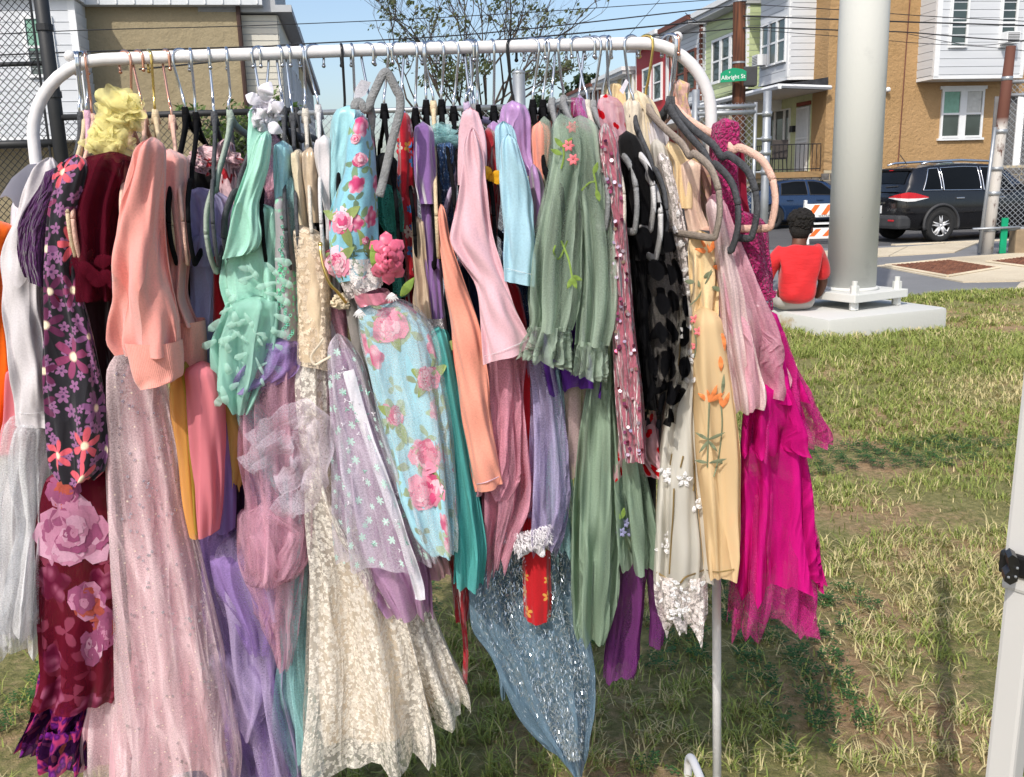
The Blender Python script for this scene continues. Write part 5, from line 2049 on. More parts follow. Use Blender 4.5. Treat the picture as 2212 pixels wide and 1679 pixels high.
def cloth(name, rows, Y, mat, parent=None, dep=0.04, nf=7, amp=0.006, seed=0, hs=0.0, rag=0.0, cap=True, grow=1.0, nt=56, close=False, uvo=None, sharp=1.0, lean=0.0, scal=0):
    """a hanging tube of cloth. rows: (v, left u, right u) at Y metres; dep: half depth; nf, amp: folds, their depth in metres;
    hs: the hem rises by this many picture units from left to right; rag: ragged hem; lean: near edge moves by this much from top to hem"""
    r = np.random.default_rng(seed + 1000)
    flatc = mat.name in FLATSET or 'fleece' in mat.name
    if mat.name in FLATSET:
        dep *= 0.42
    elif dep > 0.03:
        dep *= 0.82
        amp *= 1.5
    rows = sorted(rows)
    v = np.array([q[0] for q in rows], float)
    L = np.array([q[1] for q in rows], float)
    Rr = np.array([q[2] for q in rows], float)
    nv = int(max(14, min(64, (v[-1] - v[0]) / 11)))
    vv = np.linspace(v[0], v[-1], nv)
    if len(v) > 2:
        d0, d1 = np.gradient(L, v), np.gradient(Rr, v)

        def herm(y, d):
            out = np.empty(nv)
            for i, x in enumerate(vv):
                k = min(max(np.searchsorted(v, x) - 1, 0), len(v) - 2)
                h = v[k + 1] - v[k]
                t = (x - v[k]) / h
                # limited tangents
                s_ = (y[k + 1] - y[k]) / h
                a, b = d[k], d[k + 1]
                if s_ == 0:
                    a = b = 0
                else:
                    a = 0 if a / s_ < 0 else np.sign(s_) * min(abs(a), 3 * abs(s_))
                    b = 0 if b / s_ < 0 else np.sign(s_) * min(abs(b), 3 * abs(s_))
                out[i] = y[k] * (1 + 2 * t) * (1 - t) ** 2 + h * a * t * (1 - t) ** 2 + y[k + 1] * t * t * (3 - 2 * t) + h * b * t * t * (t - 1)
            return out
        Lu, Ru = herm(L, d0), herm(Rr, d1)
    else:
        Lu, Ru = np.interp(vv, v, L), np.interp(vv, v, Rr)
    th = np.linspace(-math.pi / 2, 1.5 * math.pi, nt + 1)
    ph = r.random(6) * 6.28
    dr = r.normal(0, 1, 6)
    verts, uvs = [], []
    wm0 = None
    zlen = 0.0
    prevc = None
    ph_rag = r.random(4) * 6.28
    crz = np.stack([r.random(6) * 0.45 + 0.12, np.round(r.normal(0, 4.0, 6)), r.normal(0, 2.6, 6), r.random(6) * 6.28], 1)
    asp = (v[-1] - v[0]) / max(60.0, float(np.mean(Rr - L))) * 0.5
    for i in range(nv):
        f = i / (nv - 1)
        Yi = Y + lean * f
        pl, pr = W(Lu[i], vv[i], Yi), W(Ru[i], vv[i], Yi)
        c = (pl + pr) / 2
        hx = (pr - pl) / 2
        if prevc is not None:
            zlen += (c - prevc).length
        prevc = c
        cs = 1.0
        if cap and f < 0.06:
            cs = math.sqrt(max(0.02, 1 - (1 - f / 0.06) ** 2))
        A = amp * (1.7 if nf >= 6 else 1.25) * (grow * f + (1 - grow) * 1.0 if grow <= 1 else f * grow) + amp * 0.25
        if hx.length < 0.03:
            A *= max(0.25, hx.length / 0.03)
        wob = 0.9 * math.sin(3.1 * f + ph[4]) + 0.5 * math.sin(7.3 * f + ph[5])
        row = []
        for j, t in enumerate(th):
            Fv = 1.2 * math.asin(math.cos(nf * t + ph[0] + wob * 0.9 * dr[0])) / 1.571
            Fv += 0.65 * math.asin(math.cos((nf * 1.618 + 0.4) * t + ph[1] - 1.1 * wob)) / 1.571 + 0.3 * math.cos((nf * 2.7) * t + ph[2] + 2.0 * wob * dr[1])
            Fv *= 0.66
            cz = 0.0
            for q_ in range(6):
                cz += crz[q_, 0] * math.sin(crz[q_, 1] * t + crz[q_, 2] * f * asp + crz[q_, 3])
            Fv += cz * ((0.0042 if flatc else 0.0022) + 0.25 * A) / max(A, 1e-4)
            ct, st = math.cos(t), math.sin(t)
            ex = math.copysign(abs(ct) ** 0.75, ct)
            p = c + hx * (ex * cs * (1 + 0.5 * A / max(hx.length, 0.02) * Fv * (0.4 + 0.6 * abs(st)))) + Vector((0, -1, 0)) * (dep * cs * st + A * Fv)
            dz = 0.0
            if f > 0.55 and (hs or rag or scal):
                w = (f - 0.55) / 0.45
                if hs:
                    dz += hs * (ct * 0.5 + 0.5) * w * w
                if rag:
                    dz += rag * w ** 3 * (math.sin(3 * t + ph_rag[0]) + 0.7 * math.sin(7 * t + ph_rag[1]) + 0.6 * math.sin(13 * t + ph_rag[2]))
                if scal:
                    dz -= scal * w ** 4 * abs(math.sin(nf * t * 0.5 + ph[0] / 2))
            p = p + ZZ * (dz / FPX * Y)
            row.append(p)
        verts += row
        ac = [0.0]
        for j in range(nt):
            ac.append(ac[-1] + (row[j + 1] - row[j]).length)
        mid = ac[nt // 2]
        for j in range(nt + 1):
            uvs.append((ac[j] - mid + seed * 0.37, -zlen + seed * 0.21))
    faces = []
    m = nt + 1
    for i in range(nv - 1):
        for j in range(nt):
            a = i * m + j
            faces.append((a, a + 1, a + m + 1, a + m))
    if cap:
        faces.append(tuple(range(nt))[::-1])
    if close:
        faces.append(tuple((nv - 1) * m + j for j in range(nt)))
    return mesh_obj(name, verts, faces, mat, parent, True, uvs)


GRPG = 'children\'s clothes on the rack'


def garment(name, label, cat, u, v, Y):
    return thing(name, label, cat, W(u, v, Y), GRPG)


def front(u, v, Y, k=0.004):
    return W(u, v, Y - k)


def blob(name, u, v, Y, r, mat, parent, seed=0, sc=(1, 1, 1), rough=0.3, n=26, petals=None, twist=3.0):
    """a crumpled puff or rosette of cloth: overlapping creased leaves of fabric around a centre"""
    rd = np.random.default_rng(seed + 50)
    c = W(u, v, Y)
    vs, fs, uv = [], [], []
    rose = twist > 10
    sheets = 13 if rose else 9 + (petals or 4)
    ng = 12
    for q in range(sheets):
        if rose:
            ang = q * 2.4
            rad = 0.15 + 0.85 * (q / sheets) ** 0.8
            ctr = Vector((math.cos(ang) * rad * 0.62, -0.75 * (1 - rad), math.sin(ang) * rad * 0.62))
            nrm = Vector((math.cos(ang) * (0.9 - 0.3 * rad), -0.55 - 0.5 * rad, math.sin(ang) * (0.9 - 0.3 * rad))).normalized()
            half = 0.22 + 0.30 * rad
        else:
            ang, el = rd.random() * 6.28, rd.random() ** 0.7
            ctr = Vector((math.cos(ang) * el * 0.62, -0.5 * (1 - el) * rd.random(), math.sin(ang) * el * 0.62))
            nrm = Vector((ctr.x + rd.normal(0, 0.5), -0.8 + rd.normal(0, 0.3), ctr.z + rd.normal(0, 0.5))).normalized()
            half = 0.42 + 0.18 * rd.random()
        a = nrm.orthogonal().normalized()
        b = nrm.cross(a)
        k = rd.normal(0, 1, (5, 4))
        base = len(vs)
        for i in range(ng):
            for j in range(ng):
                x, y = -1 + 2 * i / (ng - 1), -1 + 2 * j / (ng - 1)
                m = math.sqrt(max(1e-6, x * x + y * y))
                g_ = max(abs(x), abs(y)) / m           # square to disc
                x2, y2 = x * g_, y * g_
                d = 0.0
                for w in range(5):
                    d += 0.075 * math.sin(k[w, 0] * 3.4 * x2 + k[w, 1] * 3.4 * y2 + k[w, 2] * 3)
                d = d * (1 + rough) - 0.30 * (x2 * x2 + y2 * y2) * (0.6 if rose else 1.0)
                edge = 1 + 0.10 * math.sin(7 * math.atan2(y2, x2) + k[0, 3] * 3)
                p = ctr + a * (x2 * half * edge) + b * (y2 * half * edge) + nrm * d * 0.8
                vs.append(c + Vector((p.x * sc[0], p.y * sc[1], p.z * sc[2])) * r * 1.25)
                uv.append((x2 * r + q * 0.1, y2 * r))
        for i in range(ng - 1):
            for j in range(ng - 1):
                o = base + i * ng + j
                fs.append((o, o + ng, o + ng + 1, o + 1))
    return mesh_obj(name, vs, fs, mat, parent, True, uv)


def ribbon(name, pts, Y, width, mat, parent, th=0.0015, tw=0.0):
    """a flat strip following picture points (u, v[, dy])"""
    pp = smooth_path([W(q[0], q[1], Y + (q[2] if len(q) > 2 else 0)) for q in pts], 6)
    w = width / FPX * Y / 2
    vs, fs, uv = [], [], []
    L = 0
    for i, p in enumerate(pp):
        t = (pp[min(i + 1, len(pp) - 1)] - pp[max(0, i - 1)]).normalized()
        if i:
            L += (p - pp[i - 1]).length
        s = t.cross(Vector((0, 1, 0))).normalized()
        ang = tw * math.sin(i * 0.5)
        s = (s * math.cos(ang) + Vector((0, 1, 0)) * math.sin(ang))
        o = Vector((0, -th, 0))
        vs += [p - s * w, p + o, p + s * w]
        uv += [(0, L), (w, L), (2 * w, L)]
    for i in range(len(pp) - 1):
        for k in range(2):
            a = i * 3 + k
            fs.append((a, a + 1, a + 4, a + 3))
    return mesh_obj(name, vs, fs, mat, parent, True, uv)


def leaf(name, u, v, Y, L, wd, ang, mat, parent, cup=0.25, n=6, blunt=False):
    """one petal or leaf shaped patch lying on the cloth"""
    c = W(u, v, Y)
    k = Y / FPX
    a = Vector((math.cos(ang), 0, math.sin(ang)))
    s = Vector((-math.sin(ang), 0, math.cos(ang)))
    vs, fs, uv = [], [], []
    for i in range(n + 1):
        t = i / n
        w = wd * k * 0.5 * (math.sin(math.pi * (0.06 + 0.90 * t) ** 0.9) if not blunt else (0.25 + 0.75 * t ** 0.7) * math.sqrt(max(0.0, 1 - t ** 5)))
        p = c + a * (L * k * t) + Vector((0, -cup * wd * k * math.sin(math.pi * t), 0))
        vs += [p - s * w, p + Vector((0, -0.12 * wd * k, 0)), p + s * w]
        uv += [(t * L * k, -w), (t * L * k, 0), (t * L * k, w)]
    for i in range(n):
        for q in range(2):
            b = i * 3 + q
            fs.append((b, b + 1, b + 4, b + 3))
    return mesh_obj(name, vs, fs, mat, parent, True, uv)


def flower_print(name, o, u, v, r, cols, seed, rings=(9, 8, 7, 5), squash=1.0, leaves=None, tall=1.0):
    """one printed bloom lying on the cloth: rings of rounded petals in several tones, one mesh"""
    rd = random.Random(seed)
    y0 = hit(o, u, v, 0.0015)
    vs, fs, mi = [], [], []

    def petal(cu, cv, L, wd, ang, lift, m, pointed=False):
        k = y0 / FPX
        n = 5
        b = len(vs)
        for i in range(n + 1):
            t = i / n
            w = wd * 0.5 * (math.sin(math.pi * (0.05 + 0.93 * t)) if pointed else (0.3 + 0.7 * t ** 0.6) * math.sqrt(max(0.0, 1 - t ** 5)))
            for s in (-1, 0, 1):
                a, c = math.cos(ang) * L * t - math.sin(ang) * w * s, math.sin(ang) * L * t + math.cos(ang) * w * s
                uu, ww = cu + a * squash, cv - c * tall
                vs.append(W(uu, ww, hit(o, min(max(uu, cu - r * 0.8), cu + r * 0.8), ww, 0.0012 + lift)))
        for i in range(n):
            for s in range(2):
                q = b + i * 3 + s
                fs.append((q, q + 1, q + 4, q + 3))
                mi.append(m)

    for (lu, lv, la, ll) in (leaves or ()):
        petal(u + lu, v + lv, ll, ll * 0.42, la, 0.0001, 3, True)
    for ri, n in enumerate(rings):
        R0 = r * (1 - ri / (len(rings) + 0.35))
        a0 = rd.random() * 6.28
        for i in range(n):
            a = a0 + 6.283 * i / n + rd.gauss(0, 0.12)
            L = R0 * rd.uniform(0.85, 1.08)
            petal(u + 0.1 * r * rd.gauss(0, 0.4), v + 0.1 * r * rd.gauss(0, 0.4), L, L * 2.4 * math.sin(math.pi / n) * 1.25, a, 0.0004 * (ri * n + i % 3) / n + 0.0003 * ri, rd.choice((0, 0, 1, 2)))
    me_o = mesh_obj(name, vs, fs, None, o, True, [(p.x, p.z) for p in vs])
    for c in cols:
        me_o.data.materials.append(c)
    me_o.data.polygons.foreach_set('material_index', mi)
    return me_o


# ------------------------------------------------------------------ cloth materials
def pr_flowers(cols, scale, petals=6, rad=0.46, inner=0.28, cen=None, second=None, power=1.0, rnd=0.85):
    def f(k, uv, c):
        m, ce, cc, rel, pet = k.flowers(uv, scale, rad, petals, inner, 0.05, rnd, power=power)
        st = [(i / len(cols), srgb(x)) for i, x in enumerate(cols)]
        fc = k.ramp(cc, st, 'CONSTANT')
        fc = k.mix(k.math('MULTIPLY', k.rng(rel, 0.2, 1.0), 0.35), fc, k.mix(0.5, fc, (0.02, 0.0, 0.02)))
        if second:
            m2, ce2, cc2, r2, p2 = k.flowers(uv, second[0], second[1], 5, 0.4, 0.06, 0.9, (3.3, 7.7, 0))
            c = k.mix(m2, c, srgb(second[2]))
            c = k.mix(ce2, c, srgb(second[3]))
        c = k.mix(m, c, fc)
        if cen:
            c = k.mix(ce, c, srgb(cen))
        return c
    return f


def pr_rose(base_leaf, pinks, scale, off=(0, 0, 0), thr=0.5, soft=0.08):
    """painterly cabbage roses with leaves"""
    def f(k, uv, c):
        dist = k.noise(k.scale(uv, (scale * 3, scale * 3, 1)), 1.0, 3)
        w = k.n('VectorMath', operation='MULTIPLY_ADD')
        cmb = k.n('CombineXYZ')
        k.l(dist, cmb.inputs[0])
        k.l(k.noise(k.scale(uv, (scale * 3, scale * 3, 1), (4, 9, 0)), 1.0, 3), cmb.inputs[1])
        k.l(cmb.outputs[0], w.inputs[0])
        w.inputs[1].default_value = (0.17 / scale, 0.17 / scale, 0)
        k.l(uv, w.inputs[2])
        uvd = w.outputs[0]
        m2, _, cc2, rel2, pet2 = k.flowers(uvd, scale * 1.7, 0.62, 3, 0.04, 0.06, 0.9, (1.7, 0.4, 0), 2.2)
        c = k.mix(k.math('MULTIPLY', m2, 0.85), c, k.mix(cc2, srgb(base_leaf[0]), srgb(base_leaf[1])))
        m, ce, cc, rel, pet = k.flowers(uvd, scale, thr, 5, 0.72, 0.04, 0.75, off)
        pv = k.n('TexVoronoi', voronoi_dimensions='2D', feature='SMOOTH_F1')
        pv.inputs['Scale'].default_value = scale * 4.4
        pv.inputs['Smoothness'].default_value = 0.08
        k.l(uvd, pv.inputs['Vector'])
        sh = k.math('MULTIPLY_ADD', pv.outputs['Distance'], 1.25, k.math('MULTIPLY_ADD', rel, -0.25, 0.12))
        pc = k.ramp(sh, [(0.12, srgb(pinks[0])), (0.42, srgb(pinks[2])), (0.72, srgb(pinks[1]))])
        return k.mix(m, c, pc)
    return f


def lace_mask(scale, rad=0.55, base=0.0):
    def f(k, uv):
        m, ce, cc, rel, pet = k.flowers(uv, scale, rad, 5, 0.62, 0.05, 0.75)
        m2, c2, cc2, r2, p2 = k.flowers(uv, scale * 1.7, 0.5, 3, 0.35, 0.06, 0.9, (5.1, 2.2, 0))
        edge = k.math('MULTIPLY', k.rng(rel, 0.80, 0.92), m)
        vein = k.rng(k.noise(uv, 300.0, 2), 0.4, 0.6, 0.48, 0.66)
        fill = k.math('MULTIPLY', m, vein)
        a = k.math('MAXIMUM', k.math('MAXIMUM', fill, k.math('MULTIPLY', edge, 0.98)), k.math('MULTIPLY', m2, 0.85))
        hole = k.math('MULTIPLY', k.rng(k.noise(uv, 420.0, 2), 0.42, 0.58), 0.18)
        return k.math('ADD', a, hole)
    return f


def dots(scale, rad, col, rnd=0.25, off=(0, 0, 0)):
    def f(k, uv):
        vec = k.scale(uv, (scale, scale, 0), off)
        vo = k.n('TexVoronoi', voronoi_dimensions='2D', feature='F1')
        vo.inputs['Scale'].default_value = 1.0
        vo.inputs['Randomness'].default_value = rnd
        k.l(vec, vo.inputs['Vector'])
        return (k.rng(vo.outputs['Distance'], rad * 1.08, rad * 0.95), srgb(col) if isinstance(col, str) else col)
    return f


M = dict(
    white=fabric('white_jersey', '#d6d0d2', rough=0.8, wrinkle=0.25),
    wtulle=sheer('white_tulle', '#e8e8ea', 0.42, 0.55, mesh=0.1),
    wsatin=fabric('white_satin', '#e6e2ea', rough=0.35, sheen=0.1, spec=0.6, weave=0.05, wrinkle=0.5),
    orange=fabric('orange_felt', '#ff6a08', rough=0.9, wrinkle=0.15),
    purplecr=fabric('crinkled_purple', '#4a1c50', wrinkle=0.9, wscale=60),
    dflor=fabric('dark_floral_print', '#15121b', rough=0.7, wrinkle=0.25, var=0.05, trans=0.0,
                 printf=pr_flowers(['#5e1c46', '#dc5a68', '#8a3760', '#6a2350', '#7d4a78'], 17.0, 6, 0.58, 0.16, '#efe0c0', (44.0, 0.52, '#8c5a84', '#3f2348'), 1.3)),
    maroon=sheer('maroon_chiffon', '#5a1626', 0.80, 0.2, sscale=20),
    maroond=fabric('maroon_lining', '#2c0a14', rough=0.8),
    peony=sheer('peony_chiffon', '#6a1a2c', 0.86, 0.12, sscale=14, printf=pr_rose(('#7a2438', '#a8506a'), ('#b0607e', '#6e1e3c', '#8e3a5a'), 9.5, (0.2, 0.1, 0), 0.42)),
    dpurple=sheer('dark_purple_print', '#2e1236', 0.93, 0.1, printf=pr_rose(('#4c1d5c', '#7a3a2c'), ('#8a2f9a', '#c8457a', '#5a2070'), 16.0)),
    yellow=sheer('yellow_organza', '#f5eaa6', 0.55, 0.4, sscale=40),
    pinktul=sheer('pale_pink_tulle', '#efdadd', 0.40, 0.55, sscale=26, mesh=0.12, mask=lambda k, uv: (k.math('MULTIPLY', dots(36, 0.055, '#f5ead8', 0.5)(k, uv)[0], 0.9), srgb('#efe2d0'))),
    pinklin=fabric('pale_pink_lining', '#d3a5ae', rough=0.6, spec=0.35),
    sweat=fabric('pink_fleece', '#f0a196', rough=0.95, sheen=0.6, weave=0.7, wrinkle=0.55, wscale=9),
    sweatrib=fabric('pink_rib_knit', '#eda092', rough=0.95, sheen=0.5, weave=0.3, wrinkle=0.1, rib=120.0),
    sweat2=fabric('pale_pink_fleece', '#efaaa2', rough=0.95, sheen=0.5, weave=0.7, wrinkle=0.25, wscale=10),
    chy=sheer('apricot_chiffon', '#f0ae62', 0.72, 0.3, sscale=20),
    chp=sheer('rose_chiffon', '#e88a94', 0.85, 0.2, sscale=16),
    chv=sheer('violet_chiffon', '#8c7ab8', 0.66, 0.3, sscale=20),
    chg=sheer('gold_chiffon', '#c8a05c', 0.70, 0.3, sscale=20),
    cho=sheer('olive_chiffon', '#b8a448', 0.66, 0.3, sscale=20),
    lav=sheer('lavender_tulle', '#c4b2d6', 0.42, 0.55, sscale=22, mesh=0.1),
    vio=sheer('violet_tulle', '#a488c4', 0.52, 0.55, sscale=22, mesh=0.1),
    vlin=fabric('lavender_lining', '#9c92b6', rough=0.7),
    lilac=fabric('lilac_cotton', '#a6a4cc', rough=0.7, wrinkle=0.4),
    lilacs=sheer('lilac_organza', '#b8b4dc', 0.66, 0.35),
    rick=fabric('red_rickrack_print', '#e9c3c8', rough=0.8, wrinkle=0.6, wscale=30, printf=lambda k, uv, c: k.mix(k.rng(k.noise(k.scale(uv, (60, 30, 1)), 1.0, 2), 0.60, 0.63), c, srgb('#b01828'))),
    red=fabric('red_jersey_cloth', '#b01020', rough=0.8),
    mint=fabric('mint_satin', '#a6dcc8', rough=0.38, sheen=0.1, spec=0.55, weave=0.03, wrinkle=0.55, wscale=10),
    mintch=sheer('mint_chiffon', '#aee0d0', 0.74, 0.25, sscale=18),
    mintpet=sheer('mint_petal_organza', '#bfe6d8', 0.62, 0.04),
    silver=fabric('silver_sequin_mesh', '#a8a4a8', rough=0.6, wrinkle=0.3, printf=lambda k, uv, c: k.mix(dots(120, 0.3, '#7fe0b0', 0.9)(k, uv)[0], c, k.mix(k.rng(k.noise(uv, 14.0, 2), 0.5, 0.6), c, srgb('#86e6b4')))),
    aqua=sheer('aqua_tulle', '#a6d2d2', 0.40, 0.5, mesh=0.1),
    aquas=fabric('aqua_satin', '#9ccfd6', rough=0.4, spec=0.5, weave=0.03, wrinkle=0.5),
    pnk=sheer('rose_tulle', '#e0b0c2', 0.36, 0.55, mesh=0.1),
    laceb=sheer('cream_lace', '#ead9c2', 0.28, 0.08, trans=0.2, mask=lace_mask(62.0)),
    lacew=sheer('white_lace', '#e8e2d8', 0.36, 0.14, trans=0.2, mask=lace_mask(60.0)),
    nudel=fabric('nude_lining', '#d9c3a4', rough=0.55, spec=0.35, wrinkle=0.3),
    cream=fabric('cream_cotton', '#e2d2b4', rough=0.7),
    greybg=fabric('grey_jersey', '#8f8984', rough=0.8),
    startul=sheer('star_tulle', '#e2dae6', 0.42, 0.5, mesh=0.12, mask=lambda k, uv: (k.flowers(uv, 34.0, 0.26, 6, 0.3, 0.1, 0.8)[0], srgb('#d2f0e6'))),
    starlin=sheer('orchid_tulle', '#c69cc2', 0.72, 0.3, mesh=0.08),
    bluefl=fabric('blue_rose_satin', '#8fcde0', rough=0.45, spec=0.4, weave=0.1, wrinkle=0.4, wscale=9, var=0.06, printf=pr_rose(('#8fae5c', '#5c6a3c'), ('#f4b8cc', '#c83a72', '#e2799c'), 17.0, (0.55, 0.25, 0), 0.34)),
    bluesk=fabric('blue_rose_skirt', '#a5d6e4', rough=0.7, wrinkle=0.35, var=0.06, printf=pr_rose(('#a8bc80', '#8a8a60'), ('#f2bcca', '#cc5c82', '#e592aa'), 13.0, (0.1, 0.45, 0), 0.30)),
    netw=sheer('white_net', '#e8eef0', 0.22, 0.16, mesh=0.08),
    loopt=sheer('loose_white_tulle', '#dcd0dc', 0.36, 0.3, mesh=0.1),
    rosepk=fabric('rose_ribbon', '#d8607e', rough=0.4, spec=0.5, weave=0.03, wrinkle=0.4),
    sash=fabric('dusty_rose_satin', '#c8788a', rough=0.35, spec=0.55, weave=0.03, wrinkle=0.3),
    crochet=sheer('crochet_lace', '#e6ddda', 0.25, 0.05, trans=0.1, mask=lace_mask(70.0, 0.6)),
    teal=sheer('teal_net', '#4fa594', 0.62, 0.35, mesh=0.12),
    tealsk=sheer('turquoise_tulle', '#62bab6', 0.84, 0.25, sscale=30, mesh=0.06),
    redfl=fabric('red_floral_print', '#b81428', rough=0.7, printf=pr_flowers(['#f0d8c8', '#3a7ab8', '#e8b040', '#f07a90'], 38.0, 5, 0.4, 0.5, '#7a1018')),
    champ=fabric('champagne_satin', '#cbb59a', rough=0.32, spec=0.6, weave=0.03, wrinkle=0.5, metal=0.15),
    purple=fabric('purple_velour', '#84609c', rough=0.9, sheen=0.7, wrinkle=0.3),
    glit=fabric('blue_glitter', '#3f5f8c', rough=0.4, metal=0.4, wrinkle=0.6, wscale=40, printf=lambda k, uv, c: k.mix(k.rng(k.noise(uv, 300.0, 2), 0.58, 0.66), c, srgb('#bcd0ea'))),
    tinsel=sheer('blue_tinsel_net', '#7f9aae', 0.60, 0.45, sscale=36, mesh=0.08, mask=lambda k, uv: (k.math('MULTIPLY', k.rng(k.noise(k.scale(uv, (1, 0.22, 1)), 300.0, 2), 0.62, 0.69), 0.95), srgb('#dce8f2'))),
    peach=fabric('peach_crepe', '#f3a28c', rough=0.85, wrinkle=0.18, wscale=8, weave=0.4),
    palepk=fabric('pale_pink_cotton', '#e4b9c3', rough=0.8, wrinkle=0.22, wscale=8),
    palebl=fabric('pale_blue_cotton', '#a9cfde', rough=0.8, wrinkle=0.22, wscale=8),
    lilsat=fabric('lilac_satin', '#b98fc4', rough=0.4, spec=0.5, weave=0.03, wrinkle=0.5),
    redvel=fabric('red_velvet', '#9c1020', rough=0.8, sheen=0.8, wrinkle=0.6, wscale=30),
    bow=fabric('yellow_ribbon', '#f0b21c', rough=0.45, spec=0.4),
    pinkrag=sheer('dusty_pink_tulle', '#e0a0b2', 0.56, 0.5, mesh=0.12),
    lavrag=sheer('pale_lavender_tulle', '#bcb0d4', 0.52, 0.5, mesh=0.12),
    purrag=sheer('deep_purple_tulle', '#6a3aa0', 0.82, 0.3, mesh=0.08),
    taupet=sheer('taupe_tulle', '#b49c9c', 0.70, 0.3, mesh=0.1),
    fur=fabric('white_fur', '#e6e2e4', rough=1.0, sheen=1.0, weave=1.0, wrinkle=0.9, wscale=60),
    redleg=fabric('red_floral_legging', '#b80f1c', rough=0.7, wrinkle=0.15, printf=pr_flowers(['#e0a048', '#f0d8d0', '#c88838'], 26.0, 5, 0.36, 0.2, '#b80f1c')),
    sage=sheer('sage_tulle', '#b2c4b2', 0.52, 0.5, sscale=24, mesh=0.06),
    sagesk=sheer('sage_skirt_tulle', '#9bb19b', 0.72, 0.4, sscale=22, mesh=0.05),
    plum=sheer('plum_tulle', '#7a3c7c', 0.72, 0.2, mesh=0.06),
    hearts=sheer('pink_heart_tulle', '#efbcc6', 0.62, 0.25, mask=lambda k, uv: (k.flowers(uv, 32.0, 0.34, 2, 0.5, 0.06, 0.7)[0], srgb('#c8101c'))),
    mauvev=fabric('mauve_crushed_velvet', '#a8596a', rough=0.7, sheen=0.9, wrinkle=0.9, wscale=46, aniso=(1.0, 0.3)),
    dotnet=sheer('black_dotted_net', '#0c0b0d', 0.20, 0.2, sscale=30, trans=0.1, mesh=0.08, mask=dots(22, 0.34, (0.006, 0.006, 0.007), 0.3)),
    black=fabric('black_cloth', '#0c0b0d', rough=0.9, sheen=0.05, trans=0),
    ivory=fabric('ivory_satin', '#e0d3bd', rough=0.45, spec=0.45, wrinkle=0.5),
    offw=sheer('offwhite_chiffon', '#dedad0', 0.86, 0.15, sscale=18),
    butter=fabric('butter_satin', '#ecd0a0', rough=0.5, spec=0.4, wrinkle=0.3),
    butterch=sheer('butter_chiffon', '#efd3a6', 0.92, 0.1, sscale=14),
    liningp=fabric('blush_lining', '#e6c8b4', rough=0.4, spec=0.5, wrinkle=0.4),
    brocade=fabric('blush_gold_brocade', '#d6ab9c', rough=0.45, spec=0.45, wrinkle=0.5, wscale=20, printf=lambda k, uv, c: k.mix(k.rng(k.noise(uv, 75.0, 3), 0.53, 0.57), c, srgb('#d9bd82'))),
    blusht=sheer('blush_glitter_tulle', '#f0dcda', 0.70, 0.5, sscale=26, mesh=0.1),
    blusht2=sheer('ombre_pink_tulle', '#e4b0bf', 0.66, 0.25, sscale=26, mesh=0.1),
    hotl=fabric('hot_pink_lace', '#c81a74', rough=0.8, sheen=0.3, wrinkle=0.9, wscale=90, aniso=(1, 1), weave=0.6, var=0.35),
    hott=sheer('hot_pink_tulle', '#d41c86', 0.80, 0.4, sscale=24, mesh=0.06),
    hott2=sheer('hot_pink_net', '#d43a92', 0.42, 0.4, sscale=24, mesh=0.14),
    redlin=fabric('crimson_lining', '#8c0c30', rough=0.6),
    navy=fabric('navy_cloth', '#27345c', rough=0.8),
    teald=fabric('dark_teal_cloth', '#2c5c66', rough=0.8),
    plumd=fabric('dark_plum_cloth', '#3a2048', rough=0.8),
    label=fabric('care_label', '#dedbe2', rough=0.6, wrinkle=0.1, printf=lambda k, uv, c: k.mix(k.math('MULTIPLY', k.rng(k.math('SINE', k.math('MULTIPLY', k.n('SeparateXYZ').outputs[0] if False else k.noise(k.scale(uv, (900, 60, 1)), 1.0, 2), 60.0)), 0.5, 0.7), 0.5), c, (0.1, 0.1, 0.15))),
    sequin=flat('pink_sequin', (0.95, 0.62, 0.68), 0.08, metal=0.9, var=0.3, scale=200),
    sequind=flat('wine_sequin', (0.25, 0.05, 0.10), 0.12, metal=0.9, var=0.3, scale=200),
    iris=flat('green_sequin', (0.35, 0.95, 0.65), 0.12, metal=0.7, var=0.3, scale=200),
    applq=fabric('white_applique', '#f0eeee', rough=0.7, wrinkle=0.3, wscale=200),
    thrg=fabric('green_thread', '#7f9a44', rough=0.7, weave=0.6),
    thrs=fabric('sage_thread', '#7c8468', rough=0.7, weave=0.6),
    thro=fabric('orange_thread', '#ef8a4c', rough=0.6, weave=0.6),
    thrp=fabric('pink_thread', '#f07f86', rough=0.6, weave=0.6),
    thrgold=fabric('bronze_thread', '#8a7448', rough=0.5, weave=0.6, metal=0.3),
    thrb=fabric('blue_thread', '#9a9ac4', rough=0.6, weave=0.6),
    pk1=fabric('peony_pink', '#b87a96', rough=0.8, wrinkle=0.2, var=0.2), pk2=fabric('peony_rose', '#90466c', rough=0.8, wrinkle=0.2, var=0.25), pk3=fabric('peony_pale', '#c695ac', rough=0.8, wrinkle=0.2, var=0.2), pk4=fabric('peony_heart', '#a84a3c', rough=0.8, var=0.3),
    rs1=fabric('print_rose_pink', '#e58fa8', rough=0.7, var=0.15), rs2=fabric('print_rose_deep', '#cc4a78', rough=0.7, var=0.15), rs3=fabric('print_rose_pale', '#f3c6d2', rough=0.7, var=0.1), rs4=fabric('print_leaf_green', '#8c9c5e', rough=0.7, var=0.3),
    bead=flat('silver_beads', (0.7, 0.7, 0.72), 0.15, metal=1.0),
    glband=flat('silver_glitter_band', (0.55, 0.55, 0.57), 0.3, metal=0.8, var=0.6, scale=400, bump=0.8, bscale=500),
)

from mathutils.bvhtree import BVHTree
BV = {}


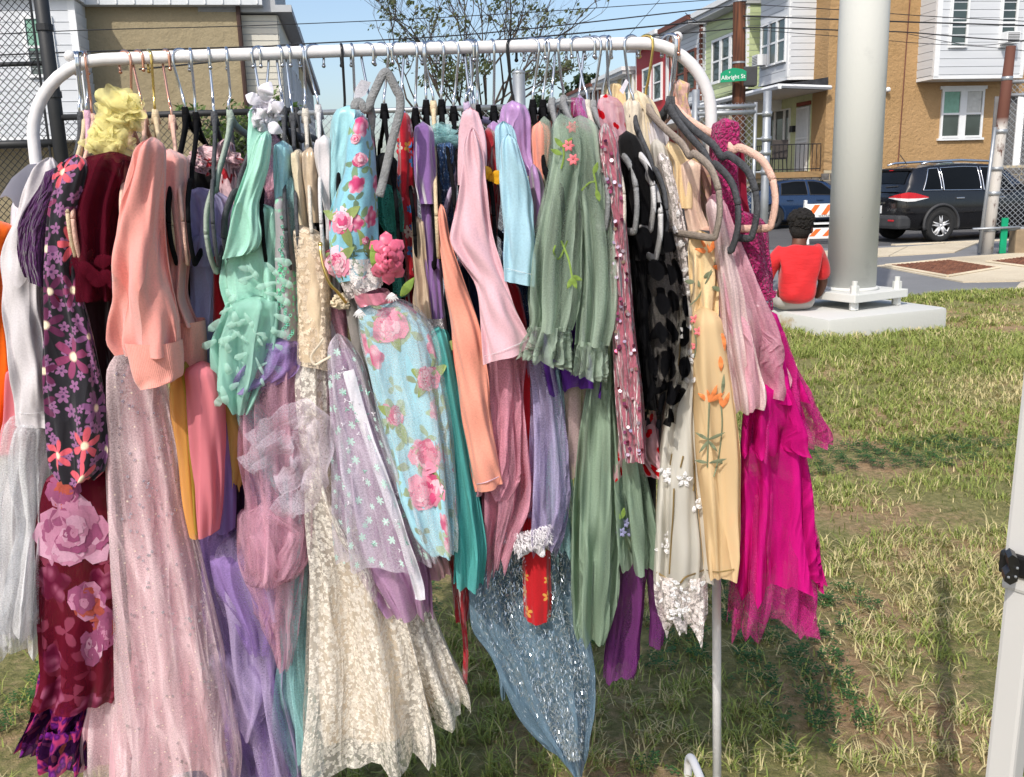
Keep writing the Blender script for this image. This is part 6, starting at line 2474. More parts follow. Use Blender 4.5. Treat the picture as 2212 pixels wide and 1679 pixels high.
def hit(o, u, v, k=0.0025):
    """depth (metres away) of the cloth surface seen at (u, v), a little in front of it"""
    if o.name not in BV:
        BV[o.name] = BVHTree.FromPolygons([q.co.copy() for q in o.data.vertices], [tuple(p.vertices) for p in o.data.polygons])
    d = ray(u, v).normalized()
    p = BV[o.name].ray_cast(CAM, d)[0]
    return (p.y if p is not None else 1.35) - k


def petals(o, u, v, L, wd, n, mat, name='petal', a0=0.0, span=6.283):
    for i in range(n):
        a = a0 + span * i / n
        leaf(name, u + 0.12 * L * math.cos(a), v - 0.12 * L * math.sin(a), hit(o, u, v), L, wd, a, mat, o)


def stitch(o, pts, wd, mat, name='embroidered_stem'):
    return ribbon(name, [(a, b, hit(o, a, b) - 1.35) for a, b in pts], 1.35, wd, mat, o, 0.0012)


# ---- far left: orange felt, white dress with satin collar, white jersey top
g = garment('costume', 'bright orange felt costume at the left picture edge', 'costume', 10, 480, 1.40)
cloth('body', [(478, -60, 44), (520, -60, 34), (600, -60, 26), (680, -60, 30), (750, -60, 38), (850, -50, 42), (920, -50, 34), (972, -50, 10)], 1.43, M['orange'], g, 0.05, 4, 0.006, 1)
cloth('trim', [(790, 20, 62), (880, 12, 60), (975, 2, 50)], 1.40, M['chp'], g, 0.02, 5, 0.004, 2)
g = garment('dress', 'white dress with pointed satin collar and long layered tulle skirt', 'dress', 60, 350, 1.44)
co = MB()
pc_ = [(92, 352), (60, 356), (25, 385), (-2, 428), (12, 422), (24, 430), (32, 445), (42, 452), (62, 440), (78, 436), (98, 420), (108, 380)]
co.prism([W(a, b, 1.43 - 0.0006 * (100 - a)) for a, b in pc_], (0.004, 0.012, 0.002))
co.build('collar', M['wsatin'], g)
MB().ball(W(97, 374, 1.40), 0.007, 10, 8).build('jewel', M['bead'], g, True)
cloth('bodice', [(356, 70, 110), (450, 30, 100), (700, 30, 100), (900, 30, 104)], 1.45, M['wsatin'], g, 0.03, 5, 0.006, 3)
cloth('underskirt', [(860, 28, 100), (1000, 18, 100), (1200, 10, 98), (1370, 22, 95)], 1.43, M['white'], g, 0.035, 6, 0.008, 4)
cloth('tulle_layer', [(880, 26, 106), (1000, 6, 104), (1150, -8, 100), (1300, -14, 97), (1385, -6, 94)], 1.41, M['wtulle'], g, 0.05, 9, 0.010, 5, rag=14, hs=-18)
cloth('tulle_layer', [(900, 50, 106), (1000, 30, 104), (1120, 52, 104), (1250, 40, 100), (1340, 20, 98)], 1.39, M['wtulle'], g, 0.045, 8, 0.010, 6, rag=16)
g = garment('top', 'plain white long sleeved jersey top with wide hem stitching', 'top', 100, 345, 1.36)
s = cloth('sleeve', [(340, 95, 124), (360, 80, 128), (400, 62, 122), (430, 50, 112), (476, 33, 100), (520, 14, 92), (553, 3, 88), (600, 5, 84), (660, 11, 86), (730, 22, 94), (802, 36, 101), (880, 36, 106), (918, 38, 107)], 1.375, M['white'], g, 0.035, 4, 0.004, 7, hs=-6)
stitch(s, [(41, 893), (60, 894), (80, 893), (103, 889)], 3.0, M['wtulle'], 'hem_stitch')

# ---- purple flared sleeve, dark floral sleeve, maroon chiffon dress
g = garment('blouse', 'crinkled dark purple blouse with flared short sleeve', 'blouse', 120, 380, 1.39)
cloth('sleeve', [(360, 112, 150), (400, 98, 150), (450, 66, 140), (490, 47, 132), (525, 46, 124), (560, 52, 118), (596, 66, 116)], 1.355, M['purplecr'], g, 0.035, 4, 0.003, 8, hs=-25)
cloth('bodice', [(500, 100, 150), (700, 105, 170), (900, 108, 190)], 1.43, M['plumd'], g, 0.03, 5, 0.004, 9)
g = garment('dress', 'black dress with plum and coral flower print and long sleeve', 'dress', 160, 340, 1.34)
cloth('sleeve', [(334, 142, 188), (352, 128, 196), (400, 112, 186), (460, 101, 172), (540, 97, 166), (620, 98, 172), (700, 100, 192), (800, 103, 214), (900, 106, 229), (970, 109, 233), (1010, 116, 228), (1034, 138, 200)], 1.335, M['dflor'], g, 0.045, 5, 0.005, 10, rag=5)
g = garment('dress', 'maroon chiffon dress printed with big pink peonies', 'dress', 235, 340, 1.38)
cloth('puff_sleeve', [(328, 212, 276), (345, 192, 288), (390, 168, 276), (440, 148, 262), (520, 138, 260), (590, 140, 258), (645, 160, 256)], 1.37, M['maroon'], g, 0.05, 7, 0.007, 11)
cloth('lining', [(360, 185, 255), (560, 160, 258), (700, 175, 258), (900, 205, 256), (1040, 210, 250)], 1.42, M['maroond'], g, 0.03, 6, 0.008, 12)
for k in range(7):
    leaf('ruffle', 168 + 12 * k, 570 + 18 * (k % 3), 1.315, 46, 30, -0.5 + 0.25 * (k % 4), M['maroon'], g)
pk = cloth('skirt', [(1005, 114, 232), (1060, 100, 244), (1130, 88, 252), (1250, 92, 257), (1380, 96, 260), (1460, 97, 262), (1500, 84, 258), (1524, 76, 252)], 1.39, M['peony'], g, 0.05, 5, 0.006, 13, hs=24)
PK = [M['pk1'], M['pk2'], M['pk3'], M['pk4']]
flower_print('printed_peony', pk, 156, 1150, 84, PK, 1, (11, 10, 9, 8, 6), leaves=[(0, 0, a, 22) for a in (0, 1.2, 2.4, 3.6, 4.8)])
flower_print('printed_peony', pk, 190, 1300, 46, [M['pk2'], M['pk1'], M['pk4'], M['pk4']], 2, (9, 8, 6))
flower_print('printed_peony', pk, 138, 1065, 40, [M['pk2'], M['pk4'], M['pk1'], M['pk4']], 3, (8, 6))
flower_print('printed_peony', pk, 196, 1400, 26, [M['pk1'], M['pk2'], M['pk3'], M['pk4']], 4, (6, 5), tall=1.5)
flower_print('printed_peony', pk, 226, 1360, 30, [M['pk2'], M['pk1'], M['pk4'], M['pk4']], 5, (8, 6), tall=1.6)
g = garment('dress', 'dark plum dress whose printed ruffle hem shows under the peonies', 'dress', 120, 1480, 1.40)
cloth('skirt', [(1350, 96, 190), (1480, 92, 192), (1530, 86, 194), (1580, 62, 194), (1612, 50, 192)], 1.42, M['dpurple'], g, 0.04, 7, 0.008, 14, hs=-8)
cloth('ruffle', [(1560, 104, 196), (1600, 100, 196), (1640, 108, 200)], 1.40, M['dpurple'], g, 0.04, 10, 0.009, 15, cap=False)

# ---- yellow puff and beaded pink tulle dress
g = garment('hair_scrunchie', 'crumpled yellow organza puff on the left hangers', 'scrunchie', 245, 280, 1.40)
blob('upper_puff', 256, 250, 1.40, 0.040, M['yellow'], g, 1, (0.95, 0.8, 0.95), 0.45, petals=6)
blob('lower_puff', 232, 308, 1.395, 0.034, M['yellow'], g, 2, (1.05, 0.8, 0.75), 0.45, petals=6)
g = garment('dress', 'floor length pale pink tulle dress dotted with tiny crystals', 'dress', 310, 760, 1.38)
cloth('lining', [(770, 262, 340), (1000, 250, 385), (1200, 258, 425), (1400, 262, 470), (1500, 215, 488), (1600, 195, 505), (1640, 193, 510)], 1.42, M['pinklin'], g, 0.05, 6, 0.008, 16, hs=-10)
pt1 = cloth('tulle_layer', [(744, 252, 306), (790, 238, 340), (900, 234, 372), (1000, 236, 392), (1100, 242, 408), (1200, 250, 432), (1300, 257, 456), (1400, 262, 480), (1500, 266, 498), (1600, 271, 518), (1648, 276, 524), (1700, 280, 520)], 1.375, M['pinktul'], g, 0.05, 9, 0.009, 17, hs=24)
cloth('tulle_layer', [(1420, 230, 330), (1500, 198, 350), (1600, 190, 360), (1668, 192, 370)], 1.41, M['pinktul'], g, 0.04, 6, 0.008, 18)
rd = random.Random(5)
cr = MB()
for i in range(150):
    v_ = rd.uniform(800, 1660)
    lo, hi = 240 + (v_ - 800) * 0.035, 350 + (v_ - 800) * 0.2
    u_ = rd.uniform(lo + 8, hi - 8)
    y_ = hit(pt1, u_, v_, 0.002)
    for a in range(4):
        cr.ball(W(u_ + 2.2 * math.cos(a * 1.57 + i), v_ + 2.2 * math.sin(a * 1.57 + i), y_), 0.0010, 5, 4)
stuff(cr.build('crystal_bead', M['bead'], pt1))

# ---- pink sweatshirt with rainbow chiffon skirt
g = garment('sweatshirt_dress', 'salmon pink fleece sweatshirt dress with rainbow chiffon skirt strips', 'dress', 330, 310, 1.34)
cloth('sleeve', [(297, 322, 342), (315, 306, 350), (360, 291, 353), (420, 279, 352), (500, 265, 354), (560, 258, 360), (620, 254, 370), (690, 251, 385), (735, 254, 390), (762, 270, 392)], 1.305, M['sweat'], g, 0.040, 4, 0.008, 19)
cloth('cuff', [(735, 274, 390), (765, 280, 393), (800, 293, 393), (838, 308, 392)], 1.302, M['sweatrib'], g, 0.045, 3, 0.002, 20, cap=False, hs=24)
cloth('body', [(322, 350, 384), (345, 338, 404), (420, 336, 406), (480, 342, 406), (530, 350, 410), (570, 350, 406), (640, 355, 400), (700, 360, 424)], 1.385, M['sweat2'], g, 0.04, 5, 0.010, 21)
cloth('waistband', [(692, 384, 440), (740, 386, 444), (790, 388, 444)], 1.385, M['sweatrib'], g, 0.035, 3, 0.002, 22, cap=False, hs=-8)
cloth('skirt_strip', [(780, 374, 420), (860, 372, 424), (960, 384, 428), (1060, 398, 440), (1150, 418, 446)], 1.375, M['chy'], g, 0.03, 4, 0.006, 23)
cloth('skirt_strip', [(780, 392, 412), (900, 398, 418), (1000, 402, 430), (1146, 415, 440)], 1.36, M['cho'], g, 0.015, 3, 0.004, 24)
cloth('skirt_strip', [(782, 402, 462), (840, 404, 480), (920, 410, 486), (1020, 420, 486), (1100, 428, 482), (1150, 432, 476)], 1.35, M['chp'], g, 0.03, 4, 0.006, 25, hs=10)
cloth('skirt_strip', [(800, 450, 478), (900, 466, 492), (1000, 470, 504), (1100, 470, 508), (1142, 470, 506)], 1.375, M['chv'], g, 0.025, 4, 0.006, 26)
cloth('skirt_strip', [(780, 452, 476), (850, 472, 505), (940, 486, 530), (1010, 498, 530), (1045, 502, 522)], 1.385, M['chg'], g, 0.02, 4, 0.005, 27, rag=8)

# ---- purple tulle gown hanging lowest
g = garment('dress', 'wide lavender and violet tulle gown reaching below the picture', 'dress', 560, 760, 1.43)
cloth('lining', [(1100, 440, 640), (1300, 440, 680), (1500, 440, 690), (1720, 430, 700)], 1.50, M['vlin'], g, 0.06, 6, 0.012, 28)
cloth('tulle_layer', [(1130, 432, 520), (1250, 438, 560), (1350, 446, 600), (1450, 470, 620), (1560, 500, 640), (1680, 520, 660)], 1.44, M['vio'], g, 0.05, 9, 0.012, 29)
cloth('tulle_layer', [(1150, 470, 560), (1250, 460, 610), (1330, 480, 640), (1450, 520, 620), (1600, 560, 650), (1700, 590, 660)], 1.42, M['lav'], g, 0.05, 8, 0.012, 30)
cloth('tulle_layer', [(1240, 600, 660), (1350, 610, 670), (1450, 602, 668), (1550, 610, 690), (1660, 640, 700)], 1.41, M['aqua'], g, 0.035, 6, 0.008, 31, rag=8)
cloth('tulle_layer', [(1400, 440, 540), (1480, 470, 600), (1560, 500, 560)], 1.405, M['lav'], g, 0.03, 6, 0.010, 32, rag=14)
cloth('tulle_swag', [(1090, 512, 668), (1200, 520, 664), (1300, 560, 652), (1390, 596, 640), (1430, 606, 632)], 1.385, M['pnk'], g, 0.035, 8, 0.010, 157)
cloth('tulle_swag', [(1190, 448, 600), (1270, 470, 612), (1340, 520, 606), (1400, 548, 590)], 1.40, M['vio'], g, 0.03, 7, 0.010, 158)
cloth('tulle_layer', [(1050, 632, 680), (1200, 628, 676), (1400, 620, 664), (1560, 640, 690), (1630, 646, 690)], 1.395, M['aqua'], g, 0.025, 6, 0.008, 159)
cloth('bodice', [(520, 540, 640), (760, 540, 650), (900, 520, 650), (1150, 470, 640)], 1.47, M['plumd'], g, 0.03, 5, 0.008, 33)

# ---- lilac ruffled dress and red rick-rack dress
g = garment('dress', 'lilac dress with puffy organza sleeve inside the sage hanger', 'dress', 440, 420, 1.39)
cloth('puff_sleeve', [(405, 412, 450), (425, 400, 492), (470, 398, 508), (520, 402, 505), (570, 412, 500)], 1.46, M['lilacs'], g, 0.045, 9, 0.009, 34)
cloth('bodice', [(500, 412, 490), (600, 412, 480), (680, 418, 474), (740, 434, 470), (840, 440, 470)], 1.45, M['lilac'], g, 0.03, 5, 0.005, 35)
cloth('skirt', [(820, 430, 500), (950, 440, 520), (1100, 450, 530)], 1.45, M['plumd'], g, 0.03, 5, 0.005, 36)
g = garment('dress', 'pale pink pinafore with red rick-rack ruffle behind grey hangers', 'dress', 470, 320, 1.42)
blob('shoulder_ruffle', 460, 345, 1.47, 0.026, M['rick'], g, 3, (1.3, 0.8, 0.75), 0.35)
cloth('strap', [(300, 476, 500), (350, 470, 510), (420, 480, 530), (500, 494, 545), (560, 500, 540)], 1.49, M['rick'], g, 0.03, 8, 0.008, 37)
cloth('bodice', [(540, 464, 500), (640, 462, 498), (700, 460, 500)], 1.45, M['red'], g, 0.025, 3, 0.003, 38)

# ---- mint satin dress with petals, white rosette
g = garment('dress', 'mint green satin dress covered in loose organza petals', 'dress', 560, 250, 1.36)
cloth('strap', [(232, 541, 556), (260, 538, 566), (300, 534, 575), (350, 536, 575), (430, 530, 570)], 1.40, M['mint'], g, 0.03, 4, 0.005, 39)
sl = cloth('sleeve', [(283, 568, 586), (310, 552, 585), (360, 537, 580), (410, 520, 566), (446, 508, 558), (470, 502, 560), (510, 496, 566), (545, 490, 562), (560, 486, 548)], 1.345, M['mint'], g, 0.04, 4, 0.005, 40, hs=14)
cloth('bodice', [(440, 530, 600), (520, 500, 606), (560, 486, 606), (600, 482, 612), (650, 492, 612), (680, 500, 606)], 1.375, M['mint'], g, 0.04, 6, 0.007, 41)
sk = cloth('skirt', [(640, 496, 608), (690, 478, 606), (740, 462, 600), (790, 470, 590), (840, 492, 566), (885, 512, 545)], 1.365, M['mintch'], g, 0.04, 8, 0.010, 42)
rd = random.Random(9)
for i in range(40):
    v_ = rd.uniform(560, 850)
    u_ = rd.uniform(492 - (v_ - 560) * 0.06, 600 - max(0, v_ - 760) * 0.4)
    leaf('petal', u_, v_, hit(sk, u_, v_, 0.006), rd.uniform(18, 46), rd.uniform(9, 24), rd.uniform(-2.9, -0.1), M['mintpet'], sk, 0.15, 6, True)
for i, (u_, v_, a) in enumerate(((600, 560, -0.3), (606, 600, -0.6), (600, 640, -0.5), (598, 680, -0.4), (590, 715, -0.3), (470, 690, -2.4), (462, 735, -2.7), (598, 745, -0.5), (586, 790, -0.4))):
    leaf('petal', u_ - 6 * (1 if u_ > 520 else -1), v_, 1.345, 38, 22, a, M['mintpet'], sk, 0.15, 6, True)
g = garment('fabric_rosette', 'white satin rosette on the hanger above the mint dress', 'rosette', 575, 235, 1.40)
blob('petal_cluster', 572, 245, 1.385, 0.026, M['wsatin'], g, 5, (0.95, 0.9, 0.9), 0.4, petals=5)
leaf('loop', 572, 220, 1.375, 42, 34, 1.2, M['wsatin'], g, 0.5)
leaf('loop', 566, 222, 1.375, 36, 26, 2.7, M['wsatin'], g, 0.5)
leaf('loop', 580, 268, 1.37, 34, 26, -0.6, M['wsatin'], g, 0.5)
leaf('loop', 588, 240, 1.37, 30, 26, 0.5, M['wsatin'], g, 0.5)

# ---- silver sequin dress, pink mesh, pastel tulle bundle
g = garment('dress', 'narrow silver sequin dress with pastel tulle skirt knotted purple', 'dress', 615, 320, 1.40)
cloth('shoulder', [(304, 602, 622), (325, 596, 630), (360, 596, 630), (450, 600, 630)], 1.40, M['aquas'], g, 0.035, 3, 0.003, 43)
sq = cloth('bodice', [(420, 597, 624), (520, 598, 636), (620, 600, 646), (700, 603, 650), (745, 606, 650)], 1.385, M['silver'], g, 0.03, 3, 0.003, 44)
rd = random.Random(11)
for i in range(40):
    v_ = 470 + 265 * (i / 40) ** 0.7
    u_ = rd.uniform(603, 632) if v_ > 650 else rd.uniform(602, 616)
    y_ = hit(sq, u_, v_)
    MB().tube([W(u_ + 3 * math.cos(a), v_ + 3 * math.sin(a), y_) for a in np.linspace(0, 6.283, 9)], 0.0008, 4, cap=False).build('sequin', M['iris'], sq)
cloth('sheer_panel', [(380, 618, 640), (500, 624, 652), (600, 636, 658), (700, 640, 664), (800, 640, 660)], 1.395, M['aqua'], g, 0.02, 4, 0.004, 45)
kn = cloth('tulle_knot', [(728, 586, 634), (742, 556, 648), (770, 540, 652), (800, 522, 640), (840, 505, 560)], 1.37, M['vio'], g, 0.035, 5, 0.010, 46)
cloth('tulle_layer', [(770, 540, 650), (860, 530, 654), (960, 528, 668), (1060, 532, 678), (1150, 540, 676), (1230, 556, 640), (1250, 580, 610)], 1.375, M['pnk'], g, 0.045, 9, 0.012, 47)
cloth('tulle_layer', [(790, 560, 652), (900, 590, 660), (1000, 600, 676), (1100, 600, 678), (1250, 600, 668), (1350, 590, 640)], 1.40, M['pnk'], g, 0.03, 7, 0.012, 48)
cloth('tulle_layer', [(790, 505, 560), (880, 505, 560), (960, 515, 640), (1060, 600, 668), (1120, 610, 660)], 1.39, M['aqua'], g, 0.02, 6, 0.008, 49)
cloth('tulle_layer', [(840, 480, 540), (960, 530, 620), (1080, 540, 640), (1200, 505, 650), (1320, 560, 640)], 1.41, M['lav'], g, 0.03, 6, 0.010, 50)
ribbon('tulle_loop', [(548, 960), (580, 930), (620, 905), (660, 890), (688, 905), (692, 960), (686, 1020), (668, 1070), (630, 1090), (600, 1110)], 1.325, 62, M['loopt'], g, 0.008, 0.7)
ribbon('tulle_loop', [(532, 1010), (560, 985), (610, 960), (640, 945), (655, 985), (640, 1020), (600, 1050)], 1.33, 60, M['loopt'], g, 0.008, 0.8)
ribbon('tulle_loop', [(560, 1090), (600, 1120), (640, 1150), (620, 1200), (600, 1240), (580, 1200), (556, 1150)], 1.335, 40, M['pnk'], g, 0.006, 0.6)
g = garment('dress', 'dusty pink mesh dress crumpled beside the mint one', 'dress', 590, 380, 1.42)
cloth('bodice', [(290, 580, 604), (360, 576, 604), (430, 574, 602), (520, 572, 602), (700, 580, 610)], 1.42, M['pnk'], g, 0.025, 8, 0.006, 51)
blob('gathered_sleeve', 588, 425, 1.40, 0.022, M['pnk'], g, 6, (0.9, 0.8, 1.5), 0.4)

# ---- cream lace gown and the small tops above it
g = garment('dress', 'long cream floral lace gown over nude lining', 'dress', 670, 500, 1.37)
cloth('bodice_lining', [(490, 640, 668), (515, 640, 700), (560, 642, 712), (700, 647, 711), (775, 648, 712)], 1.372, M['nudel'], g, 0.030, 3, 0.002, 52)
cloth('bodice', [(486, 636, 664), (512, 636, 702), (560, 638, 716), (700, 644, 714), (778, 644, 715)], 1.368, M['laceb'], g, 0.034, 3, 0.002, 53, hs=-20)
ribbon('ribbon_tie', [(700, 730), (690, 745), (672, 770), (680, 788), (700, 778), (716, 770)], 1.325, 5, M['ivory'], g)
cloth('skirt_lining', [(770, 650, 710), (900, 658, 716), (1000, 672, 728), (1100, 680, 760), (1200, 690, 850), (1300, 690, 872), (1400, 690, 894), (1500, 692, 905), (1590, 700, 905)], 1.415, M['nudel'], g, 0.035, 5, 0.006, 54, hs=30)
cloth('skirt', [(765, 642, 712), (850, 646, 714), (950, 656, 718), (1050, 668, 732), (1130, 673, 780), (1200, 676, 838), (1300, 672, 868), (1400, 668, 894), (1500, 668, 916), (1600, 668, 936), (1650, 672, 938)], 1.385, M['lacew'], g, 0.055, 6, 0.014, 55, hs=34, scal=4)
cloth('skirt_panel', [(1150, 820, 880), (1230, 846, 905), (1330, 856, 938), (1420, 868, 975), (1500, 886, 1008), (1545, 905, 1012)], 1.45, M['lacew'], g, 0.05, 5, 0.012, 56, hs=30)
cloth('skirt_lining', [(1150, 820, 876), (1230, 846, 898), (1330, 856, 930), (1420, 868, 966), (1510, 890, 995)], 1.47, M['nudel'], g, 0.045, 5, 0.012, 57, hs=30)
for k, (lab, mt, rows, y) in enumerate((
        ('small ivory top on the dark grey hanger above the lace gown', M['cream'], [(322, 638, 652), (340, 636, 660), (400, 642, 666), (470, 648, 672), (520, 652, 676)], 1.42),
        ('beige knitted top folded over the ivory hanger', M['champ'], [(318, 660, 680), (335, 655, 688), (365, 656, 690), (420, 664, 690), (480, 668, 694)], 1.41),
        ('white cotton top on the white hanger beside the aqua bodice', M['white'], [(292, 690, 712), (306, 684, 720), (340, 682, 722), (400, 694, 720), (470, 706, 720), (560, 712, 722)], 1.40))):
    q = garment('top', lab, 'top', rows[0][1], rows[0][0], y)
    cloth('body', rows, y, mt, q, 0.05, 4, 0.004, 60 + k)

# ---- iridescent star tulle dress, grey jersey strip, pink romper
g = garment('dress', 'white dress with star embroidered iridescent lilac tulle skirt', 'dress', 730, 700, 1.36)
cloth('bodice', [(540, 706, 735), (600, 714, 736), (700, 712, 742), (760, 714, 760)], 1.40, M['white'], g, 0.03, 4, 0.005, 64)
cloth('underskirt', [(750, 718, 770), (900, 722, 818), (1050, 738, 872), (1180, 745, 915), (1250, 800, 930), (1312, 850, 930)], 1.385, M['starlin'], g, 0.04, 7, 0.010, 65, hs=-10)
st = cloth('tulle_layer', [(722, 714, 742), (770, 712, 776), (850, 715, 802), (950, 724, 842), (1050, 732, 882), (1150, 734, 922), (1205, 738, 946)], 1.355, M['startul'], g, 0.045, 8, 0.009, 66, hs=-12)
ribbon('satin_fold', [(752, 800), (780, 900), (815, 1000), (850, 1100), (880, 1190), (902, 1260), (908, 1295)], 1.32, 26, M['wsatin'], g, 0.004, 0.4)
rd = random.Random(13)
for i in range(34):
    v_ = rd.uniform(790, 1195)
    u_ = rd.uniform(725 + (v_ - 790) * 0.03, 785 + (v_ - 790) * 0.34)
    y_ = hit(st, u_, v_, 0.003)
    for a in range(3):
        leaf('star_stitch', u_, v_, y_, 6, 3, a * 2.1 + i, M['iris'] if i % 3 == 0 else M['wsatin'], st, 0.1, 2)
g = garment('trousers', 'grey jersey trouser leg hanging behind the blue floral dress', 'trousers', 757, 650, 1.38)
cloth('leg', [(560, 735, 760), (650, 745, 770), (760, 765, 790), (870, 792, 816), (980, 820, 842), (1090, 855, 880), (1195, 884, 912)], 1.375, M['greybg'], g, 0.02, 3, 0.002, 67)
g = garment('romper', 'pink knitted romper with yellow dots under the gold hook', 'romper', 735, 660, 1.38)
cloth('bodice', [(632, 712, 748), (660, 708, 752), (720, 730, 762), (800, 750, 782), (900, 780, 815)], 1.41, M['pinkrag'], g, 0.03, 6, 0.006, 68)
cloth('skirt', [(900, 780, 830), (1100, 850, 905), (1210, 900, 966), (1235, 905, 972)], 1.43, M['pinklin'], g, 0.03, 5, 0.006, 69)
blob('collar', 733, 655, 1.36, 0.014, M['cream'], g, 8, (1.2, 0.8, 0.8), 0.3)

# ---- light blue rose print dress
g = garment('dress', 'light blue rose print dress with crochet waist and pink rosette', 'dress', 780, 260, 1.33)
cloth('folded_strap', [(228, 738, 768), (245, 722, 786), (290, 714, 790), (350, 716, 768), (420, 718, 752), (470, 724, 745)], 1.40, M['aquas'], g, 0.04, 5, 0.006, 70)
bd = cloth('bodice', [(250, 766, 800), (275, 757, 804), (320, 751, 808), (370, 744, 812), (420, 724, 814), (470, 711, 816), (520, 710, 817), (570, 714, 816), (610, 730, 814)], 1.325, M['bluefl'], g, 0.045, 3, 0.005, 71, hs=20)
cloth('lace_band', [(556, 736, 822), (590, 736, 826), (620, 744, 828), (645, 760, 826)], 1.320, M['crochet'], g, 0.048, 3, 0.003, 72, cap=False, hs=34)
cloth('sash', [(628, 764, 838), (645, 766, 850), (664, 776, 858)], 1.318, M['sash'], g, 0.046, 3, 0.002, 73, cap=False, hs=26)
skd = cloth('skirt', [(640, 776, 860), (680, 778, 905), (740, 786, 936), (820, 803, 953), (900, 824, 966), (1000, 850, 976), (1080, 874, 982), (1140, 905, 984), (1176, 935, 982)], 1.335, M['bluesk'], g, 0.045, 6, 0.008, 74, hs=-20)
cloth('net_overlay', [(640, 776, 880), (690, 776, 925), (820, 800, 960), (1000, 850, 984), (1130, 905, 990), (1180, 935, 988)], 1.325, M['netw'], g, 0.05, 7, 0.007, 75)
rd = random.Random(31)
for n_, L_, w_, y_ in ((8, 34, 36, 1.274), (7, 28, 32, 1.268), (6, 21, 26, 1.262), (5, 14, 20, 1.256), (4, 8, 13, 1.251)):
    for i in range(n_):
        a = 6.283 * i / n_ + L_ * 0.3
        leaf('rose_petal', 838 + 2 * math.cos(a), 558 - 5 * math.sin(a), y_, L_ * (1.0 + 0.55 * abs(math.sin(a))), w_, a + rd.gauss(0, 0.1), M['rosepk'], g, 0.30, 6, True)
RS = [M['rs1'], M['rs2'], M['rs3'], M['rs4']]
LV = [(0, 0, 0.6, 48), (0, 0, 2.7, 44), (0, 6, -1.1, 50), (0, 0, -2.2, 40)]
for i, (u_, v_, r_, t_) in enumerate(((842, 705, 40, 1.1), (926, 820, 26, 1.2), (926, 985, 42, 1.0), (918, 1062, 44, 1.0), (856, 900, 20, 1.2), (955, 760, 18, 1.0))):
    flower_print('printed_rose', skd, u_, v_, r_, RS, 40 + i, (8, 7, 6, 4), leaves=LV if i != 3 else None, tall=t_)
for i, (u_, v_, r_, t_) in enumerate(((738, 478, 26, 1.2), (726, 566, 30, 1.2), (778, 345, 18, 1.0), (768, 300, 12, 1.0))):
    flower_print('printed_rose', bd, u_, v_, r_, RS, 50 + i, (8, 7, 6, 4), leaves=LV[:3] if i < 2 else None, tall=t_)
flower_print('printed_rose', bd, 790, 520, 9, RS, 60, (5, 4), leaves=[(0, 0, a, 40) for a in (-0.4, -1.4, 3.4, 2.4)])
leaf('rose_leaf', 818, 590, 1.268, 62, 22, 1.75, M['thrg'], g)
leaf('rose_leaf', 866, 640, 1.275, 50, 20, 0.9, M['thrg'], g)
for (u_, v_) in ((776, 668), (846, 632)):
    for a in range(6):
        leaf('ribbon_loop', u_, v_, 1.268, 22, 5, -1.57 + (a - 2.5) * 0.3, M['applq'], g, 0.6, 4)
lb = MB()
lb.add([W(764, 222, 1.38), W(790, 205, 1.375), W(802, 178, 1.36), W(780, 172, 1.37), W(768, 190, 1.375)], [(0, 1, 2, 3, 4)])
mesh_obj('care_label', lb.v, lb.f, M['label'], g, False, [(0, 0), (.02, 0), (.02, .03), (0.0, .035), (0, .02)])

# ---- teal net sleeve, red floral, champagne satin
g = garment('dress', 'dark teal net puff sleeve dress behind the blue floral one', 'dress', 850, 410, 1.40)
cloth('puff_sleeve', [(398, 824, 846), (415, 818, 864), (450, 818, 872), (480, 824, 874), (500, 836, 872)], 1.39, M['teal'], g, 0.035, 9, 0.008, 76)
cloth('frill', [(495, 838, 862), (520, 842, 868), (580, 846, 870), (640, 850, 880)], 1.41, M['teal'], g, 0.02, 8, 0.006, 77)
g = garment('dress', 'red dress with multicoloured flowers between black hangers', 'dress', 880, 330, 1.43)
cloth('bodice', [(240, 862, 884), (300, 862, 894), (400, 858, 900), (480, 866, 902), (560, 876, 908), (600, 880, 905)], 1.42, M['redfl'], g, 0.04, 4, 0.005, 78)
blob('shoulder_knot', 881, 325, 1.40, 0.016, M['redfl'], g, 10, (1, 0.8, 1.2), 0.3)
cloth('skirt', [(560, 872, 905), (700, 880, 925), (900, 900, 960), (1150, 960, 1015), (1330, 985, 1015)], 1.48, M['redvel'], g, 0.03, 5, 0.006, 79)
g = garment('blouse', 'champagne satin sleeve beside the purple dress', 'blouse', 905, 480, 1.37)
cloth('sleeve', [(468, 888, 916), (500, 890, 918), (560, 892, 922), (610, 896, 928), (650, 892, 930), (690, 900, 934), (760, 912, 940)], 1.375, M['champ'], g, 0.025, 3, 0.006, 80)

# ---- purple velour dress with turquoise tulle
g = garment('dress', 'purple velour dress with silver waistband and long turquoise tulle skirt', 'dress', 915, 270, 1.36)
cloth('shoulder', [(263, 902, 924), (280, 894, 936), (330, 893, 940), (400, 897, 946), (440, 906, 950)], 1.375, M['purple'], g, 0.05, 3, 0.005, 81)
cloth('bodice', [(430, 908, 946), (520, 915, 950), (600, 922, 956), (694, 926, 962)], 1.39, M['purple'], g, 0.035, 4, 0.005, 82)
cloth('waistband', [(684, 922, 962), (706, 922, 966)], 1.378, M['glband'], g, 0.034, 2, 0.001, 83, cap=False, hs=-14)
cloth('skirt', [(700, 924, 966), (780, 934, 984), (880, 952, 1000), (980, 966, 1018), (1080, 978, 1034), (1180, 985, 1046), (1254, 986, 1040)], 1.365, M['tealsk'], g, 0.045, 6, 0.008, 84)
ribbon('hanging_ribbon', [(998, 1260), (1000, 1330), (1006, 1400), (1004, 1478)], 1.45, 12, M['redvel'], g)

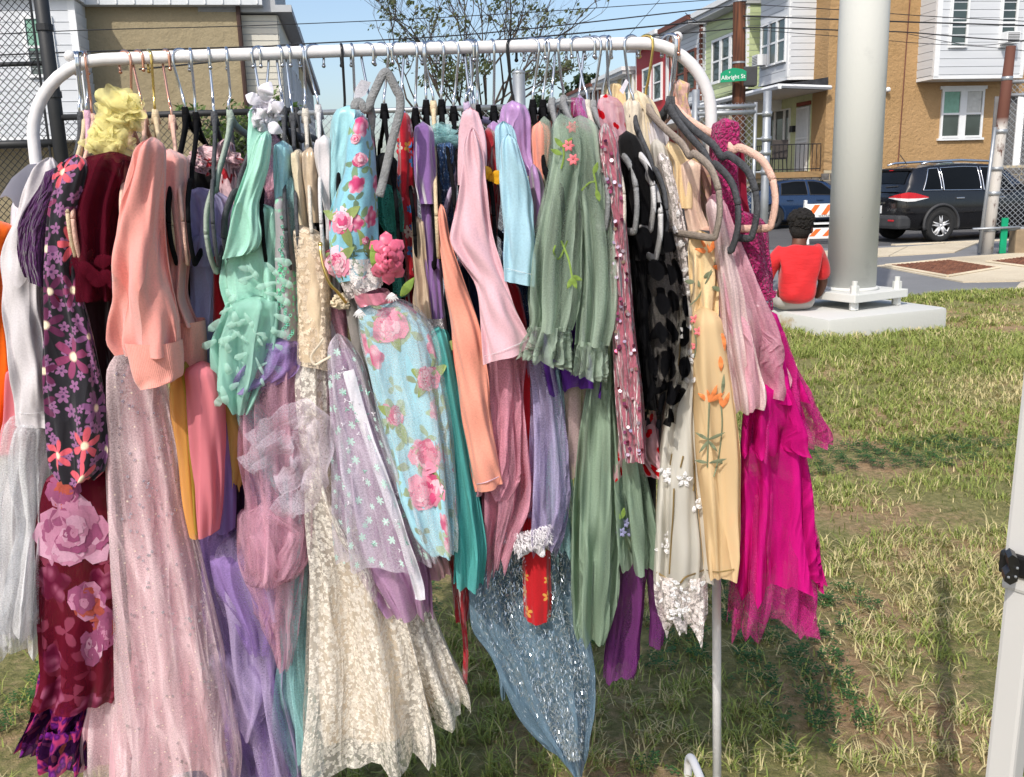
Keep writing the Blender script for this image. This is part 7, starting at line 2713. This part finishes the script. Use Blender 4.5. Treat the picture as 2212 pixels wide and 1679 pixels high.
# ---- blue glitter gown
g = garment('dress', 'blue glitter gown with turquoise ruffle and long tinsel net skirt', 'dress', 965, 290, 1.44)
blob('neck_ruffle', 960, 300, 1.42, 0.024, M['aqua'], g, 11, (1.3, 0.8, 0.7), 0.45)
cloth('bodice', [(300, 940, 985), (400, 944, 986), (500, 950, 984), (600, 955, 990)], 1.44, M['glit'], g, 0.04, 4, 0.006, 85)
cloth('lining', [(600, 955, 1000), (900, 985, 1090), (1150, 1020, 1230), (1300, 1030, 1240), (1420, 1090, 1250)], 1.52, M['teald'], g, 0.03, 6, 0.008, 86)
tn = cloth('skirt', [(1080, 1030, 1225), (1180, 1016, 1240), (1280, 1014, 1250), (1350, 1022, 1268), (1400, 1060, 1276), (1450, 1086, 1280), (1520, 1124, 1278), (1580, 1172, 1266), (1620, 1212, 1258), (1662, 1243, 1254)], 1.46, M['tinsel'], g, 0.045, 8, 0.010, 87)
cloth('skirt_panel', [(1150, 1020, 1090), (1300, 1030, 1080), (1400, 1070, 1095), (1500, 1082, 1092)], 1.48, M['tinsel'], g, 0.02, 5, 0.005, 88)
rd = random.Random(17)
tv, tf = [], []
for i in range(5200):
    v_ = 1110 + 530 * rd.random() ** 0.85
    lo = np.interp(v_, [1080, 1280, 1350, 1450, 1580, 1660], [1035, 1020, 1030, 1092, 1178, 1244])
    hi = np.interp(v_, [1080, 1280, 1350, 1450, 1580, 1660], [1220, 1246, 1262, 1276, 1262, 1253])
    u_ = rd.uniform(lo, hi)
    y_ = 1.46 - 0.052 * math.sqrt(max(0, 1 - ((u_ - (lo + hi) / 2) / ((hi - lo) / 2 + 1)) ** 2)) - rd.uniform(0.0, 0.01)
    a = rd.gauss(math.pi / 2, 0.7)
    l = rd.uniform(4, 11)
    p, q = W(u_, v_, y_), W(u_ + l * math.cos(a), v_ + l * math.sin(a), y_ + rd.uniform(-0.004, 0.004))
    s_ = (q - p).cross(Vector((0, 1, 0))).normalized() * 0.00022
    n = len(tv)
    tv += [p - s_, p + s_, q + s_, q - s_]
    tf.append((n, n + 1, n + 2, n + 3))
stuff(mesh_obj('tinsel_thread', tv, tf, flat('silver_tinsel', (0.62, 0.70, 0.78), 0.2, metal=0.7, var=0.3, scale=100), tn))

# ---- peach sleeve, pale pink top, red bow dress, pale blue top
g = garment('dress', 'plain peach crepe long sleeve hanging beside the pale pink top', 'dress', 960, 470, 1.35)
pch = cloth('sleeve', [(440, 945, 962), (520, 948, 974), (600, 958, 1000), (700, 972, 1034), (800, 984, 1052), (900, 998, 1060), (1000, 1014, 1076), (1062, 1028, 1088)], 1.345, M['peach'], g, 0.04, 3, 0.004, 89, hs=22)
stitch(pch, [(1030, 1046), (1050, 1042), (1078, 1030)], 3, M['palepk'], 'hem_stitch')
g = garment('top', 'pale pink cotton top with angular draped sleeve', 'top', 1015, 240, 1.33)
cloth('shoulder', [(232, 1004, 1028), (250, 998, 1034), (290, 990, 1046), (340, 990, 1050), (400, 990, 1046)], 1.36, M['palepk'], g, 0.045, 3, 0.005, 90)
pps = cloth('sleeve', [(276, 1012, 1030), (320, 1002, 1042), (400, 994, 1050), (470, 980, 1056), (518, 970, 1066), (560, 992, 1078), (610, 1026, 1092), (680, 1036, 1114), (740, 1042, 1136), (788, 1044, 1150)], 1.315, M['palepk'], g, 0.035, 3, 0.005, 91, hs=40)
stitch(pps, [(1047, 770), (1080, 760), (1110, 748), (1142, 734)], 3, M['wtulle'], 'hem_stitch')
g = garment('dress', 'red velvet dress with yellow bow', 'dress', 1055, 300, 1.40)
cloth('bodice', [(276, 1042, 1066), (300, 1040, 1084), (360, 1040, 1086), (440, 1044, 1080), (520, 1048, 1074), (600, 1052, 1080)], 1.40, M['redvel'], g, 0.03, 6, 0.008, 92)
ca, sa_ = 1060, 382
for (a, L_) in ((2.75, 30), (-0.35, 34), (2.2, 28), (0.15, 30)):
    leaf('bow_loop', ca, sa_, 1.345, L_, 22, a, M['bow'], g, 0.6)
blob('bow_knot', ca, sa_, 1.345, 0.006, M['bow'], g, 14, (1, 1, 1.2), 0.1)
cloth('skirt', [(600, 1060, 1120), (800, 1118, 1152), (1000, 1122, 1156), (1168, 1124, 1156)], 1.415, M['red'], g, 0.03, 4, 0.006, 93)
fu = cloth('fur_trim', [(1155, 1116, 1182), (1172, 1110, 1190), (1194, 1114, 1188)], 1.39, M['fur'], g, 0.035, 6, 0.006, 94, hs=26)
fv, ff = [], []
for i in range(700):
    a_, b_ = rd.uniform(1110, 1190), rd.uniform(1152, 1192)
    b_ -= (a_ - 1110) * 0.25
    y_ = 1.355 + rd.uniform(-0.004, 0.01)
    an = rd.gauss(1.4, 0.8)
    p = W(a_, b_, y_)
    q = W(a_ + 12 * math.cos(an), b_ + 12 * math.sin(an), y_ - 0.006)
    s_ = Vector((0.0006, 0, 0.0003))
    n = len(fv)
    fv += [p - s_, p + s_, q]
    ff.append((n, n + 1, n + 2))
stuff(mesh_obj('fur_strand', fv, ff, M['fur'], fu))
g = garment('leggings', 'red leggings leg with stitched gold and white flowers', 'leggings', 1160, 1190, 1.42)
cloth('leg', [(1160, 1126, 1190), (1230, 1128, 1190), (1290, 1130, 1192), (1332, 1132, 1190)], 1.42, M['redleg'], g, 0.035, 2, 0.001, 95, scal=-8)
g = garment('top', 'pale blue cotton top with plain straight sleeve', 'top', 1090, 270, 1.33)
cloth('shoulder', [(262, 1076, 1098), (280, 1068, 1110), (330, 1070, 1118), (400, 1076, 1112)], 1.36, M['palebl'], g, 0.04, 5, 0.006, 96)
pb_ = cloth('sleeve', [(290, 1084, 1112), (330, 1080, 1124), (380, 1080, 1138), (430, 1082, 1150), (490, 1088, 1155), (560, 1090, 1157), (606, 1092, 1157)], 1.318, M['palebl'], g, 0.035, 3, 0.003, 97, hs=-14)
stitch(pb_, [(1093, 580), (1110, 584), (1130, 589), (1154, 595)], 3, M['wtulle'], 'hem_stitch')
g = garment('dress', 'lilac satin dress with draped shoulder behind the pale blue top', 'dress', 1110, 225, 1.43)
cloth('shoulder', [(218, 1092, 1122), (235, 1082, 1136), (280, 1078, 1146), (330, 1090, 1146), (380, 1110, 1160)], 1.44, M['lilsat'], g, 0.045, 5, 0.007, 98)
cloth('bodice', [(355, 1140, 1164), (420, 1146, 1178), (500, 1150, 1176), (600, 1148, 1170), (760, 1140, 1165)], 1.40, M['lilsat'], g, 0.03, 4, 0.005, 99)
cloth('side', [(262, 1052, 1080), (300, 1052, 1086), (400, 1080, 1100)], 1.45, M['lilsat'], g, 0.03, 4, 0.005, 100)

# ---- ragged pink, lavender, purple and taupe tulle skirts
g = garment('skirt', 'dusty pink tulle skirt with ragged pointed hem', 'skirt', 1100, 760, 1.40)
cloth('tulle_layer', [(740, 1060, 1150), (850, 1056, 1134), (950, 1054, 1142), (1030, 1048, 1150), (1090, 1050, 1138), (1150, 1052, 1110), (1230, 1052, 1090)], 1.40, M['pinkrag'], g, 0.04, 8, 0.010, 101, rag=16, hs=20)
cloth('tulle_layer', [(760, 1046, 1120), (900, 1044, 1124), (1020, 1030, 1116), (1060, 1026, 1090)], 1.385, M['pinkrag'], g, 0.035, 7, 0.008, 102, rag=12)
cloth('lining', [(740, 1062, 1140), (900, 1060, 1130), (1050, 1056, 1120)], 1.43, M['pinklin'], g, 0.03, 5, 0.006, 103)
g = garment('skirt', 'pale lavender tulle skirt with layered ragged edges', 'skirt', 1170, 780, 1.39)
cloth('tulle_layer', [(760, 1130, 1195), (850, 1144, 1212), (950, 1146, 1222), (1050, 1145, 1226), (1130, 1148, 1212), (1170, 1150, 1195)], 1.395, M['lavrag'], g, 0.04, 8, 0.010, 104, rag=16)
cloth('tulle_layer', [(780, 1160, 1215), (900, 1190, 1222), (1020, 1180, 1232), (1130, 1185, 1240), (1190, 1200, 1240)], 1.42, M['aqua'], g, 0.03, 7, 0.008, 105, rag=16)
cloth('lining', [(560, 1155, 1200), (760, 1150, 1200), (1000, 1155, 1215), (1120, 1160, 1210)], 1.44, M['vlin'], g, 0.025, 5, 0.006, 106)
g = garment('skirt', 'deep purple tulle skirt bunched under the sage cuffs', 'skirt', 1220, 730, 1.40)
cloth('tulle_layer', [(470, 1190, 1230), (600, 1190, 1235), (720, 1172, 1270), (780, 1172, 1285), (832, 1184, 1280)], 1.405, M['purrag'], g, 0.04, 9, 0.010, 107, rag=10)
g = garment('skirt', 'taupe tulle skirt panel between lavender and sage', 'skirt', 1240, 830, 1.42)
cloth('tulle_layer', [(800, 1208, 1272), (900, 1214, 1272), (1000, 1210, 1266), (1014, 1212, 1262)], 1.42, M['taupet'], g, 0.03, 6, 0.007, 108, rag=8)

# ---- peach fringed top
g = garment('top', 'fuzzy peach and sage trimmed top left of the sage dress', 'top', 1165, 270, 1.41)
cloth('shoulder', [(262, 1152, 1180), (290, 1146, 1190), (350, 1150, 1184), (420, 1158, 1180), (560, 1150, 1180)], 1.42, M['peach'], g, 0.035, 6, 0.006, 109)
cloth('sleeve', [(252, 1164, 1186), (300, 1164, 1196), (380, 1166, 1206), (460, 1168, 1204)], 1.43, M['sage'], g, 0.03, 6, 0.006, 110)

# ---- sage tulle dress with embroidered sleeves
g = garment('dress', 'sage green tulle dress with embroidered flowers and gathered cuffs', 'dress', 1240, 250, 1.34)
s1 = cloth('sleeve', [(246, 1200, 1222), (275, 1192, 1252), (330, 1192, 1262), (400, 1180, 1254), (480, 1162, 1250), (560, 1150, 1246), (640, 1146, 1242), (690, 1150, 1232), (708, 1148, 1226)], 1.335, M['sage'], g, 0.045, 8, 0.009, 111)
cloth('inner_sleeve', [(270, 1200, 1250), (400, 1190, 1246), (560, 1165, 1236), (700, 1160, 1222)], 1.37, M['sagesk'], g, 0.03, 6, 0.008, 112)
cloth('cuff', [(700, 1148, 1228), (715, 1138, 1230), (740, 1126, 1228), (764, 1122, 1224)], 1.33, M['sage'], g, 0.045, 14, 0.012, 113, cap=False, hs=-32)
s2 = cloth('sleeve', [(250, 1228, 1276), (270, 1222, 1288), (330, 1236, 1298), (420, 1244, 1308), (500, 1250, 1318), (600, 1254, 1322), (680, 1250, 1318), (738, 1246, 1306)], 1.345, M['sage'], g, 0.045, 8, 0.009, 114)
cloth('inner_sleeve', [(280, 1232, 1284), (450, 1252, 1306), (600, 1260, 1314), (730, 1252, 1304)], 1.38, M['sagesk'], g, 0.03, 6, 0.008, 115)
cloth('cuff', [(732, 1248, 1306), (750, 1242, 1308), (780, 1238, 1306), (806, 1236, 1300)], 1.34, M['sage'], g, 0.04, 12, 0.011, 116, cap=False, hs=-12)
cloth('skirt', [(640, 1270, 1320), (800, 1272, 1330), (900, 1256, 1330), (1000, 1246, 1330), (1100, 1240, 1328), (1200, 1238, 1326), (1290, 1240, 1316), (1350, 1246, 1306), (1368, 1252, 1300)], 1.40, M['sagesk'], g, 0.04, 7, 0.012, 117)
s3 = cloth('skirt_panel', [(760, 1300, 1360), (900, 1316, 1370), (1000, 1320, 1384), (1100, 1324, 1402), (1180, 1330, 1412), (1216, 1338, 1408)], 1.41, M['sagesk'], g, 0.045, 7, 0.012, 118)
cloth('skirt_lining', [(800, 1270, 1370), (1000, 1256, 1380), (1200, 1250, 1330), (1290, 1252, 1310)], 1.45, M['teald'], g, 0.025, 5, 0.008, 119)
for o_, pts in ((s1, [(1216, 310), (1218, 340), (1212, 365)]), (s1, [(1212, 520), (1228, 560), (1236, 600)]), (s2, [(1282, 372), (1288, 400), (1290, 430)]), (s2, [(1256, 412), (1272, 396), (1286, 392)]), (s1, [(1200, 530), (1196, 545), (1206, 560), (1218, 540), (1226, 520)])):
    stitch(o_, pts, 4, M['thrg'])
for o_, u_, v_, mt in ((s1, 1238, 345, M['thrp']), (s1, 1228, 315, M['thrp']), (s2, 1236, 275, M['thrp']), (s3, 1350, 1130, M['thrb']), (s3, 1342, 1150, M['thrb']), (s3, 1356, 1150, M['thrb'])):
    petals(o_, u_, v_, 12, 7, 6, mt)
for o_, u_, v_, a in ((s1, 1216, 318, 2.3), (s1, 1218, 318, 0.8), (s1, 1214, 334, 2.7), (s1, 1236, 600, -1.2), (s1, 1236, 600, -2.0), (s1, 1234, 596, -0.4), (s2, 1282, 376, 1.2), (s2, 1288, 410, -1.3), (s3, 1344, 1120, 1.4), (s3, 1340, 1122, 2.1)):
    leaf('embroidered_leaf', u_, v_, hit(o_, u_, v_), 26, 11, a, M['thrg'], o_, 0.1)
g = garment('skirt', 'plum purple tulle strips hanging below the sage dress', 'skirt', 1370, 1200, 1.44)
cloth('strip', [(1190, 1330, 1400), (1280, 1326, 1392), (1380, 1312, 1382), (1440, 1305, 1376), (1462, 1304, 1366)], 1.45, M['plum'], g, 0.03, 5, 0.008, 120, rag=5, hs=20)
cloth('strip', [(1190, 1390, 1418), (1280, 1400, 1432), (1340, 1404, 1436), (1390, 1402, 1430)], 1.46, M['plum'], g, 0.02, 4, 0.006, 121)

# ---- orchid strap, pink heart tulle, mauve sequin velvet, black dotted sleeve
g = garment('top', 'twisted orchid pink chiffon strap on a grey hanger', 'top', 1258, 215, 1.42)
ribbon('strap', [(1247, 212), (1246, 235), (1256, 255), (1266, 280), (1276, 300), (1280, 330)], 1.40, 26, M['hott2'], g, 0.006, 0.5)
cloth('body', [(205, 1240, 1262), (235, 1246, 1266), (320, 1262, 1286), (400, 1268, 1290)], 1.43, M['lilsat'], g, 0.02, 5, 0.005, 122)
g = garment('dress', 'pale pink tulle dress with little red hearts', 'dress', 1320, 205, 1.40)
cloth('sleeve', [(204, 1296, 1322), (225, 1290, 1342), (270, 1298, 1350), (330, 1318, 1362), (400, 1340, 1376), (470, 1350, 1380)], 1.40, M['hearts'], g, 0.035, 6, 0.008, 123)
cloth('skirt', [(800, 1314, 1400), (900, 1306, 1412), (960, 1302, 1418), (1012, 1306, 1418)], 1.43, M['hearts'], g, 0.04, 6, 0.010, 124)
g = garment('dress', 'mauve crushed velvet sleeve scattered with sequins', 'dress', 1310, 270, 1.34)
mv = cloth('sleeve', [(266, 1296, 1318), (290, 1288, 1330), (340, 1292, 1338), (420, 1306, 1346), (500, 1316, 1352), (600, 1320, 1362), (700, 1322, 1370), (800, 1326, 1380), (900, 1332, 1388), (990, 1342, 1394)], 1.335, M['mauvev'], g, 0.035, 6, 0.005, 125)
rd = random.Random(19)
for i in range(85):
    v_ = rd.uniform(300, 985)
    lo, hi = np.interp(v_, [300, 500, 990], [1290, 1316, 1342]), np.interp(v_, [300, 500, 990], [1330, 1350, 1392])
    u_ = rd.uniform(lo, hi)
    y_ = hit(mv, u_, v_, 0.003)
    nr = Vector((rd.gauss(-0.2, 0.5), -1, rd.gauss(0.3, 0.5)))
    MB().disc(W(u_, v_, y_), 0.0027, nr, 9, 0.0004).build('sequin', M['sequin'] if rd.random() < 0.5 else M['sequind'], mv)
g = garment('blouse', 'black net blouse with large velvet polka dots', 'blouse', 1350, 290, 1.35)
cloth('shoulder', [(283, 1340, 1366), (305, 1330, 1382), (380, 1340, 1410), (470, 1352, 1430), (560, 1362, 1440)], 1.38, M['black'], g, 0.03, 5, 0.006, 126)
dn = cloth('sleeve', [(340, 1352, 1396), (420, 1352, 1428), (500, 1362, 1448), (580, 1372, 1466), (660, 1378, 1480), (740, 1382, 1482), (820, 1388, 1474), (872, 1394, 1452), (908, 1392, 1448)], 1.345, M['dotnet'], g, 0.045, 8, 0.008, 127)
cloth('inner_sleeve', [(420, 1352, 1392), (560, 1362, 1396), (700, 1374, 1400), (880, 1386, 1420)], 1.39, M['black'], g, 0.02, 6, 0.008, 128)
cloth('inner_lining', [(520, 1380, 1452), (640, 1390, 1464), (760, 1396, 1464), (860, 1398, 1450)], 1.41, M['greybg'], g, 0.02, 6, 0.006, 155)
g = garment('trousers', 'plain black trouser leg below the dotted sleeve', 'trousers', 1390, 1000, 1.43)
cloth('leg', [(900, 1370, 1416), (1050, 1376, 1416), (1150, 1380, 1416), (1212, 1388, 1414)], 1.44, M['black'], g, 0.03, 3, 0.003, 129)

# ---- ivory tops and the white lace dress
for k, (lab, mt, rows, y) in enumerate((
        ('ivory brocade top beside the heart tulle', M['ivory'], [(212, 1350, 1372), (228, 1344, 1388), (270, 1346, 1390), (340, 1356, 1392), (460, 1372, 1400)], 1.505),
        ('cream satin top with gold lace neckline', M['cream'], [(196, 1364, 1386), (215, 1362, 1404), (260, 1376, 1424), (320, 1390, 1432), (420, 1400, 1440), (520, 1408, 1450)], 1.51),
        ('cream blouse with tan print collar and price tag', M['butter'], [(180, 1318, 1336), (198, 1310, 1350), (230, 1316, 1352)], 1.515))):
    q = garment('top', lab, 'top', rows[0][1], rows[0][0], y)
    o_ = cloth('body', rows, y, mt, q, 0.035, 6, 0.008, 130 + k)
    if k == 2:
        tg = MB()
        tg.add([W(1338, 196, 1.40), W(1352, 170, 1.395), W(1358, 178, 1.39), W(1346, 204, 1.395)], [(0, 1, 2, 3)])
        mesh_obj('price_tag', tg.v, tg.f, M['label'], q, False, [(0, 0), (.02, 0), (.02, .02), (0, .02)])
g = garment('dress', 'white chiffon dress with raised flowers and crochet lace hem', 'dress', 1460, 640, 1.38)
cloth('bodice', [(300, 1404, 1430), (340, 1408, 1444), (420, 1424, 1452), (520, 1440, 1470), (600, 1462, 1484), (660, 1466, 1490)], 1.46, M['offw'], g, 0.03, 6, 0.007, 134)
wl_ = cloth('skirt', [(640, 1468, 1490), (720, 1464, 1496), (820, 1452, 1498), (900, 1436, 1500), (1000, 1424, 1510), (1100, 1418, 1520), (1200, 1414, 1526), (1246, 1412, 1526)], 1.375, M['offw'], g, 0.04, 5, 0.008, 135)
cloth('crochet_hem', [(1232, 1412, 1526), (1280, 1414, 1526), (1320, 1424, 1522), (1346, 1440, 1512)], 1.37, M['crochet'], g, 0.042, 6, 0.008, 136, cap=False, rag=18)
for u_, v_, n in ((1448, 1030, 7), (1478, 1036, 5), (1436, 1012, 3), (1500, 1060, 5), (1440, 1160, 4), (1432, 1186, 4), (1484, 720, 3), (1488, 770, 3), (1490, 830, 2), (1500, 1090, 3)):
    y_ = hit(wl_, min(u_, 1505), v_, 0.003)
    for i in range(n):
        a = 6.283 * i / max(n, 5) + u_
        leaf('applique_petal', u_ + 3 * math.cos(a), v_ - 3 * math.sin(a), y_, 17, 10, a, M['applq'], wl_, 0.25)
for pts in ([(1452, 980), (1448, 1005)], [(1476, 985), (1470, 1010)], [(1456, 1055), (1454, 1110), (1450, 1170), (1446, 1240)], [(1500, 1000), (1498, 1060)], [(1470, 740), (1466, 790)]):
    stitch(wl_, pts, 4, M['thrgold'])
stitch(wl_, [(1418, 1236), (1440, 1250), (1465, 1262), (1480, 1248), (1500, 1240), (1520, 1232)], 5, M['thrgold'], 'hem_cord')
for i in range(40):
    u_, v_ = rd.uniform(1416, 1516), rd.uniform(1250, 1340)
    if v_ > 1250 + 90 * math.sin(math.pi * (u_ - 1400) / 125):
        continue
    leaf('crochet_leaf', u_, v_, 1.318, 16, 7, rd.uniform(0, 6.28), M['applq'], g, 0.2)
lc = garment('top', 'white top with silver laced sleeve on the squared white hanger', 'top', 1410, 270, 1.40)
cloth('sleeve', [(255, 1396, 1420), (290, 1400, 1440), (360, 1412, 1446), (450, 1424, 1456), (510, 1432, 1462)], 1.49, M['white'], lc, 0.03, 9, 0.007, 137)
cloth('lace_edge', [(330, 1414, 1440), (420, 1436, 1462), (500, 1444, 1478), (560, 1452, 1488), (640, 1466, 1492)], 1.43, M['crochet'], g, 0.03, 9, 0.010, 156)
rd = random.Random(23)
for i in range(16):
    v_ = rd.uniform(450, 640)
    leaf('applique_petal', 1440 + (v_ - 450) * 0.18 + rd.uniform(0, 26), v_, 1.395, rd.uniform(10, 20), rd.uniform(6, 10), rd.uniform(0, 6.28), M['applq'], g, 0.3)

# ---- butter yellow embroidered dress
g = garment('dress', 'butter yellow dress embroidered with orange lilies and green stems', 'dress', 1490, 330, 1.36)
cloth('shoulder', [(305, 1436, 1456), (330, 1440, 1490), (352, 1452, 1512), (400, 1456, 1508), (450, 1464, 1504)], 1.44, M['butter'], g, 0.03, 3, 0.003, 138)
cloth('inside_lining', [(344, 1470, 1512), (400, 1474, 1512), (450, 1478, 1516), (500, 1486, 1536), (540, 1494, 1540)], 1.43, M['liningp'], g, 0.028, 4, 0.005, 139)
bb = cloth('bodice', [(498, 1490, 1530), (520, 1486, 1548), (560, 1488, 1551), (610, 1490, 1552), (650, 1493, 1549), (672, 1493, 1548)], 1.385, M['butter'], g, 0.05, 4, 0.005, 140, hs=-8)
bs = cloth('skirt', [(664, 1490, 1554), (720, 1488, 1562), (800, 1488, 1574), (900, 1494, 1588), (1000, 1500, 1594), (1100, 1510, 1592), (1180, 1518, 1590), (1236, 1524, 1587)], 1.36, M['butterch'], g, 0.042, 5, 0.008, 141)
stitch(bb, [(1468 + 22, 660), (1510, 640), (1530, 600), (1545, 560)], 4, M['thrs'])
for pts in ([(1532, 870), (1530, 930), (1528, 1010)], [(1556, 860), (1560, 920), (1552, 990), (1542, 1030)], [(1496, 700), (1504, 740), (1500, 772)]):
    stitch(bs, pts, 3.5, M['thrs'])
for u_, v_, a, L_ in ((1530, 950, 0.4, 40), (1530, 950, 2.6, 34), (1530, 952, -0.9, 34), (1530, 952, -2.2, 34), (1532, 1000, 0.2, 40), (1528, 1000, 2.9, 30), (1560, 852, 1.5, 46), (1550, 1000, 0.1, 36)):
    leaf('embroidered_leaf', u_, v_, hit(bs, u_, v_), L_, 8, a, M['thrs'], bs, 0.1)
for u_, v_, a, L_ in ((1534, 868, 1.9, 34), (1534, 868, 1.2, 40), (1534, 868, 0.6, 38), (1534, 868, 2.5, 34), (1562, 880, 1.2, 36), (1562, 880, 1.9, 30), (1556, 770, -1.5, 34), (1560, 720, -1.4, 40), (1578, 1140, 1.4, 40), (1580, 1170, -1.4, 30)):
    leaf('embroidered_petal', u_, v_, hit(bs, min(u_, 1570), v_), L_, 11, a, M['thro'], bs, 0.15)
for u_, v_ in ((1500, 690), (1508, 716), (1502, 748)):
    petals(bs, u_, v_, 10, 6, 5, M['thrp'])
for u_, v_, a, L_ in ((1534, 545, 2.2, 36), (1534, 545, 1.2, 34), (1534, 545, 2.9, 34), (1540, 575, -0.3, 26), (1520, 600, 0.6, 24), (1512, 620, 2.2, 24), (1538, 620, -0.4, 24), (1500, 610, 3.0, 22)):
    leaf('embroidered_petal' if v_ < 590 else 'embroidered_leaf', u_, v_, hit(bb, u_, v_), L_, 11, a, M['thro'] if v_ < 590 else M['thrs'], bb, 0.15)
stitch(bs, [(1526, 1232), (1550, 1236), (1586, 1230)], 4, M['thrgold'], 'hem_cord')

# ---- blush brocade with tulle, hot pink lace dress
g = garment('dress', 'blush brocade dress with twisted gold neck and pale tulle skirt', 'dress', 1478, 175, 1.41)
cloth('twisted_strap', [(172, 1458, 1476), (186, 1452, 1490), (215, 1458, 1484), (250, 1462, 1492), (300, 1466, 1500), (340, 1476, 1506)], 1.50, M['brocade'], g, 0.03, 6, 0.007, 142)
cloth('bodice', [(280, 1476, 1506), (340, 1486, 1524), (400, 1506, 1540), (440, 1516, 1548), (480, 1524, 1556)], 1.48, M['brocade'], g, 0.03, 4, 0.005, 143)
cloth('tulle_layer', [(420, 1528, 1556), (500, 1536, 1584), (580, 1546, 1612), (680, 1556, 1652), (780, 1566, 1684), (846, 1572, 1700), (884, 1580, 1690)], 1.385, M['blusht2'], g, 0.045, 8, 0.011, 144, hs=50)
cloth('tulle_layer', [(430, 1524, 1548), (520, 1540, 1572), (640, 1554, 1598), (760, 1562, 1618), (840, 1572, 1634), (886, 1582, 1632)], 1.365, M['blusht'], g, 0.035, 6, 0.009, 145, hs=12)
g = garment('dress', 'hot pink lace dress with beaded belt and tiered tulle skirt', 'dress', 1570, 265, 1.40)
cloth('shoulder', [(255, 1552, 1578), (270, 1540, 1596), (320, 1534, 1594), (380, 1538, 1590), (430, 1540, 1594), (480, 1546, 1602)], 1.415, M['hotl'], g, 0.04, 4, 0.004, 146)
cloth('strap_lining', [(300, 1576, 1602), (360, 1580, 1610), (430, 1588, 1612), (480, 1594, 1620)], 1.425, M['redlin'], g, 0.02, 3, 0.002, 147)
cloth('bodice', [(450, 1556, 1606), (478, 1562, 1650), (500, 1572, 1658), (560, 1590, 1660), (620, 1606, 1664), (668, 1618, 1666)], 1.41, M['hotl'], g, 0.04, 4, 0.004, 148)
bl = MB()
for i in range(26):
    for j in range(2):
        u_ = 1628 + 36 * i / 25
        bl.ball(W(u_, 662 - j * 7 - (u_ - 1628) * 0.05, 1.365 + 0.0009 * (u_ - 1640) ** 2 / 20), 0.0024, 6, 5)
bl.build('beaded_belt', M['bead'], g, True)
leaf('bow_loop', 1660, 640, 1.37, 20, 18, 0.5, M['hotl'], g)
cloth('skirt_top', [(664, 1626, 1668), (720, 1634, 1690), (800, 1650, 1712), (860, 1640, 1730)], 1.40, M['hott'], g, 0.04, 5, 0.008, 149)
cloth('tulle_tier', [(700, 1660, 1684), (780, 1670, 1712), (850, 1640, 1738), (900, 1612, 1756), (945, 1604, 1768), (972, 1602, 1764)], 1.41, M['hott2'], g, 0.05, 8, 0.012, 150, hs=24, rag=6)
cloth('tulle_tier', [(820, 1620, 1700), (900, 1606, 1730), (976, 1600, 1738)], 1.395, M['hott'], g, 0.045, 7, 0.012, 151, hs=16)
cloth('tulle_tier', [(940, 1604, 1730), (1040, 1598, 1744), (1140, 1592, 1752), (1220, 1586, 1756), (1262, 1582, 1758)], 1.415, M['hott'], g, 0.05, 9, 0.014, 152, rag=10, hs=20)
cloth('tulle_tier', [(1040, 1604, 1740), (1180, 1590, 1752), (1280, 1578, 1748), (1340, 1572, 1732)], 1.425, M['hott2'], g, 0.045, 9, 0.014, 153, rag=22)

# ---- garments deeper in the rack filling gaps, some made black as painted gap shade
deep = [
    ('dark plum dress glimpsed between the maroon and pink ones', M['plumd'], [(380, 240, 300), (700, 235, 310), (1000, 240, 310)]),
    ('black dress added to darken the gap behind the lilac dress and grey hangers', M['black'], [(330, 400, 500), (440, 390, 520), (600, 392, 500), (900, 400, 470), (1200, 440, 520)]),
    ('navy blue dress glimpsed under the turquoise skirt', M['navy'], [(500, 990, 1050), (800, 1010, 1070), (1100, 1030, 1090), (1240, 1040, 1085)]),
    ('teal blue dress behind the pale blue top', M['glit'], [(480, 1080, 1160), (700, 1090, 1150), (900, 1110, 1150)]),
    ('black dress deep between blue floral and red floral', M['black'], [(330, 800, 860), (500, 815, 880), (800, 850, 930), (1000, 890, 960)]),
    ('dark green dress deep behind the sage sleeves', M['teald'], [(330, 1180, 1300), (600, 1190, 1310), (800, 1200, 1300)]),
    ('wine coloured dress behind the mauve velvet sleeve', M['maroond'], [(330, 1300, 1380), (600, 1320, 1400), (860, 1330, 1400)]),
    ('brown dress deep behind the white lace dress', M['greybg'], [(330, 1390, 1470), (600, 1420, 1490), (800, 1420, 1480), (1000, 1410, 1440)]),
    ('plum dress made near black to darken the gap behind the mint dress', M['plumd'], [(330, 520, 620), (600, 500, 640), (900, 500, 640), (1150, 500, 640)]),
    ('black skirt added to darken the gap behind the cream lace bodice', M['black'], [(420, 630, 720), (600, 640, 740), (900, 660, 760), (1150, 690, 780)]),
]
for k, (lab, mt, rows) in enumerate(deep):
    q = garment('dress', lab, 'dress', rows[0][1], rows[0][0], 1.55)
    cloth('body', rows, 1.56, mt, q, 0.05, 6, 0.01, 170 + k)
